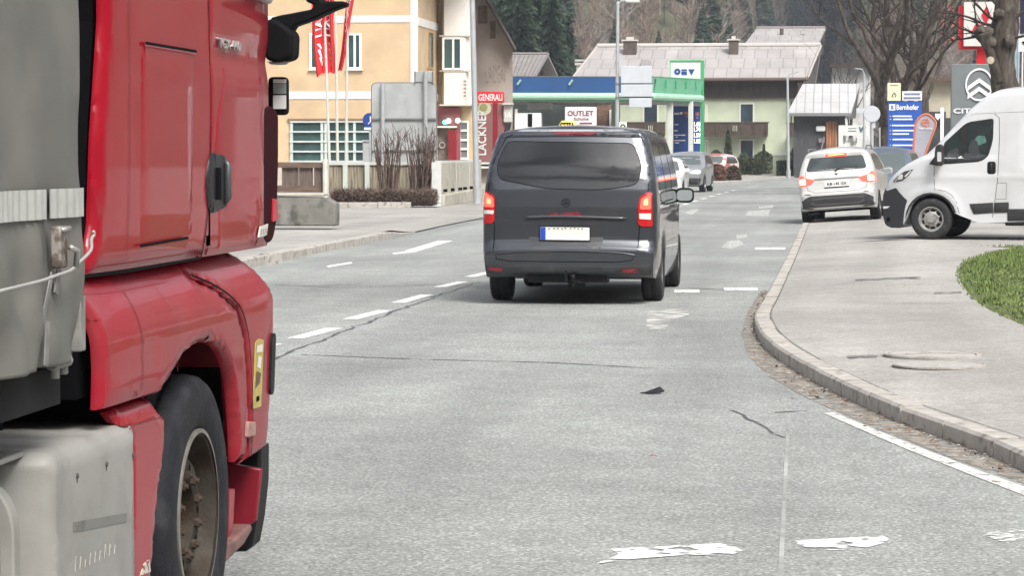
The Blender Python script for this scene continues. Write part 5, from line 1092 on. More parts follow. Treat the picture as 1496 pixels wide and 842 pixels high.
# ------------------------------------------------------------------ trees
BARK = M('grey_brown_bark', (.055, .043, .035), .95, var=.45, vs=6, bump=1.0, bs=14, dirt=(.11, .10, .08), ds=4, dlo=.5, dhi=.64, stretch=(2, 2, .6))
BARK2 = M('dark_twigs', (.038, .030, .026), .95, var=.3, vs=4)
def bare_tree(name, label, base, h, r, seed, knobs=True, limbs=7, spread=.55, first=.3, px_lean=0, twn=5):
    rnd = random.Random(seed); tr = nb(); cr = nb(); base = Vector(base)
    t = root(name, label, 'tree', tuple(base)); 
    def branch(p, d, l, r_, dep, bm, g=.12):
        n = max(2, int(l / .45)); pts = [p]; rr = [r_]; q = p.copy(); dd = d.copy()
        for k in range(n):
            dd = (dd + Vector((rnd.gauss(0, g), rnd.gauss(0, g), rnd.gauss(0, g * .7) + .05))).normalized(); q = q + dd * l / n; pts.append(q.copy()); rr.append(r_ * (1 - .56 * (k + 1) / n) * rnd.uniform(.85, 1.2))
        tube(bm, pts, rr, 9 if r_ > .12 else 6 if r_ > .04 else 4 if r_ > .015 else 3, False)
        if dep >= 1:
            for k in range(rnd.randint(3, 5) if dep > 1 else twn + 1):
                i = rnd.randint(max(1, len(pts) // 3), len(pts) - 1); e = (dd * .5 + Vector((rnd.gauss(0, .7), rnd.gauss(0, .7), rnd.uniform(-.05, .85)))).normalized()
                branch(pts[i], e, l * rnd.uniform(.42, .75), rr[i] * rnd.uniform(.4, .65), dep - 1, cr if rr[i] < .09 else bm, g * 1.25)
        if knobs and dep <= 2 and r_ > .03 and rnd.random() < .7:
            k_ = rnd.uniform(1.5, 2.3) * rr[-1]; 
            m_ = bmesh.ops.create_icosphere(bm, subdivisions=1, radius=k_, matrix=Matrix.Translation(pts[-1]))
    hh = h * first; p = Vector((0, 0, -.1)); pts = [p]; rr = [r * 1.35]; d = Vector((px_lean, 0, 1)).normalized()
    for k in range(6): p = p + (d + Vector((rnd.gauss(0, .05), rnd.gauss(0, .05), 0))) * (hh / 6); pts.append(p.copy()); rr.append(r * rnd.uniform(.92, 1.12))
    tube(tr, pts, rr, 14, True)
    for i in range(limbs):
        a = 2 * math.pi * (i + rnd.random() * .6) / limbs; s = spread * rnd.uniform(.5, 1.2); d = Vector((math.cos(a) * s, math.sin(a) * s, 1)).normalized()
        branch(pts[-1] - Vector((0, 0, rnd.uniform(0, hh * .35))), d, h * rnd.uniform(.42, .62), r * rnd.uniform(.36, .54), 3, tr)
    obj('trunk', tr, BARK, t, smooth=True); obj('crown', cr, BARK2, t, smooth=True)
    return t
Yt = 108.0; b_ = W(1299, 280, Yt)
bare_tree('pollarded_tree', 'large bare pollarded tree with many upright limbs behind the blue totem', (b_.x, Yt, 0), 12.5, .36, 12, limbs=9, spread=.62, first=.27, twn=6)
b_ = W(1352, 280, 118); bare_tree('pollarded_tree', 'thinner bare tree behind the feather banner, second from the road', (b_.x, 118, 0), 11.0, .20, 33, limbs=7, spread=.55, first=.42, twn=5)
b_ = W(1244, 250, 200); bare_tree('bare_tree', 'small bare tree in front of the pale far house', (b_.x, 200, 0), 9.5, .14, 35, knobs=False, limbs=6, spread=.45, first=.4, twn=5)
# the thick gnarled trunk in front of the brand signs
Yt = 60.0; b_ = W(1466, 330, Yt); t = root('gnarled_tree', 'thick gnarled trunk with knots and a sawn stub before the grey brand sign', 'tree', (b_.x, Yt, .1)); tr = nb(); rnd = random.Random(77)
cl = [(1467, 360, .34), (1467, 180, .31), (1467, 125, .30), (1465, 85, .27), (1468, 40, .30), (1470, 5, .26), (1475, -60, .22), (1482, -160, .14)]
pts = crv([W(x, y, Yt) for x, y, _ in cl], 6); rr = [p.x for p in crv([(r, 0, 0) for _, _, r in cl], 6)]
bmk = nb(); n_ = 20; rings = []
for i, (p, r_) in enumerate(zip(pts, rr)):
    ring = []
    for k in range(n_):
        a = 2 * math.pi * k / n_; q = r_ * (1 + .22 * noise.noise(Vector((math.cos(a) * 1.6, math.sin(a) * 1.6, p.z * 1.7))) + .10 * noise.noise(Vector((math.cos(a) * 5, math.sin(a) * 5, p.z * 6)))); ring.append(bmk.verts.new(p + Vector((math.cos(a) * q, math.sin(a) * q, 0))))
    rings.append(ring)
for a, b in zip(rings, rings[1:]):
    for k in range(n_): bmk.faces.new((a[k], a[(k + 1) % n_], b[(k + 1) % n_], b[k]))
O = t.location.copy(); obj('trunk', bmk, BARK, t, O, smooth=True)
bm = nb(); pp = [W(1462, 120, Yt - .2), W(1452, 95, Yt - .25), W(1446, 75, Yt - .3), W(1440, 58, Yt - .35), W(1437, 48, Yt - .35)]; tube(bm, crv(pp, 4), [.13, .12, .12, .11, .11, .10, .10, .10, .10, .10, .12, .13, .13, .15, .17, .17, .12][:17], 10)
for (x, y, r_) in ((1433, 46, .14), (1443, 47, .12), (1437, 54, .15), (1447, 62, .12), (1431, 52, .10), (1475, 60, .14), (1459, 20, .12)):
    m_ = bmesh.ops.create_icosphere(bm, subdivisions=3, radius=r_, matrix=Matrix.Translation(W(x, y, Yt - .32)))
    for v in m_['verts']: v.co += Vector((noise.noise(v.co * 9), noise.noise(v.co * 9 + Vector((9, 0, 0))), noise.noise(v.co * 9 + Vector((0, 9, 0))))) * .05
obj('stub', bm, BARK, t, O, smooth=True)
bm = nb(); lathe(bm, [(0, 0), (.075, 0), (.085, .02)], tuple(W(1447, 88, Yt - .42)), 'y', 12); obj('sawn_face', bm, M('sawn_wood', (.42, .35, .26), .9, var=.2, vs=8), t, O)
bm = nb()
def tw(p, d, l, r_, dep):
    pts = [p]; q = p.copy(); dd = d.copy(); n = 5
    for k in range(n): dd = (dd + Vector((rnd.gauss(0, .16), rnd.gauss(0, .16), rnd.gauss(0, .12)))).normalized(); q = q + dd * l / n; pts.append(q.copy())
    tube(bm, pts, [r_ * (1 - .8 * k / n) for k in range(n + 1)], 4, False)
    if dep: 
        for k in range(4): tw(pts[rnd.randint(1, n)], (dd + Vector((rnd.gauss(0, .6), rnd.gauss(0, .5), rnd.gauss(0, .5)))).normalized(), l * rnd.uniform(.35, .6), r_ * .5, dep - 1)
for (x, y), d, l in (((1455, 30), (-1, -.2, .5), 1.0), ((1453, 38), (-1, 0, .15), 1.4), ((1432, 50), (-1, .1, .3), .7), ((1434, 52), (-1, -.1, -.2), .8), ((1433, 46), (-.6, 0, 1), .8), ((1480, 30), (.8, 0, .8), 1.2), ((1455, 5), (-1, 0, .6), 1.2), ((1482, 55), (.9, -.2, .2), .9), ((1470, -40), (-.6, 0, 1), 2), ((1478, -60), (.6, 0, 1), 2), ((1482, -150), (0, 0, 1), 2)): tw(W(x, y, Yt - .2), Vector(d).normalized(), l, .035, 2)
obj('crown', bm, BARK2, t, O, smooth=True)
# spruces on the left hillside foot
rnd = random.Random(40); SG = [M('spruce_needles', (.022, .046, .022), .85), M('spruce_needles_dark', (.012, .026, .016), .85), M('spruce_needles_light', (.045, .075, .03), .85)]
def spruce(px, Y, h, label, seed, rad=.2, zb=0):
    rnd = random.Random(seed); V = []; F = []; MI = []; p0 = W(px, 200, Y); t = root('spruce_tree', label, 'tree', (p0.x, Y, zb), group=None)
    def tri(a, b, c, m): k = len(V); V.extend((tuple(a), tuple(b), tuple(c))); F.append((k, k + 1, k + 2)); MI.append(m)
    z = h * .06
    while z < h:
        l = (h - z) * rad + .25; nbh = int(7 + l * 3)
        for i in range(nbh):
            a = rnd.random() * 6.28; ll = l * rnd.uniform(.6, 1.15); d = Vector((math.cos(a), math.sin(a), -.28 + rnd.gauss(0, .08))); s = Vector((-math.sin(a), math.cos(a), 0)); p = Vector((0, 0, z + rnd.uniform(-.15, .15)))
            for k in range(7):
                f = (k + .5) / 7; q = p + d * ll * f + Vector((0, 0, -.12 * f * f * ll)); wd = .22 + .3 * (1 - f) * min(1, ll / 2)
                for sg in (-1, 1): tri(q, q + d * .25 + s * sg * wd * rnd.uniform(.6, 1.3) + Vector((0, 0, -rnd.uniform(.08, .4))), q - d * .12 + s * sg * wd * .4 + Vector((0, 0, -rnd.uniform(.15, .45))), rnd.choice((0, 0, 1, 1, 2)))
        z += .30 + .02 * l
    mesh_np('crown', V, F, SG, MI, parent=t); obj('trunk', tube(nb(), [(0, 0, -.5), (0, 0, h * .98)], [.22, .03], 7), BARK, t)
for i, (px, Y, h, lb) in enumerate(((757, 212, 19, 'tall dark spruce rising just right of the grey shop gable'), (782, 220, 17, 'dark spruce behind the ridge of the small timber barn'), (806, 214, 15.5, 'dark spruce above the gable end of the small timber barn'), (829, 232, 13.5, 'shorter loose spruce right of the dark spruce group'), (738, 226, 20, 'spruce mostly hidden behind the grey shop roof'), (770, 236, 21, 'tallest spruce at the back of the dark group'), (845, 246, 10.5, 'small green spruce at the right end of the dark group'), (795, 240, 19, 'spruce in the second row behind the timber barn gable'))): spruce(px, Y, h, lb, 100 + i, .19)
# ================================================================== vehicles
def mat_of(o):
    return Matrix.Translation(o.location) @ o.rotation_euler.to_matrix().to_4x4()
def hitplane(px, py, P0, n):
    d = ray(px, py); n = Vector(n); return C0 + d * ((Vector(P0) - C0).dot(n) / d.dot(n))
def wheel(parent, x, y, z, r, wd, sd, rr, rimmat, spokes=5, holes=None, hub=None):
    """tyre with its rim as a child; sd = +1 when the outer face looks to +x"""
    h = wd / 2; s = sd
    pr = [(rr, -h * .8), (r * .90, -h), (r * .975, -h * .86), (r, -h * .55), (r, -.012), (r * .985, -.010), (r * .985, .010), (r, .012), (r, h * .55), (r * .975, h * .86), (r * .90, h), (rr + (r - rr) * .35, h * 1.02), (rr + .012, h * .86), (rr, h * .80)]
    c = (x, y, z); o = obj('tyre', lathe(nb(), [(q, p * s) for q, p in pr], c, 'x', 48), RUB, parent, smooth=True)
    bm = nb(); pts = [(rr, h * .55), (rr + .008, h * .82), (rr - .012, h * .82), (rr - .03, h * .5), (rr * .86, h * .36)]
    lathe(bm, [(q, p * s) for q, p in pts], c, 'x', 48); lathe(bm, [(rr, h * .5 * s), (rr, -h * .8 * s)], c, 'x', 32)
    if holes:
        N = holes * 6
        lathe(bm, [(rr * .86, h * .36 * s), (rr * .82, h * .30 * s), (rr * .62, h * .52 * s), (rr * .56, h * .60 * s), (rr * .3, h * .62 * s), (rr * .28, h * .9 * s), (0, h * .9 * s)], c, 'x', N, skip=lambda i, k: i == 1 and k % 6 in (1, 2, 3, 4))
    else:
        N = spokes * 8
        lathe(bm, [(rr * .86, h * .36 * s), (rr * .80, h * .55 * s), (rr * .3, h * .62 * s), (rr * .2, h * .75 * s), (0, h * .75 * s)], c, 'x', N, skip=lambda i, k: i == 1 and (k % 8) in (2, 3, 4, 5, 6))
    obj('rim', bm, rimmat, o, auto=35)
    bm = lathe(nb(), [(0, 0.0), (rr * .97, 0.0)], (x - s * h * .15, y, z), 'x', 24); obj('brake', bm, M('brake_dark', (.03, .028, .026), .7), o)
    return o
ALLOY = M('alloy_rim', (.33, .34, .35), .35, metal=.6)
REDL = M('tail_lamp_red', (.42, .008, .010), .18, coat=.5)
LIT = M('brake_lamp_lit', (1.0, .045, .03), .3, emit=2.0)
LITW = M('brake_lamp_core', (1.0, .45, .30), .3, emit=3.5)
CLR = M('clear_lens', (.60, .60, .58), .15, coat=.5)
PLT = M('number_plate_white', (.74, .74, .70), .45)
EUB = M('plate_blue', (.01, .05, .36), .5)
CHR = M('chrome_trim', (.55, .56, .58), .2, metal=.9)
# ---------------------------------------------------------------- grey people van
YR = 29.3
g = W(831, 440, YR); t = root('grey_van', 'dark grey people van seen from behind with lit brake lights and a yellow taxi sign', 'van', (g.x, YR, 0)); T0 = t
PG = M('dark_grey_metallic', (.048, .053, .063), .30, metal=.55, coat=.8, var=.05, vs=.8, dirt=(.075, .072, .068), ds=2.6, dlo=.52, dhi=.80)
def q(px, py, Y=YR): p = W(px, py, Y); return (p.x - g.x, p.z)
ol = [(.10, .30), (.02, .36), (-.02, .45), (-.03, .60), (.0, .64), (.03, .70), (.045, 1.05), (.075, 1.24), (.105, 1.36), (.16, 1.50), (.25, 1.68), (.31, 1.80), (.31, 1.85), (.36, 1.88), (.9, 1.895), (2.0, 1.90), (3.1, 1.89), (3.55, 1.85), (4.0, 1.55), (4.35, 1.24), (4.75, 1.08), (5.0, .92), (5.12, .65), (5.12, .40), (5.0, .26)]
arch = lambda cy, cz, r, n=9: [(cy + r * math.cos(a), max(.24, cz + r * math.sin(a))) for a in [math.pi * k / n for k in range(n + 1)]]
ol = [(a, b) for a, b in ol] + arch(4.22, .34, .40) + [(3.7, .22), (1.5, .22)] + arch(1.02, .34, .40) + [(.5, .26)]
def wv(y, z):
    w_ = .958
    if z > 1.02: f = (z - 1.02) / .9; w_ -= .045 * f + .125 * f ** 2.1
    if z < .6: w_ -= .05 * ((.6 - z) / .35) ** 2
    if y < .35: w_ -= .035 * ((.35 - y) / .35) ** 2
    if y > 3.9: w_ -= .16 * ((y - 3.9) / 1.2) ** 2
    w_ += .012 * math.exp(-((z - 1.0) / .03) ** 2) * (.6 if .3 < y < 4.2 else 0)
    return w_
bm = car_body(ol, wv, .05, .085, 16, .05, use=lambda a, b: max(a[1], b[1]) > .62); bv = bvh_of(bm)
body = obj('body', bm, PG, t, auto=60)
WG = M('rear_window_glass', (.009, .010, .012), .05, spec=.5)
rw = fil([q(737, 206), q(922, 209), q(936, 240), q(932, 270), q(880, 277.5), q(800, 276), q(727, 262), q(723, 240)], [.07, .07, .08, .1, .15, .15, .12, .08])
o = obj('rear_window', patch(bv, '-y', rw, .003, .01, .05), WG, t, auto=50)
bm = nb(); seam(bm, bv, '-y', rw + [rw[0]], .007, .004); obj('window_seal', bm, GAP, o)
# tailgate gap
tg = [q(711, 282), q(715, 300), q(722, 330), q(721, 365), q(726, 378), q(745, 381.5), q(905, 383), q(924, 380), q(932, 366), q(934, 330), q(935, 300), q(946, 282), q(948, 230), q(934, 200), q(930, 197)]
bm = nb(); seam(bm, bv, '-y', tg, .009, .0015); seam(bm, bv, '-y', [q(711, 282), q(716, 240), q(735, 200), q(745, 196)], .008, .0015); seam(bm, bv, '-y', [q(706, 378), q(722, 381)], .007); obj('tailgate_gap', bm, GAP, t)
# brake light bar under the roof edge
o = obj('third_brake_light', patch(bv, '-y', fil([q(800, 192), q(872, 192.5), q(862, 196.5), q(812, 196)], .02), .006, .01, .04), M('dim_red', (.16, .01, .015), .3), t)
obj('spoiler', patch(bv, '-y', fil([q(752, 190.5), q(925, 192.5), q(922, 200), q(757, 197.5)], .02), .003, .01, .05), M('spoiler_grey', (.028, .03, .036), .3, coat=.4), t)
# lamps
def lamp(pts, lit, name='tail_light', x=None):
    o = obj(name, patch(bv, '-y', fil([q(*p) for p in pts], .02), .014, .02, .04), REDL, t, auto=40); return o
for pts, lt, cr, lo in (([(706, 277), (722, 287), (722, 322), (719, 326), (704.5, 327), (704, 300)], [(706.5, 281), (720, 289), (721, 303), (705.5, 302)], [(705, 307), (721, 307.5), (720.5, 313), (705, 312.5)], None), ([(952, 281), (944, 281), (934, 289), (932, 300), (932, 327), (936, 331), (953, 331)], [(950, 285), (945, 285), (936, 291), (934.5, 306), (951, 306)], [(933.5, 312), (951, 312), (950.5, 321), (934, 320)], None)):
    o = lamp(pts, None); bm = patch(bv, '-y', fil([q(*p) for p in lt], .02), .018, .012, .04); obj('lit_segment', bm, LIT, o)
    cx = sum(p[0] for p in lt) / len(lt); cy = sum(p[1] for p in lt) / len(lt); core = [(cx + (a - cx) * .45, cy + (b - cy) * .5) for a, b in lt]; obj('lit_core', patch(bv, '-y', fil([q(*p) for p in core], .015), .021, .01, .04), M('brake_core', (1, .16, .08), .3, emit=2.2), o)
    obj('clear_segment', patch(bv, '-y', fil([q(*p) for p in cr], .008), .018, .012, .04), CLR, o)
# number plate recess, plate, handle strip
obj('plate_recess', patch(bv, '-y', fil([q(769, 327), q(886, 328), q(878, 366), q(776, 365)], .03), .002, .004, .05), M('recess_grey', (.022, .024, .028), .4, coat=.3), t)
o = obj('plate_holder', patch(bv, '-y', fil([q(787.5, 329.5), q(863, 330.5), q(863, 353), q(787.5, 352)], .008), .012, .012, .04), BLK, t)
o2 = obj('number_plate', patch(bv, '-y', fil([q(789.5, 331.5), q(861.5, 332.5), q(861.5, 351), q(789.5, 350)], .006), .018, .006, .04), M('plate_cream', (.62, .62, .57), .45, var=.04, vs=20), t)
obj('country_band', patch(bv, '-y', fil([q(789.8, 331.8), q(797.5, 331.9), q(797.5, 350), q(789.8, 349.8)], .003), .021, .003, .04), EUB, o2)
rnd = random.Random(1); bm = nb()
for k in range(9): a = q(803 + k * 6 + rnd.uniform(-1, 1), 333.5 + rnd.uniform(0, .8)); p = bv.ray_cast(Vector((a[0], -3, a[1])), Vector((0, 1, 0)))[0]; box(bm, p + Vector((-.006, -.0225, -.006)), p + Vector((.012, -.0205, .004)))
obj('plate_marks', bm, GAP, o2)
bm = nb(); P = crv([Vector((*q(768, 318), 0)), Vector((*q(800, 316.5), 0)), Vector((*q(845, 316.8), 0)), Vector((*q(916, 319.5), 0))], 5)
for side_ in (1,):
    pts = [bv.ray_cast(Vector((p.x, -3, p.y)), Vector((0, 1, 0)))[0] + Vector((0, -.010, 0)) for p in P]; tube(bm, pts, [.008] + [.017] * (len(pts) - 2) + [.008], 8)
obj('handle_strip', bm, M('strip_grey', (.055, .058, .066), .25, metal=.3, coat=.6), t, smooth=True)
bm = nb(); pts = [bv.ray_cast(Vector((*q(x, 0)[:1], -3, q(0, y)[1])), Vector((0, 1, 0)))[0] + Vector((0, -.002, 0)) for x, y in ((723, 368), (760, 364), (840, 363), (900, 365), (930, 369))]; tube(bm, crv(pts, 4), .010, 6); obj('lower_crease', bm, PG, t, smooth=True)
bm = nb()
for k, x in enumerate((803, 811, 818, 826, 833, 840, 846)):
    a = q(x, 314 + math.sin(k) * 1.2); p = bv.ray_cast(Vector((a[0], -3, a[1])), Vector((0, 1, 0)))[0]; box(bm, p + Vector((-.025, -.004, -.022)), p + Vector((.028, -.002, .016 + .012 * (k % 2))))
obj('red_lettering', bm, M('faded_red_letters', (.20, .012, .018), .5, alpha=(60, .4, .5)), t)
c = q(827, 296); p = bv.ray_cast(Vector((c[0], -3, c[1])), Vector((0, 1, 0)))[0] + Vector((0, -.006, 0)); bm = nb(); N_ = 24
for k in range(N_):
    a0, a1 = 2 * math.pi * k / N_, 2 * math.pi * (k + 1) / N_; f = lambda a, r: p + Vector((math.cos(a) * r, 0, math.sin(a) * r)); prism(bm, [f(a0, .040), f(a1, .040), f(a1, .047), f(a0, .047)], (0, -.006, 0))
for a in (90, 210, 330): a = R(a); u = Vector((math.cos(a), 0, math.sin(a))); v = Vector((-u.z, 0, u.x)); prism(bm, [p + u * .042, p + v * .006, p - v * .006], (0, -.007, 0))
obj('badge', bm, M('badge_dark', (.012, .012, .014), .3), t)
# bumper
BP = M('bumper_dark', (.030, .032, .037), .45, coat=.2, var=.1, dirt=(.07, .065, .06), ds=4, dlo=.55, dhi=.8)
o = obj('bumper', patch(bv, '-y', [q(705.5, 384), q(745, 386), q(905, 388), q(958, 385), q(955, 404), q(930, 409), q(890, 409), q(885, 404), q(775, 402), q(770, 407), q(720, 405), q(707, 400)], .012, .02, .05, r=.012), BP, t, auto=40)
for a in ([(714, 390), (734, 392), (735, 397), (715, 395)], [(908, 394), (934, 392), (932, 400), (909, 401)]): obj('reflector', patch(bv, '-y', fil([q(*p) for p in a], .008), .026, .02, .05), M('reflector_red', (.26, .01, .02), .25, coat=.4), o)
bm = nb(); a = q(770, 402); b = q(886, 414); box(bm, (a[0], .06, b[1]), (b[0], .4, a[1])); a = q(826, 381); b = q(829, 411); box(bm, (a[0], -.055, b[1]), (b[0], -.03, a[1])); obj('tow_socket', bm, BLK, t)
bm = nb(); c = q(838, 411); tube(bm, [(c[0], .3, c[1] - .01), (c[0], -.06, c[1] - .03), (c[0], -.10, c[1] + .03)], .022, 8); bmesh.ops.create_uvsphere(bm, u_segments=12, v_segments=8, radius=.03, matrix=Matrix.Translation((c[0], -.10, c[1] + .05))); box(bm, (c[0] - .06, .05, c[1] - .06), (c[0] + .12, .12, c[1] + .02)); obj('tow_hitch', bm, BLK, t, smooth=True)
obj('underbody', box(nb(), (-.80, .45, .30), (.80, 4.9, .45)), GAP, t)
obj('rear_axle', tube(nb(), [(-.8, 1.02, .33), (.8, 1.02, .33)], .05, 8), BLK, t)
for x, y in ((-.84, 1.02), (.84, 1.02), (-.84, 4.22), (.84, 4.22)): wheel(t, x, y, .333, .333, .225, 1 if x > 0 else -1, .21, ALLOY)
# sides
sg = [fil([(.50, 1.22), (1.55, 1.22), (1.5, 1.76), (.62, 1.76)], .08), fil([(1.62, 1.21), (2.72, 1.20), (2.68, 1.76), (1.57, 1.76)], .06), fil([(2.80, 1.19), (3.88, 1.17), (3.55, 1.68), (3.4, 1.75), (2.76, 1.76)], .08)]
for p in sg:
    for s_ in ('+x', '-x'): obj('side_window', patch(bv, s_, p, .003, .008, .08), GLS, t, auto=40)
bm = nb()
for s_ in ('+x', '-x'):
    seam(bm, bv, s_, [(1.58, 1.82), (1.60, 1.2), (1.62, .34)], .008); seam(bm, bv, s_, [(2.74, 1.82), (2.76, 1.2), (2.76, .34)], .008); seam(bm, bv, s_, [(3.9, 1.2), (3.95, .9), (3.8, .6), (3.72, .34)], .008); seam(bm, bv, s_, [(.42, 1.08), (1.6, 1.10), (2.75, 1.10)], .012)
obj('door_gap', bm, GAP, t)
for s in (-1, 1):
    for y in (2.55, 2.95): obj('door_handle', tube(nb(), [(s * .955, y - .09, 1.02), (s * .985, y - .07, 1.03), (s * .985, y + .07, 1.03), (s * .955, y + .09, 1.02)], .012, 6), PG, t)
    o = obj('side_mirror', nb(), BLK, t) if False else None
def mirror(t, s, y, z, w_, h, x0, body_mat, glass=True, d=.14):
    bm = nb(); c = Vector((s * (x0 + w_ / 2), y, z)); m_ = bmesh.ops.create_uvsphere(bm, u_segments=20, v_segments=12, radius=1)
    for v in m_['verts']: 
        p = v.co; e = lambda a: math.copysign(abs(a) ** .6, a); v.co = c + Vector((e(p.x) * w_ / 2, (e(p.y) * d / 2 if p.y > 0 else max(p.y, -.3) * d / 2), e(p.z) * h / 2))
    tube(bm, [c + Vector((-s * w_ * .4, .02, -h * .3)), Vector((s * (x0 - .02), y + .05, z - h * .45))], .03, 8)
    o = obj('side_mirror', bm, body_mat, t, smooth=True)
    pl = fil([(-w_ * .40, -h * .36), (w_ * .40, -h * .36), (w_ * .42, h * .36), (-w_ * .38, h * .36)], min(w_, h) * .28)
    obj('mirror_glass', prism(nb(), [c + Vector((a, -d * .15 - .006, b)) for a, b in pl], (0, -.006, 0)), M('mirror_glass', (.30, .34, .34), .3, metal=.2), o); return o
mirror(t, 1, 3.62, 1.13, .23, .18, .93, BLK); mirror(t, -1, 3.62, 1.13, .23, .18, .93, BLK)
obj('front_windscreen', patch(bv, '+z', fil([(-.66, 3.62), (.66, 3.62), (.72, 4.30), (-.72, 4.30)], .08), .004, .008, .08), GLS, t)
for s in (-1, 1): obj('headlight', patch(bv, '+y', fil([(s * .52, .78), (s * .84, .80), (s * .84, .95), (s * .60, .94)][::s], .03), .005, .01, .05), CLR, t)
obj('roof_edge_highlight', patch(bv, '-y', fil([(-.70, 1.872), (.70, 1.872), (.66, 1.896), (-.66, 1.896)], .01), .004, .006, .05), M('roof_pale_grey', (.34, .36, .38), .25, metal=.2, coat=.6), t, auto=40)  # sky highlight along the rear roof edge, put in as pale colour
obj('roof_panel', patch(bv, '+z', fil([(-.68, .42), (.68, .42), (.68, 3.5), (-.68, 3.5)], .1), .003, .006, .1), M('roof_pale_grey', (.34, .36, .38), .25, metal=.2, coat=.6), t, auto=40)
# yellow taxi sign on the roof
tt = root('taxi_roof_sign', 'yellow roof sign with dark lettering standing on the grey van', 'taxi sign', (g.x, YR, 0)); x0, z0 = q(812, 189, YR + 2.4); x1, z1 = q(847, 176, YR + 2.4)
pl = [(x0, 1.895), (x1, 1.895), (x1 - .03, 1.95), (x1 - .07, z1), (x0 + .07, z1), (x0 + .03, 1.95)]
o = obj('housing', prism(nb(), [(a, 2.35, b) for a, b in pl], (0, .16, 0)), M('taxi_yellow', (.80, .66, .14), .4), tt, mods=(.02, 3))
obj('lettering', txt('CETSA', 1, ((x0 + x1) / 2, 2.347, z0 + (z1 - z0) * .42), (1, 0, 0), (0, 0, 1), .002, fit=(.17, .075), bold=.03), GAP, o)

# ---------------------------------------------------------------- white compact SUV, right wheels on the kerb
def suv(name, label, cat, loc, rot, paint, L_=4.5, hw=.90, H=1.66, clad=BLK):
    t = root(name, label, cat, loc); t.rotation_euler = rot
    ol = [(.12, .30), (.03, .36), (.0, .50), (.0, .66), (.04, .72), (.07, .86), (.10, 1.04), (.16, 1.18), (.42, 1.50), (.40, 1.575), (.50, 1.62), (.9, H - .01), (1.6, H), (2.5, H - .02), (2.9, H - .09), (3.35, 1.34), (3.62, 1.14), (4.0, 1.06), (4.35, .94), (4.48, .78), (4.5, .45), (4.42, .28)]
    ol = ol + arch(3.62, .34, .385) + [(3.1, .25), (1.35, .25)] + arch(.86, .34, .385) + [(.4, .27)]
    def wf(y, z):
        w_ = hw - .005
        if z > 1.0: f = (z - 1.0) / .66; w_ -= .03 * f + .20 * f ** 1.6
        if z < .6: w_ -= .04 * ((.6 - z) / .35) ** 2
        if y < .6: w_ -= .075 * ((.6 - y) / .6) ** 2
        if y > 3.6: w_ -= .17 * ((y - 3.6) / .9) ** 2
        return w_
    bm = car_body(ol, wf, .05, .09, 14, .06, use=lambda a, b: max(a[1], b[1]) > .5); bv = bvh_of(bm); obj('body', bm, paint, t, auto=60)
    return t, bv
Yq = 62.7; gq = W(1226, 323, Yq)
WP = M('white_car_paint', (.54, .54, .53), .28, coat=.6, var=.03, vs=1, dirt=(.44, .43, .41), ds=2, dlo=.5, dhi=.8)
t, bv = suv('white_suv', 'small white SUV stopped half on the pavement with its brake lights lit', 'car', (gq.x, Yq, .055), (0, R(-4.2), R(-5.0)), WP)
def mir(p): return [(-a, b) for a, b in p][::-1]
o = obj('rear_window', patch(bv, '-y', fil([(-.70, 1.185), (.70, 1.185), (.60, 1.50), (-.60, 1.50)], [.09, .09, .06, .06]), .004, .01, .05), M('suv_glass', (.045, .055, .055), .08, spec=.9, var=.4, vs=1.5), t, auto=50)
bm = nb(); seam(bm, bv, '-y', [(-.02, 1.19), (.08, 1.22), (.50, 1.245)], .016, .012); seam(bm, bv, '-y', [(-.03, 1.17), (.04, 1.21)], .04, .014); obj('wiper', bm, BLK, o)
o = obj('third_brake_light', patch(bv, '-y', fil([(-.25, 1.50), (.25, 1.50), (.23, 1.565), (-.23, 1.565)], .02), .010, .02, .05), LIT, t); obj('lit_core', patch(bv, '-y', fil([(-.18, 1.52), (.20, 1.52), (.19, 1.55), (-.18, 1.55)], .01), .014, .01, .05), M('brake_core_orange', (1, .28, .12), .3, emit=2.0), o)
for s in (1, -1):
    pl = [(.50 * s, .985), (.58 * s, .90), (.80 * s, .86), (.885 * s, .88), (.87 * s, 1.08), (.78 * s, 1.11), (.70 * s, 1.04)][::s]
    o = obj('tail_light', patch(bv, '-y', fil(pl, .02), .012, .02, .04), LIT, t, auto=40)
    pl = [(.70 * s, .90), (.84 * s, .895), (.845 * s, 1.02), (.71 * s, 1.03)][::s]; obj('lit_core', patch(bv, '-y', fil(pl, .03), .018, .012, .04), LITW, o)
obj('chrome_bar', patch(bv, '-y', [(-.52, .985), (.52, .985), (.52, 1.01), (-.52, 1.01)], .008, .01, .06), M('bar_grey', (.25, .25, .25), .3, metal=.5), t)
o = obj('number_plate', patch(bv, '-y', fil([(-.27, .815), (.27, .815), (.27, .945), (-.27, .945)], .01), .012, .01, .2), PLT, t)
bmt = txt('KB·145 GX', 1, (0, 0, 0), (1, 0, 0), (0, 0, 1), .001, fit=(.44, .07), bold=.02); yy = bv.ray_cast(Vector((0, -3, .88)), Vector((0, 1, 0)))[0].y
for v in bmt.verts: v.co += Vector((.01, yy - .020, .88))
obj('characters', bmt, GAP, o); obj('plate_frame', patch(bv, '-y', [(-.28, .79), (.28, .79), (.28, .812), (-.28, .812)], .012, .01, .2), BLK, o)
bm = nb(); p = Vector((0, bv.ray_cast(Vector((0, -3, 1.09)), Vector((0, 1, 0)))[0].y - .004, 1.09)); lathe(bm, [(.028, 0), (.036, .004), (.036, -.004)], tuple(p), 'y', 20); lathe(bm, [(0, 0), (.02, 0)], tuple(p + Vector((0, -.004, 0))), 'y', 12); obj('badge', bm, M('badge_mid', (.06, .065, .08), .3), t)
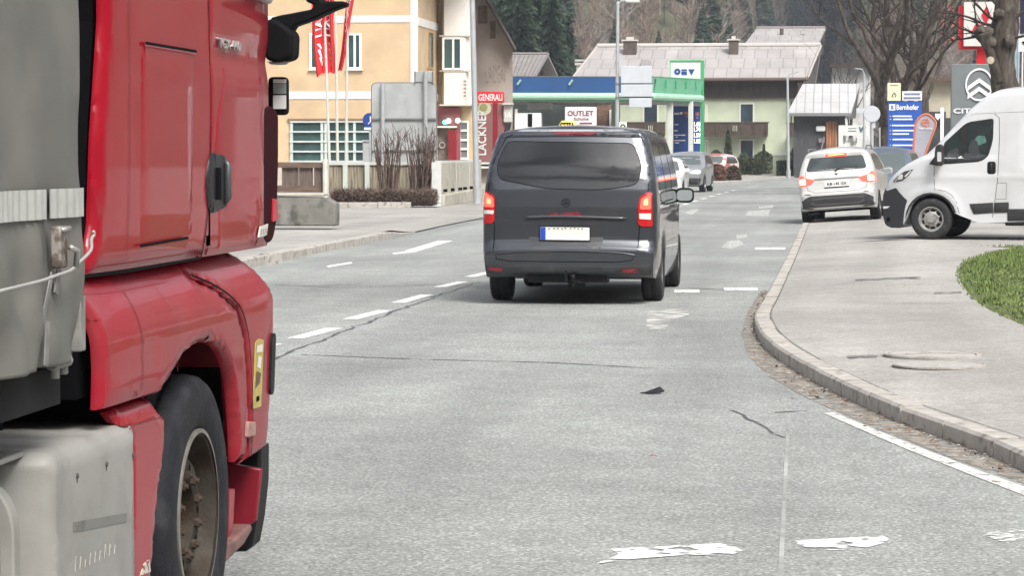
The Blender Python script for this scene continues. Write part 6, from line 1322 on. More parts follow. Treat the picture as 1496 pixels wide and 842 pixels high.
o = obj('lower_bumper', patch(bv, '-y', [(-.86, .50), (-.72, .585), (-.62, .625), (.62, .625), (.72, .585), (.86, .50), (.83, .34), (.60, .31), (.50, .36), (-.50, .36), (-.60, .31), (-.83, .34)], .010, .02, .05, r=.01), M('cladding_grey', (.028, .028, .029), .6, var=.2), t, auto=40)
bm = nb(); seam(bm, bv, '-y', [(-.58, .545), (-.3, .56), (.35, .56), (.60, .545)], .03, .014); seam(bm, bv, '-y', [(-.6, .47), (-.5, .42), (.5, .42), (.6, .47)], .04, .013); obj('bumper_trim', bm, M('trim_mid', (.075, .075, .075), .5), o)
for s in (1, -1): obj('reflector', patch(bv, '-y', [(.60 * s, .655), (.84 * s, .67), (.84 * s, .69), (.60 * s, .675)][::s], .006, .01, .1), M('reflector_dim', (.12, .06, .05), .3), t)
bm = nb(); seam(bm, bv, '-y', [(-.70, 1.18), (-.71, .95), (-.66, .76), (-.5, .70), (.5, .70), (.66, .76), (.71, .95), (.70, 1.18)], .010, .002); obj('tailgate_gap', bm, M('gap_grey', (.10, .10, .10), .8), t)
for s_ in ('+x', '-x'):
    obj('side_window', patch(bv, s_, fil([(.50, 1.16), (1.25, 1.12), (3.15, 1.06), (2.72, 1.44), (2.3, 1.52), (1.0, 1.51), (.62, 1.40)], .05), .004, .008, .07), GLS, t, auto=40)
    obj('sill_cladding', patch(bv, s_, [(1.30, .26), (3.2, .26), (3.2, .42), (1.30, .40)], .006, .01, .1), BLK, t)
for s in (1, -1): obj('roof_rail', tube(nb(), [(s * .66, .75, 1.63), (s * .665, .85, 1.70), (s * .66, 2.4, 1.71), (s * .66, 2.6, 1.63)], .018, 6), M('rail_grey', (.20, .20, .20), .4, metal=.4), t)
bm = nb(); prism(bm, [(0, .80, 1.65), (0, .98, 1.65), (0, .80, 1.70)], (.03, 0, 0)); obj('aerial', bm, WP, t)
mirror(t, -1, 2.95, 1.08, .22, .16, .86, BLK); mirror(t, 1, 2.95, 1.08, .22, .16, .86, WP)
for x, y in ((-.78, .86), (.78, .86), (-.78, 3.62), (.78, 3.62)): wheel(t, x, y, .345, .345, .235, 1 if x > 0 else -1, .225, ALLOY)
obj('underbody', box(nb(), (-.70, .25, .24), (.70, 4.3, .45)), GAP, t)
bm = nb(); tube(bm, [(-.55, .9, .30), (-.52, .15, .30)], .04, 8); box(bm, (-.72, .3, .2), (-.48, .55, .34)); obj('exhaust', bm, M('exhaust_dark', (.05, .045, .04), .6), t)
obj('front_windscreen', patch(bv, '+z', fil([(-.55, 2.92), (.55, 2.92), (.62, 3.50), (-.62, 3.50)], .08), .004, .008, .08), GLS, t)

# ---------------------------------------------------------------- white panel van
Yl = 48.3; wl = W(1360, 350, Yl); wl.z = .115; rz = R(77)
rt = Vector((math.cos(rz), math.sin(rz), 0)); fw = Vector((-math.sin(rz), math.cos(rz), 0))
org = Vector((wl.x, wl.y, .115)) + rt * 1.0
t = root('white_panel_van', 'tall white panel van with a black bumper seen from its side by the grass', 'van', tuple(org), rz)
MI_ = mat_of(t).inverted()
YK = (MI_ @ hitplane(1352, 300, wl, -rt)).y
def v(px, py):          # photo -> (y, z) on the van's left side
    p = MI_ @ hitplane(px, py, wl, -rt); y = p.y; return (y if px > 1352 else YK + (y - YK) * 1.0, p.z)
VW = M('van_white_paint', (.58, .59, .605), .32, coat=.5, var=.02, vs=1, dirt=(.45, .45, .44), ds=1.3, dlo=.5, dhi=.85)
wc = v(1360, 319.3); WR = .362; ay, az = wc[0], .362
ol = [v(1291, 330), v(1287, 318), v(1286, 300), v(1287, 280), v(1292, 268), v(1299, 259), v(1308, 250), v(1322, 240), v(1340, 231), v(1352, 225.5), v(1368, 210), v(1390, 186), v(1413, 161), v(1432, 145), v(1443, 137.5), v(1455, 132.5), v(1472, 129.5), v(1496, 128)]
zr = ol[-1][1]; ol += [(-2.2, zr + .02), (-4.6, zr), (-4.75, zr - .12), (-4.8, zr - .5), (-4.82, .55), (-4.78, .42)] + [(ay - 3.45 + .44 * math.cos(a), max(.40, az + .44 * math.sin(a))) for a in [math.pi - math.pi * k / 9 for k in range(10)]] + [(-2.5, .37), v(1431, 326), v(1418, 321)]
ar = [(ay + .425 * math.cos(a), az + .43 * math.sin(a)) for a in [math.pi - (math.pi) * k / 12 for k in range(13)]]; ar = [p for p in ar if p[1] > .42]
ol += ar + [(ay + .44, .38), (ay + .50, .27), v(1308, 334)]
def wp(y, z):
    w_ = 1.02
    if z > 1.15: w_ -= .10 * ((z - 1.15) / 1.5) ** 1.5 * 1.3
    if y > -.2: f = (y + .2) / 1.15; w_ -= .30 * max(0, f) ** 2.4
    if z > 1.45 and y > -1.3: w_ -= .05 * min(1, (y + 1.3) / .9)
    w_ += .012 * math.exp(-((z - 1.10) / .05) ** 2)
    # swelling round the wheel
    d = math.hypot(y - ay, z - az); w_ += .022 * max(0, 1 - abs(d - .52) / .10) if z > .4 else 0
    if y < -1.55 and 1.25 < z < 2.15: w_ -= .012 * min(1, min(-1.55 - y, .04) / .04, min(z - 1.25, .04) / .04, min(2.15 - z, .04) / .04)
    return w_
bm = car_body(ol, wp, .04, .10, 16, .05, use=lambda a, b: (max(a[1], b[1]) > .95 and not math.hypot(a[0] - ay, a[1] - az) < .5)); bv = bvh_of(bm); obj('body', bm, VW, t, auto=55)
def pv(name, pts, mat, off=.004, th=.008, st=.05, rad=.03, parent=t, r=0, side='-x'): return obj(name, patch(bv, side, fil([v(*p) for p in pts], rad) if not isinstance(pts[0], Vector) else pts, off, th, st, r), mat, parent, auto=45)
CG = M('van_side_glass', (.022, .040, .038), .06, spec=.9, var=.5, vs=2.5)
SLm = M('van_seal_black', (.010, .010, .011), .5)
wpts = [(1378.5, 240), (1378, 209), (1411, 178.5), (1451, 172.5), (1450.5, 206), (1443, 230), (1431, 236.5)]
o = pv('side_window', wpts, SLm, .004, .008, .05, [.02, .05, .10, .06, .1, .1, .1])
g1 = [(1381, 236.5), (1381, 209), (1403.5, 188), (1400, 234.5)]; g2 = [(1408, 234), (1413, 182), (1448, 176), (1447.5, 205), (1441, 228), (1430, 233)]
pv('quarter_glass', g1, CG, .007, .004, .05, .02, o); gl = pv('door_glass', g2, M('van_door_glass', (.014, .022, .022), .06, spec=.9, var=.5, vs=3), .007, .004, .05, .04, o)
INT = M('seen_interior_green', (.08, .17, .15), .3, var=.5, vs=12); INTG = M('seen_interior_grey', (.035, .037, .038), .5)
pv('seat', [(1416, 231), (1414, 214), (1420, 203), (1427, 205), (1431, 222), (1432, 231)], INTG, .009, .002, .05, .05, gl)
pv('far_window', [(1422, 205), (1428, 198), (1438, 198), (1441, 208), (1428, 213), (1424, 212)], INT, .0085, .002, .05, .03, gl)
pv('dashboard', [(1383, 234), (1384, 222), (1396, 216), (1399, 218), (1398, 233)], INTG, .009, .002, .05, .03, o)
bm = nb(); seam(bm, bv, '-x', [v(1365, 243), v(1365.5, 277), v(1381, 279), v(1391, 285), v(1398, 296), v(1404, 320)], .010, .002); seam(bm, bv, '-x', [v(1365, 243), v(1366, 236), v(1377, 243)], .008, .002)
seam(bm, bv, '-x', [v(1452, 166), v(1459, 172), v(1460, 200), v(1458, 260), v(1453, 300), v(1450, 318)], .012, .002); seam(bm, bv, '-x', [v(1457, 268), v(1471, 267), v(1470, 291), v(1455, 291)], .007, .002); seam(bm, bv, '-x', [v(1400, 172), v(1425, 166), v(1496, 163)], .006, .002)
seam(bm, bv, '-x', [v(1474, 298), v(1473, 322)], .008, .002)
obj('panel_gap', bm, M('gap_mid_grey', (.12, .12, .12), .8), t)
o = pv('door_handle', [(1442.5, 236), (1455, 236), (1455, 254.5), (1442.5, 254.5)], BLK, .010, .012, .05, .05, r=.008); bm = nb(); a, b = v(1449, 239), v(1449, 252); x_ = bv.ray_cast(Vector((-4, a[0], a[1])), Vector((1, 0, 0)))[0].x; tube(bm, [(x_ - .012, a[0], a[1]), (x_ - .035, a[0], a[1] - .03), (x_ - .035, b[0], b[1] + .03), (x_ - .012, b[0], b[1])], .014, 8); obj('grip', bm, M('grip_black', (.02, .02, .02), .4), o, smooth=True)
SM = M('van_moulding', (.022, .022, .023), .55)
o = pv('side_moulding', [(1416.5, 298), (1451.5, 296), (1451, 311), (1423, 313)], SM, .022, .03, .06, .012, r=.012); pv('side_moulding', [(1453, 296.2), (1474, 295.4), (1474, 310.5), (1452.5, 311.2)], SM, .022, .03, .06, .012, r=.012)
obj('side_moulding', patch(bv, '-x', fil([(v(1475, 0)[0], v(0, 295)[1]), (-2.9, v(0, 294)[1]), (-2.9, v(0, 309)[1]), (v(1475, 0)[0], v(0, 310.4)[1])], .012), .022, .03, .08, r=.012), SM, t)
# front bumper: black, follows the nose; side piece and front piece in one
bl = [(1287, 281), (1307, 274.5), (1312, 281), (1320, 289), (1325, 293), (1322, 302), (1319, 318), (1318, 330), (1312, 333), (1300, 333.5), (1291, 330), (1287, 318), (1286, 300)]
bm = patch(bv, '-x', [v(*p) for p in bl], .014, .03, .04, .0); bmf = patch(bv, '+y', fil([(-.82, .26), (.82, .26), (.84, .84), (.6, .90), (-.6, .90), (-.84, .84)], .05), .014, .03, .06)
bm2 = patch(bv, '+x', [v(*p) for p in bl], .014, .03, .05, .0)
o = obj('front_bumper', join(bm, bmf, bm2), M('van_bumper', (.026, .027, .032), .5, var=.15, vs=3), t, auto=45)
a = v(1287.5, 303); bm = nb(); x_ = .0; 
obj('bumper_blade', patch(bv, '-x', fil([v(1286.5, 302), v(1297, 301.5), v(1294, 304.5), v(1286.5, 305.5)], .004), .03, .02, .04), WHT, o)
obj('fog_slot', patch(bv, '-x', fil([v(1291, 319), v(1297, 317), v(1298, 324), v(1292, 325)], .03), .017, .004, .04), GAP, o)
hl = [(1302, 265.5), (1309, 258), (1320, 250.5), (1334, 247.5), (1327, 257), (1317, 264), (1306, 266.5)]
o = pv('headlight', hl, M('van_lamp_dark', (.05, .052, .055), .12, coat=.8), .006, .01, .03, .01); pv('reflector', [(1309, 263), (1312, 256), (1318, 254), (1318, 262)], CLR, .010, .004, .03, .03, o); pv('lamp_edge', [(1304, 266), (1309, 259.5), (1311.5, 259), (1307, 266)], CHR, .010, .004, .03, .01, o); pv('indicator', [(1320, 258), (1329, 249.5), (1331.5, 249.5), (1323, 258.5)], CLR, .010, .004, .03, .008, o)
obj('headlight', patch(bv, '+x', fil([v(*p) for p in hl], .01), .006, .01, .03), CLR, t)
obj('grille', patch(bv, '+y', fil([(-.55, .93), (.55, .93), (.5, 1.06), (-.5, 1.06)], .04), .01, .02, .06), BLK, t)
bm = nb()
for a0 in range(12):
    a1 = math.pi * (1 - a0 / 12); a2 = math.pi * (1 - (a0 + 1) / 12); pts = []
    for a_ in (a1, a2):
        for rr in (.43, .462): pts.append(Vector((0, ay + rr * math.cos(a_), az + rr * math.sin(a_))))
    P = [pts[0], pts[1], pts[3], pts[2]]; xs_ = [bv.ray_cast(Vector((-4, p.y, p.z)), Vector((1, 0, 0)))[0] for p in P]
    if all(x is not None for x in xs_): bm.faces.new([bm.verts.new(x + Vector((-.012 + abs(0), 0, 0))) for x in xs_]); bm.faces.new([bm.verts.new(x + Vector((.1, 0, 0)) if i in (0, 3) else x + Vector((-.012, 0, 0))) for i, x in enumerate([xs_[0], xs_[0] + Vector((0, 0, 0)), xs_[3], xs_[3]])]) if False else None
obj('arch_lip', bm, SM, t)
obj('arch_liner', box(nb(), (-.85, ay - .44, .42), (.85, ay + .44, .98)), GAP, t)
obj('windscreen', patch(bv, '+z', fil([(-.62, v(1362, 0)[0]), (.62, v(1362, 0)[0]), (.62, v(1428, 0)[0]), (-.62, v(1428, 0)[0])], .08), .004, .008, .08), GLS, t, auto=40)
RIMS = M('steel_rim_silver', (.36, .355, .34), .45, metal=.4, var=.2, vs=9, dirt=(.14, .13, .12), ds=9, dlo=.5, dhi=.7)
for x, y in ((-.90, ay), (.90, ay), (-.90, ay - 3.45), (.90, ay - 3.45)): wheel(t, x, y, WR, WR, .225, 1 if x > 0 else -1, .215, RIMS, holes=9)
# mirror housing
bm = nb(); a, b = v(1368.5, 240), v(1381.5, 211); x_ = bv.ray_cast(Vector((-4, (a[0] + b[0]) / 2, a[1] + .1)), Vector((1, 0, 0)))[0].x
pl = fil([v(1369, 236), v(1371, 213), v(1378, 210), v(1382, 214), v(1382, 240), v(1376, 243)], .05); prism(bm, [(x_ - .28, p[0], p[1]) for p in pl], (.16, 0, 0)); tube(bm, [(x_ - .15, a[0] - .05, a[1] + .08), (x_ + .03, a[0] - .08, a[1] + .02)], .05, 8)
prism(bm, [(x_ - .01, *v(*p)) for p in ((1357, 240), (1366, 228), (1372, 236), (1371, 243))], (.03, 0, 0))
o = obj('side_mirror', bm, SM, t, mods=(.02, 2)); pl = fil([v(1374, 222), v(1380, 222), v(1380, 236), v(1374, 236)], .02); obj('indicator_lens', prism(nb(), [(x_ - .285, p[0], p[1]) for p in pl], (.006, 0, 0)), M('lens_pale', (.5, .5, .5), .3), o)
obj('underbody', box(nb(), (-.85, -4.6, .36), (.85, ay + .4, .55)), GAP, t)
bm = nb(); box(bm, (-.3, -2.9, .24), (.35, -1.4, .38)); tube(bm, [(-.45, -1.2, .30), (-.45, -3.0, .30)], .06, 8); obj('exhaust', bm, M('exhaust_grey', (.12, .115, .11), .5, metal=.4), t, mods=(.03, 2))

# ---------------------------------------------------------------- oncoming cars and parked cars
def small_car(name, label, loc, rz, paint, kind='hatch', group=None, mirrors=True, H=1.45):
    t = root(name, label, 'car', loc, rz, group); k = H / 1.66
    ol = [(.12, .28), (.0, .5), (.03, .8), (.12, 1.0), (.35, H * .88), (.45, H * .95), (1.0, H - .01), (1.9, H), (2.3, H - .05), (3.05, 1.02), (3.5, .95), (3.95, .82), (4.12, .62), (4.12, .36), (4.02, .22)]
    ol = ol + arch(3.3, .31, .36) + [(2.8, .22), (1.2, .22)] + arch(.75, .31, .36) + [(.3, .25)]
    def wf(y, z):
        w_ = .88
        if z > .95: f = (z - .95) / (H - .95); w_ -= .03 * f + .19 * f ** 1.5
        if y < .5: w_ -= .08 * ((.5 - y) / .5) ** 2
        if y > 3.2: w_ -= .20 * ((y - 3.2) / .9) ** 2
        return w_
    bm = car_body(ol, wf, .07, .09, 12, .07, use=lambda a, b: max(a[1], b[1]) > .5); bv = bvh_of(bm); obj('body', bm, paint, t, auto=60)
    WS = M('windscreen_pale', (.10, .12, .12), .08, spec=1.0, var=.3, vs=2)
    obj('windscreen', patch(bv, '+y', fil([(-.70, .99), (.70, .99), (.57, H - .10), (-.57, H - .10)], .07), .004, .008, .06), WS, t, auto=40)
    obj('rear_window', patch(bv, '-y', fil([(-.62, 1.02), (.62, 1.02), (.52, H - .15), (-.52, H - .15)], .07), .004, .008, .06), GLS, t, auto=40)
    for s_ in ('+x', '-x'): obj('side_window', patch(bv, s_, fil([(.5, 1.0), (2.75, .98), (2.25, H - .12), (.7, H - .13)], .07), .004, .008, .07), GLS, t, auto=40)
    for s in (1, -1):
        o = obj('headlight', patch(bv, '+y', fil([(.46 * s, .66), (.80 * s, .68), (.79 * s, .82), (.52 * s, .80)][::s], .03), .008, .012, .05), CLR, t)
        obj('tail_light', patch(bv, '-y', fil([(.60 * s, .78), (.84 * s, .78), (.82 * s, .98), (.66 * s, .98)][::s], .03), .008, .012, .05), REDL, t)
    obj('grille', patch(bv, '+y', fil([(-.40, .50), (.40, .50), (.44, .70), (-.44, .70)], .05), .008, .012, .05), BLK, t); obj('lower_grille', patch(bv, '+y', fil([(-.6, .28), (.6, .28), (.62, .42), (-.62, .42)], .04), .008, .012, .05), BLK, t)
    obj('number_plate', patch(bv, '+y', fil([(-.26, .43), (.26, .43), (.26, .53), (-.26, .53)], .01), .016, .01, .2), PLT, t)
    if mirrors: mirror(t, 1, 2.75, 1.0, .2, .14, .82, paint, d=-.12); mirror(t, -1, 2.75, 1.0, .2, .14, .82, paint, d=-.12)
    for x, y in ((-.77, .75), (.77, .75), (-.77, 3.3), (.77, 3.3)): wheel(t, x, y, .31, .31, .2, 1 if x > 0 else -1, .2, ALLOY)
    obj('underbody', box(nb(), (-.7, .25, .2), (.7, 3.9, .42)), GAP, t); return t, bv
SLV = M('silver_car_paint', (.36, .37, .38), .28, metal=.5, coat=.6)
# oncoming: silver SUV (front towards the camera)
Yo = 112.0; p = W(1005, 280, Yo); t, bv = suv('silver_suv', 'silver grey SUV coming towards the camera with bright headlights', 'car', (p.x, Yo + 4.5, 0), (0, 0, R(180 - 3.5)), SLV, H=1.62)
obj('windscreen', patch(bv, '+y', fil([(-.72, 1.13), (.72, 1.13), (.60, 1.50), (-.60, 1.50)], .07), .004, .008, .06), M('windscreen_pale', (.10, .12, .12), .08), t, auto=40)
for s in (1, -1):
    o = obj('headlight', patch(bv, '+y', fil([(.40 * s, .74), (.80 * s, .76), (.80 * s, .90), (.44 * s, .88)][::s], .03), .010, .012, .05), CLR, t); obj('lit_core', patch(bv, '+y', fil([(.48 * s, .77), (.76 * s, .78), (.75 * s, .88), (.50 * s, .87)][::s], .03), .014, .01, .05), M('headlamp_lit', (.9, .95, 1), .3, emit=1.1), o)
obj('grille', patch(bv, '+y', fil([(-.30, .66), (.30, .66), (.33, .84), (-.33, .84)], .04), .012, .014, .05), BLK, t); obj('lower_grille', patch(bv, '+y', fil([(-.75, .32), (.75, .32), (.80, .58), (-.80, .58)], .05), .012, .014, .05), M('cladding_grey', (.028, .028, .029), .6), t)
obj('number_plate', patch(bv, '+y', fil([(-.26, .50), (.26, .50), (.26, .61), (-.26, .61)], .01), .022, .01, .2), PLT, t)
for s_ in ('+x', '-x'): obj('side_window', patch(bv, s_, fil([(.50, 1.14), (1.25, 1.12), (3.15, 1.06), (2.72, 1.42), (2.3, 1.50), (1.0, 1.49), (.62, 1.38)], .05), .004, .008, .07), GLS, t, auto=40)
mirror(t, 1, 3.0, 1.08, .22, .16, .86, SLV, d=-.12); mirror(t, -1, 3.0, 1.08, .22, .16, .86, SLV, d=-.12)
for x, y in ((-.78, .86), (.78, .86), (-.78, 3.62), (.78, 3.62)): wheel(t, x, y, .345, .345, .235, 1 if x > 0 else -1, .225, ALLOY)
obj('underbody', box(nb(), (-.70, .25, .24), (.70, 4.3, .45)), GAP, t)
p = W(962, 290, 97); small_car('white_hatchback', 'white hatchback coming towards the camera, half hidden behind the grey van', (p.x, 97 + 4.1, 0), R(180), M('white_small_car', (.62, .63, .63), .28, coat=.6), H=1.42)
p = W(1049, 262, 158); small_car('red_white_car', 'small white and red car parked behind the rusty bushes left of the pointed shrub', (p.x + .3, 158 + 4.1, .0), R(165), M('pale_red_car', (.60, .50, .49), .35, dirt=(.36, .10, .09), ds=1.0, dlo=.5, dhi=.55), H=1.5, mirrors=False)
p = W(1310, 300, 76); t, bv = small_car('silver_blue_car', 'silver blue car parked nose-on between the white SUV and the white panel van', (p.x, 76 + 4.1, .12), R(172), M('silver_blue_paint', (.13, .16, .20), .3, metal=.4, coat=.6), H=1.62)
# ================================================================== red lorry
XT = -2.05
t = root('red_lorry', 'red long-haul lorry cab with a black door handle, close up at the left edge', 'lorry', (-3.2, 8.6, 0)); O = Vector(t.location)
RP = M('lorry_red_paint', (.29, .003, .014), .38, coat=.5, spec=.12, var=.06, vs=1.2, dirt=(.26, .010, .020), ds=2.2, dlo=.42, dhi=.85)
RPD = M('lorry_red_dusty', (.28, .006, .018), .45, coat=.35, spec=.15, var=.10, vs=2.5, dirt=(.26, .04, .046), ds=3.2, dlo=.46, dhi=.85)
GB_ = M('grey_bracket', (.20, .19, .18), .6, var=.3, vs=12)
def T(px, py, X=XT): return TP(px, py, X)
# cab core
zt = 3.62
bm = nb(); box(bm, (-4.45, 7.68, 1.34), (-2.16, 9.88, zt)); core = obj('cab', bm, RP, t, O, mods=(.10, 4))
# --- side panels (y, z) laid on curved surfaces
yr0, yr1, yr2 = T(147, 0, -2.085)[0], T(138, 300, -2.085)[0], T(128, 400, -2.085)[0]
ys = T(307, 200)[0]; yf = 9.93; zb = 1.305
def cabx(y, z):
    x = XT
    if y < 8.1: x -= .018 * ((8.1 - y) / .5) ** 2
    if y > 9.55: x -= .02 * ((y - 9.55) / .38) ** 2.2
    if z > 2.5: x -= .05 * (z - 2.5) ** 1.5
    x -= .012 * math.exp(-((z - 1.98) / .05) ** 2) if y > ys else 0
    return x
def fine(lo, hi, a, b, s1, s2):
    r = []; p = lo
    while p < hi: p += s1 if a <= p <= b else s2; r.append(p)
    return r
o_side = [(yr0 + .03, zt - .05), (yr0, 2.4), (yr0, T(0, 0)[1]), (yr1 + .01, T(137, 200)[1]), (yr1 - .02, T(137, 330)[1]), (yr2, zb), (ys - .004, zb), (ys - .004, zt - .05)]
o = obj('sleeper_side', shell([(a, b) for a, b in o_side], lambda y, z: (cabx(y, z), y, z), (-1, 0, 0), .012, .035, r=.022, use=lambda a, b: a[0] < 8 or b[0] < 8), RP, t, O, auto=50)
obj('rear_wall', prism(nb(), [(-2.112, y + .012, z) for y, z in o_side[:5]] + [(-2.112, yr2 + .01, zb + .01), (-2.112, 7.9, zb + .01), (-2.112, 7.9, zt - .05)], (-2.3, 0, 0)), M('rear_wall_black', (.004, .004, .005), .9, spec=.08), t, O)
# locker door on the sleeper side with its dark slots
lk = fil([T(205, 357), T(279, 343), T(283, 72), T(208, 62)], .03)
lk2 = obj('locker_door', shell(lk, lambda y, z: (cabx(y, z) + .004, y, z), (-1, 0, 0), .006, .06, r=.004), RP, o, O, auto=50)
def strip3(pts, wd, xf, mat, name, parent, lift=.006):
    if len(pts) > 3: pts = [tuple(p[:2]) for p in crv([(*p, 0) for p in pts], 5)]
    bm = nb()
    for q in line2(pts, wd):
        n = max(1, int((Vector(q[1]) - Vector(q[0])).length / .05)); rows = []
        for k in range(n + 1):
            for a, b in ((q[0], q[1]), (q[3], q[2])): u = a[0] + (b[0] - a[0]) * k / n; w_ = a[1] + (b[1] - a[1]) * k / n; rows.append(bm.verts.new((xf(u, w_) + lift, u, w_)))
        for k in range(n): bm.faces.new((rows[2 * k], rows[2 * k + 2], rows[2 * k + 3], rows[2 * k + 1]))
    return obj(name, bm, mat, parent, O)
strip3([T(208, 62.5), T(283, 75)], .009, cabx, GAP, 'locker_slot', o, .010); strip3([T(201, 359.5), T(271, 347.5)], .009, cabx, GAP, 'locker_slot', o, .010); strip3([T(208, 65), T(283, 77.5)], .006, cabx, M('slot_edge_pale', (.50, .18, .20), .4), 'slot_edge', o, .0085)
strip3([T(190, -20), T(191, 150), T(190, 300), T(186, 399)], .004, cabx, M('seam_dark_red', (.12, .004, .008), .6), 'panel_seam', o, .003)
strip3([T(304, 0), T(307.5, 130), T(306, 250), T(301, 330), T(293.5, 376)], .010, cabx, GAP, 'door_gap', o, .002)
strip3([T(126, 406), T(178, 397.5), T(291, 376.8)], .009, lambda y, z: cabx(y, z) - .0, GAP, 'cab_bottom_gap', o, .006)
# --- door
o_door = [(ys + .004, zt - .10), (ys + .004, T(304, 200)[1]), (T(300, 335)[0], T(300, 335)[1]), (T(294, 376)[0], zb), (yf - .06, zb + .0), (yf - .01, zb + .06), (yf, 1.5), (yf + .0, 2.2), (yf - .05, 2.6), (9.62, zt - .35), (9.55, zt - .10)]
dr = obj('door', shell(o_door, lambda y, z: (cabx(y, z), y, z), (-1, 0, 0), .10, .035, r=.012), RP, t, O, auto=50)
em = fil([T(326, 96), T(380, 106), T(384, 130), T(386, 340), T(378, 352), T(318, 366), T(314, 200)], [.05, .1, .1, .05, .05, .05, .05], 6)
obj('door_pressing', shell(em, lambda y, z: (cabx(y, z) + .003, y, z), (-1, 0, 0), .012, .05, r=.007), RPD, dr, O, auto=50)
wn = fil([(9.05, 2.24), (9.86, 2.20), (9.80, 2.62), (9.52, 3.20), (9.05, 3.22)], [.06, .10, .05, .08, .06])
wo = obj('door_window', shell(wn, lambda y, z: (cabx(y, z) + .006, y, z), (-1, 0, 0), .01, .08, r=.003), GLS, dr, O, auto=50)
bm = nb(); pts = [(cabx(a, b) + .012, a, b) for a, b in wn]; tube(bm, pts + [pts[0]], .022, 6); obj('window_frame', bm, M('window_rubber_pale', (.55, .45, .46), .35, coat=.4), wo, O, smooth=True)
# badge letters
a, b = T(319, 57), T(351, 72); c = ((a[0] + b[0]) / 2, (a[1] + b[1]) / 2)
obj('badge', txt('TGX 440', 1, (cabx(*c) + .006, c[0], c[1]), (0, 1, 0), (0, 0, 1), .004, fit=(b[0] - a[0] - .0, .034), bold=.02), M('badge_silver', (.55, .54, .53), .3, metal=.6), dr, O)
# handle: dark pocket with a grip
hp_ = fil([T(302, 300), T(300, 262), T(305, 228), T(310, 222.5), T(325, 226), T(331, 234), T(331, 292), T(327, 305), T(308, 312)], .02)
ho = obj('door_handle', shell(hp_, lambda y, z: (cabx(y, z) + .010, y, z), (-1, 0, 0), .014, .04, r=.008), M('handle_pocket', (.014, .013, .016), .5), dr, O, auto=50)
bm = nb(); A, B = T(325, 232), T(325, 298); x_ = cabx(*A); tube(bm, [(x_ + .005, A[0], A[1]), (x_ + .020, A[0] - .005, A[1] - .02), (x_ + .022, B[0] - .005, B[1] + .02), (x_ + .005, B[0], B[1])], [.009, .012, .012, .009], 8); obj('grip', bm, M('grip_grey', (.05, .052, .055), .35, coat=.3), ho, O, smooth=True)
bm = nb(); A, B = T(312, 245), T(312, 292); tube(bm, [(x_ + .012, A[0], A[1]), (x_ + .012, B[0], B[1])], .014, 8); obj('recess', bm, GAP, ho, O)
# small white label
lb = fil([T(373, 347), T(387, 343.5), T(390, 327), T(376, 331)], .004); lo_ = obj('label', shell(lb, lambda y, z: (cabx(y, z) + .012, y, z), (-1, 0, 0), .004, .1), M('label_white', (.62, .60, .56), .5), dr, O)
bm = nb()
for k in range(4): A = T(377 + k * 3, 335 - k * .6); box(bm, (cabx(*A) + .0125, A[0] - .004, A[1] - .022), (cabx(*A) + .0135, A[0] + .008, A[1] - .0))
obj('text', bm, M('label_grey', (.30, .28, .26), .6), lo_, O)
# --- front corner deflector, dark maroon inside face
bm = nb(); df = fil([T(384, 352), T(396, 356), T(402, 350), T(407, 320), T(409, 230), T(409, 165), T(400, 154), T(388, 156)], .03)
prism(bm, [(-2.055, a, b) for a, b in df], (-.06, 0, 0)); obj('corner_deflector', bm, M('deflector_maroon', (.030, .004, .007), .8, spec=.08), t, O, mods=(.01, 2))
pf = fil([T(398, 325), T(399, 290), T(405, 292), T(406, 320)], .01); obj('red_reflection', prism(nb(), [(-2.054, a, b) for a, b in pf], (.006, 0, 0)), M('reflection_red', (.42, .012, .03), .3), t, O)  # bright red reflection on the deflector, painted on as a small plate
# front of the cab (seen only from elsewhere)
obj('windscreen', prism(nb(), [(-4.3, 9.90, 2.15), (-2.25, 9.90, 2.15), (-2.32, 9.80, 3.25), (-4.23, 9.80, 3.25)], (0, .03, 0)), GLS, t, O)
obj('front_grille', box(nb(), (-4.3, 9.88, 1.25), (-2.25, 9.97, 2.05)), M('grille_red', (.30, .01, .02), .4), t, O, mods=(.03, 2))
# --- wing / wheel arch piece
def wingx(y, z):
    x = XT
    if z > 1.10: f = min(1, (z - 1.10) / .21); x -= .11 * f ** 1.8
    x -= .03 * max(0, (1.0 - z)) 
    if y > 9.62: x -= .035 * ((y - 9.62) / .42) ** 2
    if y < 7.75: x -= .012 * ((7.75 - y) / .3) ** 2
    return x + .018
Tr = lambda a, b: T(a, b, -2.07)
wg = [Tr(125, 404), Tr(129, 430), Tr(136, 470), Tr(139, 540), Tr(139, 600), T(200, 583), T(229, 576), T(247, 545), T(262, 520), T(279, 506), T(298, 500), T(315, 506), T(328, 526), T(338, 560), T(345, 620), T(349, 676), T(359, 668), T(360, 605), T(356, 545), T(350, 490), T(339, 450), T(318, 422), T(292, 402), T(290, 378), T(178, 399)]
wg = wg[:7] + [tuple(p[:2]) for p in crv([(*p, 0) for p in wg[6:16]], 4)][1:] + wg[16:]
o = obj('wing', shell(wg, lambda y, z: (wingx(y, z), y, z), (-1, 0, 0), .02, .025, r=.022), RPD, t, O, auto=50)
strip3([T(196, 425), T(199, 500), T(200, 582)], .005, wingx, M('seam_dark_red', (.12, .004, .008), .6), 'panel_seam', o, .003); strip3([T(240, 420), T(250, 470), T(251, 543)], .003, wingx, M('seam_soft', (.20, .03, .035), .6), 'panel_seam', o, .002); strip3([T(290, 402), T(300, 440), T(302, 500)], .003, wingx, M('seam_soft', (.20, .03, .035), .6), 'panel_seam', o, .002)
bs = [T(295, 403), T(320, 421), T(342, 449), T(353, 489), T(359, 545), T(363, 605), T(362, 668), T(352, 680), T(390, 652), T(393, 600), T(396, 560), T(397, 480), T(397.5, 430), T(394, 415), T(382, 390), T(368, 366), T(293, 381)]
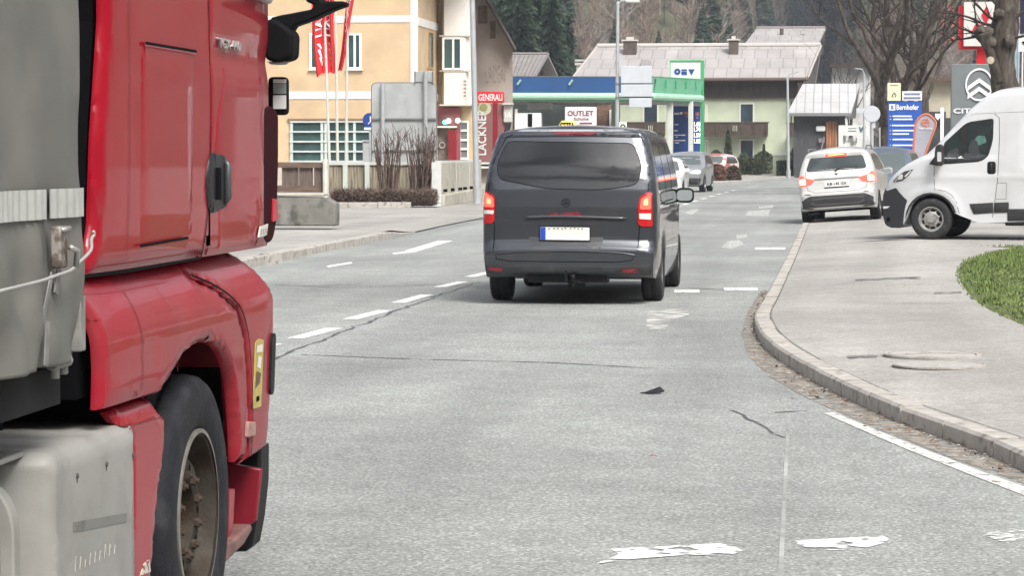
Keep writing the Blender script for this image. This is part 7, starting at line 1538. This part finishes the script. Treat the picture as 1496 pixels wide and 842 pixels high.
o = obj('bumper_corner', shell(bs, lambda y, z: (wingx(y, z), y, z), (-1, 0, 0), .30, .025, r=.018), RPD, t, O, auto=50)
strip3([T(293, 402), T(319, 420.5), T(340, 449), T(351.5, 489), T(357.5, 545), T(361.5, 605), T(361, 668)], .010, wingx, GAP, 'panel_gap', o, .010)
gs = fil([T(389, 575), T(389, 495), T(393, 486), T(397.5, 490), T(396.5, 570), T(393, 578)], .02); obj('corner_grille', prism(nb(), [(wingx(a, b) + .010, a, b) for a, b in gs], (-.02, 0, 0)), BLK, o, O)
# yellow blind-spot sticker
sk = [T(364, 598), T(376, 594), T(377, 497), T(370, 495), T(365, 501)]; so_ = obj('sticker', shell(fil(sk, .008), lambda y, z: (wingx(y, z) + .004, y, z), (-1, 0, 0), .003, .04), M('sticker_yellow', (.45, .36, .10), .5, var=.15, vs=20, alpha=(30, .22, .3)), o, O)
bm = nb(); 
def on(y, z, l=.0055): return (wingx(y, z) + l, y, z)
for poly, m_ in (([T(366.5, 505), T(375, 503), T(375, 514), T(366, 516)], 'w'), ([T(369, 520), T(374, 522), T(373, 540), T(367.5, 536)], 'w'), ([T(367, 542), T(374, 546), T(372, 560), T(366, 568)], 'k')):
    b2 = nb(); b2.faces.new([b2.verts.new(on(a, b)) for a, b in poly]); obj('sticker_figure', b2, M('sticker_white', (.7, .68, .6), .5) if m_ == 'w' else M('sticker_brown', (.12, .08, .04), .6), so_, O)
A = T(370, 583); obj('lettering', txt('ANGLES MORTS', 1, on(*A), (0, 1, 0), (0, 0, 1), .0005, fit=(.05, .018), bold=.02), GAP, so_, O)
# little tow-eye cover and latch
c = T(359, 628); obj('latch', prism(nb(), [on(a, b, .012) for a, b in fil([T(354.5, 640), T(366, 637), T(366, 617), T(355, 616)], .012)], (-.02, 0, 0)), M('latch_pinkish', (.34, .20, .17), .6, var=.3, vs=30), o, O, mods=(.004, 2))
# inner wheel well
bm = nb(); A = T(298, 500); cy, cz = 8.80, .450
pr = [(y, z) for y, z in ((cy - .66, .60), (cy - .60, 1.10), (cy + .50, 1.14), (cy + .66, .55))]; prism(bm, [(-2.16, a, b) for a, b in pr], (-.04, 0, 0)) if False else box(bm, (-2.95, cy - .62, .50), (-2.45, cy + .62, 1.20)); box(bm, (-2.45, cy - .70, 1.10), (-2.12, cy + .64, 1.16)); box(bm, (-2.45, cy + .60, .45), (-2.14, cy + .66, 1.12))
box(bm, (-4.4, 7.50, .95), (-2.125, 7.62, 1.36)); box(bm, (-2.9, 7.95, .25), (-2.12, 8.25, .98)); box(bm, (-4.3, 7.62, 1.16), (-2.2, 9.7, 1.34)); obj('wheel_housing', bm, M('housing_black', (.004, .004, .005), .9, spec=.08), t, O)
# wheel
c = (-2.225, cy, cz); r, rr, h = .468, .270, .15
pr = [(rr, -h * .8), (r * .92, -h), (r * .985, -h * .84), (r, -h * .6), (r, -.075), (r * .972, -.07), (r * .972, -.058), (r, -.053), (r, .0 - .008), (r * .972, -.005), (r * .972, .005), (r, .008), (r, .053), (r * .972, .058), (r * .972, .07), (r, .075), (r, h * .6), (r * .985, h * .84), (r * .95, h * .97), (r * .88, h * 1.04), (rr + .08, h * 1.05), (rr + .03, h * .98), (rr + .012, h * .84)]
TY = M('lorry_tyre', (.012, .013, .017), .75, spec=.3, var=.2, vs=18, bump=.35, bs=120, dirt=(.032, .033, .037), ds=9, dlo=.50, dhi=.75)
lo_ = Vector(O); bm = lathe(nb(), pr, c, 'x', 96)
ty = obj('tyre', bm, TY, t, O, smooth=True)
RST = M('rusty_rim', (.05, .043, .034), .7, metal=.2, spec=.3, var=.3, vs=14, bump=.3, bs=60, dirt=(.035, .022, .015), ds=8, dlo=.46, dhi=.62)
bm = lathe(nb(), [(rr - .004, -h), (rr, h * .80), (rr + .016, h * .86), (rr + .012, h * .98), (rr - .004, h * .95), (rr - .014, h * .6), (rr - .03, h * .2), (rr - .05, -h * .15), (rr - .075, -h * .2)], c, 'x', 64)
lathe(bm, [(rr - .065, -h * .15), (rr - .075, .38 * h), (.195, h * .62), (.182, h * .70), (.112, h * .70), (.105, h * .2)], c, 'x', 60); ri = obj('rim', bm, RST, ty, O, auto=35)
obj('rim_edge', lathe(nb(), [(rr + .004, h * .90), (rr + .018, h * .93), (rr + .018, h * 1.0), (rr + .004, h * 1.01)], c, 'x', 64), M('rim_edge_pale', (.20, .19, .165), .5, metal=.3, var=.2, vs=20), ty, O)
for k in range(10):
    bm = nb(); a = 2 * math.pi * (k + .5) / 10; p = Vector(c) + Vector((h * .70, .132 * math.cos(a), .132 * math.sin(a))); tube(bm, [p - Vector((.01, 0, 0)), p + Vector((.016, 0, 0))], .016, 6); tube(bm, [p + Vector((.012, 0, 0)), p + Vector((.026, 0, 0))], .009, 8); obj('wheel_nut', bm, M('nut_rust', (.05, .032, .022), .7, var=.4, vs=40), ri, O)
for k in range(10):
    a = 2 * math.pi * k / 10; b_ = lathe(nb(), [(0, 0), (.0145, 0)], (c[0] + h * .705, c[1] + .160 * math.cos(a), c[2] + .160 * math.sin(a)), 'x', 12); obj('hand_hole', b_, GAP, ri, O)
obj('hub', lathe(nb(), [(0, h * .45), (.06, h * .43), (.078, h * .35), (.084, h * .1), (.11, h * .1)], c, 'x', 32), M('hub_dark', (.015, .014, .013), .6, var=.4, vs=20), ri, O, auto=40)
obj('brake_drum', lathe(nb(), [(0, -.02), (.24, -.02), (.24, -.2)], c, 'x', 32), GAP, ty, O)
# rear mudguard leg behind the wheel (towards the camera)
mg = [T(181, 592), T(228, 578), T(230, 600), T(241, 607), T(243, 640), T(237, 690), T(231, 735), T(226, 790), T(218, 900), T(190, 905), T(193, 760), T(194, 650), T(188, 632), T(175, 618), T(172, 604)]
o = obj('mudguard', shell([(a, b) for a, b in mg], lambda y, z: (XT - .0 - (.05 * ((z - .86) / .1) if z > .86 else 0), y, z), (-1, 0, 0), .02, .03, r=.016), RP, t, O, auto=50)
strip3([T(183, 628), T(190, 622), T(232, 610)], .004, lambda y, z: XT, M('seam_dark_red', (.12, .004, .008), .6), 'panel_seam', o, .012)
obj('white_remnant', shell(fil([T(204, 842), T(219, 836), T(217, 818), T(210, 824)], .004), lambda y, z: (XT + .003, y, z), (-1, 0, 0), .003, .1), M('remnant_white', (.55, .50, .42), .7, alpha=(40, .4, .45)), o, O)
# step box under the bumper, in front of the wheel
bm = nb(); A, B = T(334, 770, -2.15), T(384, 672, -2.15); 
P9 = lambda pts, Y: [tuple(W(x, y, Y)) for x, y in pts]; obj('step_recess', prism(nb(), P9([(322, 676), (382, 686), (374, 762), (360, 772), (322, 790)], 9.66), (0, .03, 0)), M('step_red', (.17, .006, .016), .45, var=.15, vs=3), t, O, mods=(.006, 2))
pl = [T(335, 716, -2.1), T(344, 714, -2.1), T(341, 770, -2.1), T(334, 790, -2.1)]; obj('step_side', prism(nb(), [(-2.10, a, b) for a, b in pl], (-.12, 0, 0)), RPD, t, O, mods=(.006, 2))
pl = [T(334, 798), T(350, 790), T(376, 766), T(377, 776), T(366, 796), T(350, 812), T(334, 828)]; obj('step', prism(nb(), [(-2.07, a, b) for a, b in pl], (-.30, 0, 0)), M('step_brownish', (.17, .085, .075), .6, var=.35, vs=12), t, O, mods=(.01, 2))
obj('lower_bumper', prism(nb(), P9([(330, 672), (362, 668), (394, 645), (393.5, 700), (388, 752), (381, 790), (372, 798), (330, 800)], 9.95), (0, -.16, 0)), BLK, t, O, mods=(.012, 2))
obj('bumper_front', box(nb(), (-4.40, 9.72, .30), (-2.28, 9.98, 1.20)), RP, t, O, mods=(.06, 3))
obj('bumper_core', box(nb(), (-4.3, 9.66, .34), (-2.30, 9.80, 1.28)), M('housing_black', (.004, .004, .005), .9, spec=.08), t, O)
# --- mirrors
MB = M('mirror_black', (.006, .006, .007), .8, spec=.12)
Yv_ = 10.02
def Wt(px, py): p = W(px, py, Yv_); return (p.x, p.z)
bm = nb(); mb = fil([Wt(386, 86), Wt(404, 92), Wt(427, 85), Wt(428.5, 48), Wt(414, 36), Wt(398, 26), Wt(386, 30)], .02)
prism(bm, [(a, Yv_, b) for a, b in mb], (0, .14, 0)); mo = obj('side_mirror', bm, MB, t, O, mods=(.015, 2))
Yv_ = 10.12
def Wt(px, py): p = W(px, py, Yv_); return (p.x, p.z)
ap = [Wt(398, 26), Wt(415, 22), Wt(458, 14), Wt(461, 7), Wt(450, 3), Wt(446, -12), Wt(470, -14), Wt(472, 2), Wt(506, 2), Wt(507, 8), Wt(490, 14), Wt(462, 27), Wt(432, 38), Wt(427, 46), Wt(400, 40)]
obj('mirror_arm', prism(nb(), [(a, Yv_ - .04, b) for a, b in ap], (0, .10, 0)), MB, t, O, mods=(.012, 2))
obj('lens_edge', lathe(nb(), [(0, -.012), (.03, -.010), (.042, 0), (.0, .0)], (W(407, 88, 10.08).x, 10.08, W(407, 90, 10.08).z), 'z', 16), M('lens_edge_grey', (.30, .29, .27), .4), mo, O, smooth=True)
# kerb mirror seen at the front corner
bm = nb(); a, b = W(399, 168, 10.2), W(419, 112, 10.2); pl = fil([(a.x - .02, a.z), (b.x, a.z), (b.x, b.z), (a.x - .02, b.z)], .02); ko = obj('kerb_mirror', prism(nb(), [(x, 10.2, z) for x, z in pl], (0, .05, 0)), MB, t, O, mods=(.008, 2))
for (x0, y0, x1, y1, m_) in ((399, 115.5, 417.5, 121, M('mirror_sky', (.70, .70, .68), .2)), (399, 121.5, 417.5, 137, M('mirror_teal', (.22, .27, .26), .1)), (399, 139, 417.5, 159, M('mirror_white', (.62, .63, .62), .3))): bm = nb(); fbox(bm, x0, y0, x1, y1, 10.192, .01); obj('mirror_reflection', bm, m_, ko, O)  # reflected sky and surroundings painted as flat colour bands
# chassis and underside
CH = M('chassis_black', (.005, .005, .006), .9, spec=.08, var=.4, vs=8)
bm = nb(); box(bm, (-3.6, -4, .75), (-3.45, 9.5, 1.0)); box(bm, (-3.0, -4, .75), (-2.85, 9.5, 1.0)); box(bm, (-2.9, 5.5, .86), (-2.5, 7.75, 1.0)); box(bm, (-4.3, 7.30, .6), (-2.35, 7.55, 3.0)); tube(bm, [(-2.3, cy, cz), (-4.3, cy, cz)], .08, 8); obj('chassis', bm, CH, t, O)
lathe_far = obj('tyre', lathe(nb(), [(q_, -p_) for q_, p_ in pr if isinstance(q_, float)] if False else [(.29, -.15), (.44, -.15), (.475, -.1), (.475, .1), (.44, .15), (.29, .15), (0, .1)], (-4.25, cy, cz), 'x', 40), TY, t, O)
# --- pale side fairing (box) between the wheel and the tank
FP = M('fairing_dirty_white', (.275, .27, .25), .55, var=.08, vs=3, bump=.08, bs=120, dirt=(.21, .20, .18), ds=5, dlo=.48, dhi=.72)
ft = root('side_fairing_box', 'dirty off-white storage box with three rivets fixed below the lorry behind the front wheel', 'box') if False else t
fy0, fy1, fz1 = T(70, 660)[0], T(194, 625)[0], T(140, 636)[1]
bm = nb(); pl = fil([(fy0, .12), (fy1, .12), (fy1, fz1), (fy0, fz1)], [0, 0, .05, .05], 6)
bm = shell([(a, b) for a, b in pl], lambda y, z: (XT + .01, y, z), (-1, 0, 0), .62, .035, r=.030)
fo = obj('side_fairing', bm, FP, t, O, auto=60)
bm = nb()
for px, py in ((107, 696), (150, 679), (189, 665)): a = T(px, py); lathe(bm, [(0, .004), (.006, .004), (.009, 0)], (XT + .011, *a), 'x', 10); box(bm, (XT + .0105, a[0] - .003, a[1] - .018), (XT + .0115, a[0] + .003, a[1] - .004))
obj('rivet', bm, M('rivet_dark', (.06, .055, .05), .6), fo, O)
obj('stain_bar', shell(fil([T(101, 779), T(180, 763), T(180, 750), T(101, 764)], .006), lambda y, z: (XT + .0115, y, z), (-1, 0, 0), .001, .1), M('stain_grey', (.17, .17, .155), .6, alpha=(9, .25, .4)), fo, O)
bm = nb(); rnd = random.Random(6)
for k in range(9):
    a = T(103 + k * 7.2, 836 - k * 3.2); tube(bm, [(XT + .012, a[0], a[1]), (XT + .012, a[0] + .012, a[1] + rnd.uniform(.02, .045)), (XT + .012, a[0] + .025, a[1] + rnd.uniform(-.005, .02))], .0016, 4)
obj('lettering', bm, M('scratch_pale', (.36, .35, .32), .6), fo, O)
bm = nb(); zt_ = T(40, 682)[1]; box(bm, (-2.75, 6.2, zt_ + .0), (-2.12, fy0 + .02, zt_ + .016)); obj('fairing_shelf', bm, FP, t, O, mods=(.005, 2))
bm = nb(); box(bm, (-2.9, fy0 + .18, .1), (-2.16, fy0 + .2, fz1 - .03)); obj('dark_recess', bm, M('recess_grey_dirty', (.10, .10, .095), .8, var=.3, vs=6), t, O)
# fuel tank with its strap, end-on
def rrect(x0, x1, z0, z1, r, y): return [(a, y, b) for a, b in fil([(x0, z0), (x1, z0), (x1, z1), (x0, z1)], r, 10)]
TK = M('tank_aluminium', (.50, .49, .46), .45, metal=.35, var=.12, vs=5, dirt=(.33, .31, .28), ds=6, dlo=.5, dhi=.75)
ztk = T(5, 700, -2.1)[1]
obj('tank_strap', prism(nb(), rrect(-2.9, -2.085, .15, ztk, .16, 6.78), (0, .06, 0)), FP, t, O, mods=(.006, 2))
obj('tank_shadow_gap', prism(nb(), rrect(-2.85, -2.12, .2, ztk - .035, .14, 6.74), (0, .05, 0)), GB_, t, O)
obj('fuel_tank', prism(nb(), rrect(-2.8, -2.145, .2, ztk - .075, .13, 5.2), (0, 1.52, 0)), TK, t, O, mods=(.02, 3))

# ================================================================== curtain-sided body (the load)
bt = root('curtain_trailer', 'grey curtain-sided trailer body with a white reflective tape band at the left edge', 'trailer', (-3.2, 2.0, 0)); OB = Vector(bt.location)
XB = -2.0; yB = T(117, 300, XB)[0]
zlow = T(60, 540, XB)[1]
CU = M('curtain_grey', (.125, .122, .108), .62, var=.10, vs=2.2, bump=.10, bs=500, dirt=(.165, .16, .14), ds=3.2, dlo=.46, dhi=.74)
def bwave(y, z):
    d = math.exp(-max(0, z - 1.15) / .32); e = max(0, 1 - (yB - y) / .32)
    f = .020 * d * math.sin(y * 17 + z * 9 + 1.4 * noise.noise(Vector((y * 3, z * 3, 0)))) + .030 * d * noise.noise(Vector((y * 4.5, z * 7, 2))) 
    f += .003 * e * math.sin(z * 21 + 1.5 * math.sin(z * 5) - (yB - y) * 9) + .006 * noise.noise(Vector((y * 2.2, z * 1.1, 7)))
    cr = (y - T(62, 400, XB)[0]); s_ = max(0, min(1, (1.50 - z) / .3)); f -= .035 * s_ * math.exp(-(cr / .028) ** 2)      # cinched at the strap
    f += .03 * s_ * math.exp(-((cr + .09) / .06) ** 2)
    return XB + f
def hem(y): return zlow + .0 
yl = [6.25 + k * .016 for k in range(1, 70)]; zz_ = [1.0 + k * .018 for k in range(60)] + [2.1 + k * .06 for k in range(1, 30)]
cp = [(6.2, zlow + .0), (T(60, 545, XB)[0], zlow), (T(110, 528, XB)[0], zlow + .0), (yB - .0, T(120, 522, XB)[1]), (yB + .012, T(122, 480, XB)[1]), (yB - .004, T(117, 440, XB)[1]), (yB - .004, 3.9), (6.2, 3.9)]
obj('curtain', shell(cp, lambda y, z: (bwave(y, z), y, z), (-1, 0, 0), .015, us=yl, vs=zz_), CU, bt, OB, smooth=True)
obj('curtain', shell([(-5.6, zlow), (6.2, zlow), (6.2, 3.9), (-5.6, 3.9)], lambda y, z: (XB + .02 * math.sin(y * 9) * math.exp(-(z - 1.1) / .5), y, z), (-1, 0, 0), .015, us=steps(-5.6, 6.2, .12), vs=steps(zlow, 3.9, .2)), CU, bt, OB, smooth=True)
tz = T(55, 299, XB)[1]; seg = [(T(-60, 300, XB)[0], T(67, 300, XB)[0]), (T(69.5, 298, XB)[0], yB - .012)]
bm = nb()
for a, b in seg:
    n = int((b - a) / .006); prev = None
    for k in range(n + 1):
        y = a + (b - a) * k / n; x = bwave(y, tz) + .010 + .0035 * math.sin(y * 2 * math.pi / .052); q_ = (bm.verts.new((x, y, tz - .038)), bm.verts.new((x, y, tz + .038)))
        if prev: bm.faces.new((prev[0], prev[1], q_[1], q_[0]))
        prev = q_
obj('reflective_tape', bm, M('reflective_white', (.36, .365, .345), .4, var=.08, vs=30, dirt=(.28, .28, .26), ds=8, dlo=.5, dhi=.75), bt, OB, smooth=True)
strip3([T(70, -10, XB), T(67, 272, XB)], .004, lambda y, z: XB + .012, M('weld_seam_grey', (.17, .168, .155), .7), 'weld_seam', bt) if False else None
# buckle strap, rusty buckle, customs cord
bm = nb(); BK = M('rusty_buckle', (.15, .12, .10), .7, metal=.3, var=.5, vs=30, dirt=(.30, .28, .26), ds=30, dlo=.5, dhi=.6)
a, b = T(69, 330, XB), T(69, 392, XB); box(bm, (XB + .015, a[0] - .030, b[1]), (XB + .045, a[0] + .032, a[1])); obj('buckle', bm, BK, bt, OB, mods=(.006, 2))
bm = nb(); c = T(72, 372, XB); tube(bm, [(XB + .06, c[0] - .02, c[1] + .02), (XB + .07, c[0] + .015, c[1] + .01), (XB + .065, c[0] + .02, c[1] - .03)], .008, 6); c2 = T(68, 336, XB); tube(bm, [(XB + .045, c2[0] - .02, c2[1]), (XB + .055, c2[0] + .02, c2[1] + .004)], .007, 6); obj('buckle_lever', bm, M('lever_steel', (.34, .33, .31), .4, metal=.5), bt, OB, smooth=True)
bm = nb(); s1, s2, s3, s4 = T(76, 392, XB), T(72, 430, XB), T(58, 480, XB), T(56, 530, XB)
for (p, q_, w_) in ((s1, s2, .035), (T(66, 400, XB), T(52, 470, XB), .02), (T(60, 470, XB), T(57, 535, XB), .03)):
    d = Vector((q_[0] - p[0], q_[1] - p[1])).normalized(); n = Vector((-d.y, d.x)) * w_ / 2; prism(bm, [(XB + .02, p[0] - n.x, p[1] - n.y), (XB + .02, p[0] + n.x, p[1] + n.y), (XB + .02, q_[0] + n.x, q_[1] + n.y), (XB + .02, q_[0] - n.x, q_[1] - n.y)], (-.004, 0, 0))
obj('strap', bm, M('strap_grey', (.19, .185, .18), .8, var=.25, vs=20), bt, OB)
pts = [T(-40, 426, XB), T(20, 412, XB), T(50, 402, XB), T(70, 395, XB), T(82, 384, XB), T(100, 366, XB), T(112, 350, XB), T(116, 343, XB), T(115, 338, XB)]; bm = nb(); tube(bm, crv([(XB + .06 - .02 * (k > 5), p[0], p[1]) for k, p in enumerate(pts)], 4), .0045, 6); obj('customs_cord', bm, M('cord_pale', (.33, .325, .31), .6), bt, OB, smooth=True)
bm = nb(); box(bm, (XB - .04, yB - .02, T(0, 545, XB)[1]), (XB + .005, yB + .03, T(0, 455, XB)[1])); 
a = T(100, 530, XB); tube(bm, [(XB - .02, a[0] - .06, zlow + .01), (XB - .02, a[0] - .06, zlow - .04)], .014, 8); tube(bm, [(XB - .02, a[0] + .02, zlow + .01), (XB - .02, a[0] + .02, zlow - .035)], .014, 8); tube(bm, [(XB - .02, a[0] - .09, zlow - .0), (XB - .02, a[0] + .06, zlow + .0)], .018, 8); obj('hem_bar', bm, M('bar_dirty_grey', (.24, .235, .22), .6, metal=.2, var=.2, vs=20), bt, OB, mods=(.004, 2))
bm = nb(); box(bm, (-4.55, -5.6, zlow - .12), (XB - .05, yB - .03, zlow - .015)); obj('floor_frame', bm, M('frame_grey', (.02, .02, .02), .8, spec=.15, var=.2), bt, OB); 
bm = nb(); box(bm, (-4.6, yB - .06, zlow + .03), (XB - .03, yB - .012, 3.95)); obj('headboard', bm, M('headboard_dark', (.03, .03, .03), .7), bt, OB)
bm = nb(); box(bm, (-4.6, -5.65, 3.90), (XB + .01, yB, 3.98)); obj('roof', bm, M('roof_grey', (.35, .35, .34), .6), bt, OB); bm = nb(); box(bm, (-4.6, -5.6, zlow), (-4.57, yB, 3.9)); obj('far_curtain', bm, CU, bt, OB)
for yy in (-3.6, -2.4):
    for x_ in (-2.25, -4.35): obj('tyre', lathe(nb(), [(.0, .1), (.29, .12), (.44, .15), (.475, .1), (.475, -.1), (.44, -.15), (.0, -.1)], (x_, yy, .475), 'x', 40), TY, bt, OB)
obj('axle', join(tube(nb(), [(-4.2, -3.6, .475), (-2.4, -3.6, .475)], .06, 8), tube(nb(), [(-4.2, -2.4, .475), (-2.4, -2.4, .475)], .06, 8), box(nb(), (-3.7, -5, .9), (-2.9, 6, 1.0))), CH, bt, OB)

# ================================================================== debris on the road
g_ = G(954, 576, 0); t = root('black_debris', 'torn black rubber scrap with a raised corner lying alone on the road', 'debris', (g_.x, g_.y, .004)); bm = nb()
P = [(-.085, -.025, 0), (-.02, -.038, .0), (.055, -.026, .006), (.078, .016, .012), (.045, .042, .038), (.0, .03, .022), (-.045, .0, .007)]
a = [bm.verts.new(p) for p in P]; c = bm.verts.new((.02, -.01, .012)); 
for i in range(len(a)): bm.faces.new((a[i], a[(i + 1) % len(a)], c))
ex = bmesh.ops.extrude_face_region(bm, geom=bm.faces[:]); [setattr(v_, 'co', v_.co + Vector((0, 0, .006))) for v_ in ex['geom'] if isinstance(v_, bmesh.types.BMVert)]
obj('scrap', bm, M('scrap_black', (.008, .008, .009), .5, var=.4, vs=30), t)
g_ = G(953, 667, 0); bm = nb(); lathe(bm, [(0, .006), (.008, .004), (.010, 0)], (0, 0, 0), 'z', 8); box(bm, (.006, -.003, 0), (.022, .003, .004)); o = obj('orange_scrap', bm, M('scrap_orange', (.30, .07, .03), .6), None); o.location = (g_.x, g_.y, .003); tag(o, 'tiny orange brown scrap on the road below the black rubber scrap', 'debris')

# ================================================================== air
hb = nb(); box(hb, (-720, -320, -1.6), (720, 1420, 275)); hm = bpy.data.materials.new('air'); hm.use_nodes = True; n_ = hm.node_tree; n_.nodes.clear(); oo = n_.nodes.new('ShaderNodeOutputMaterial'); pv_ = n_.nodes.new('ShaderNodeVolumePrincipled')
pv_.inputs['Color'].default_value = (.80, .87, 1, 1); pv_.inputs['Density'].default_value = .00032; pv_.inputs['Anisotropy'].default_value = .0; n_.links.new(pv_.outputs[0], oo.inputs['Volume'])
HAZE = obj('haze', hb, hm); tag(HAZE, kind='stuff')
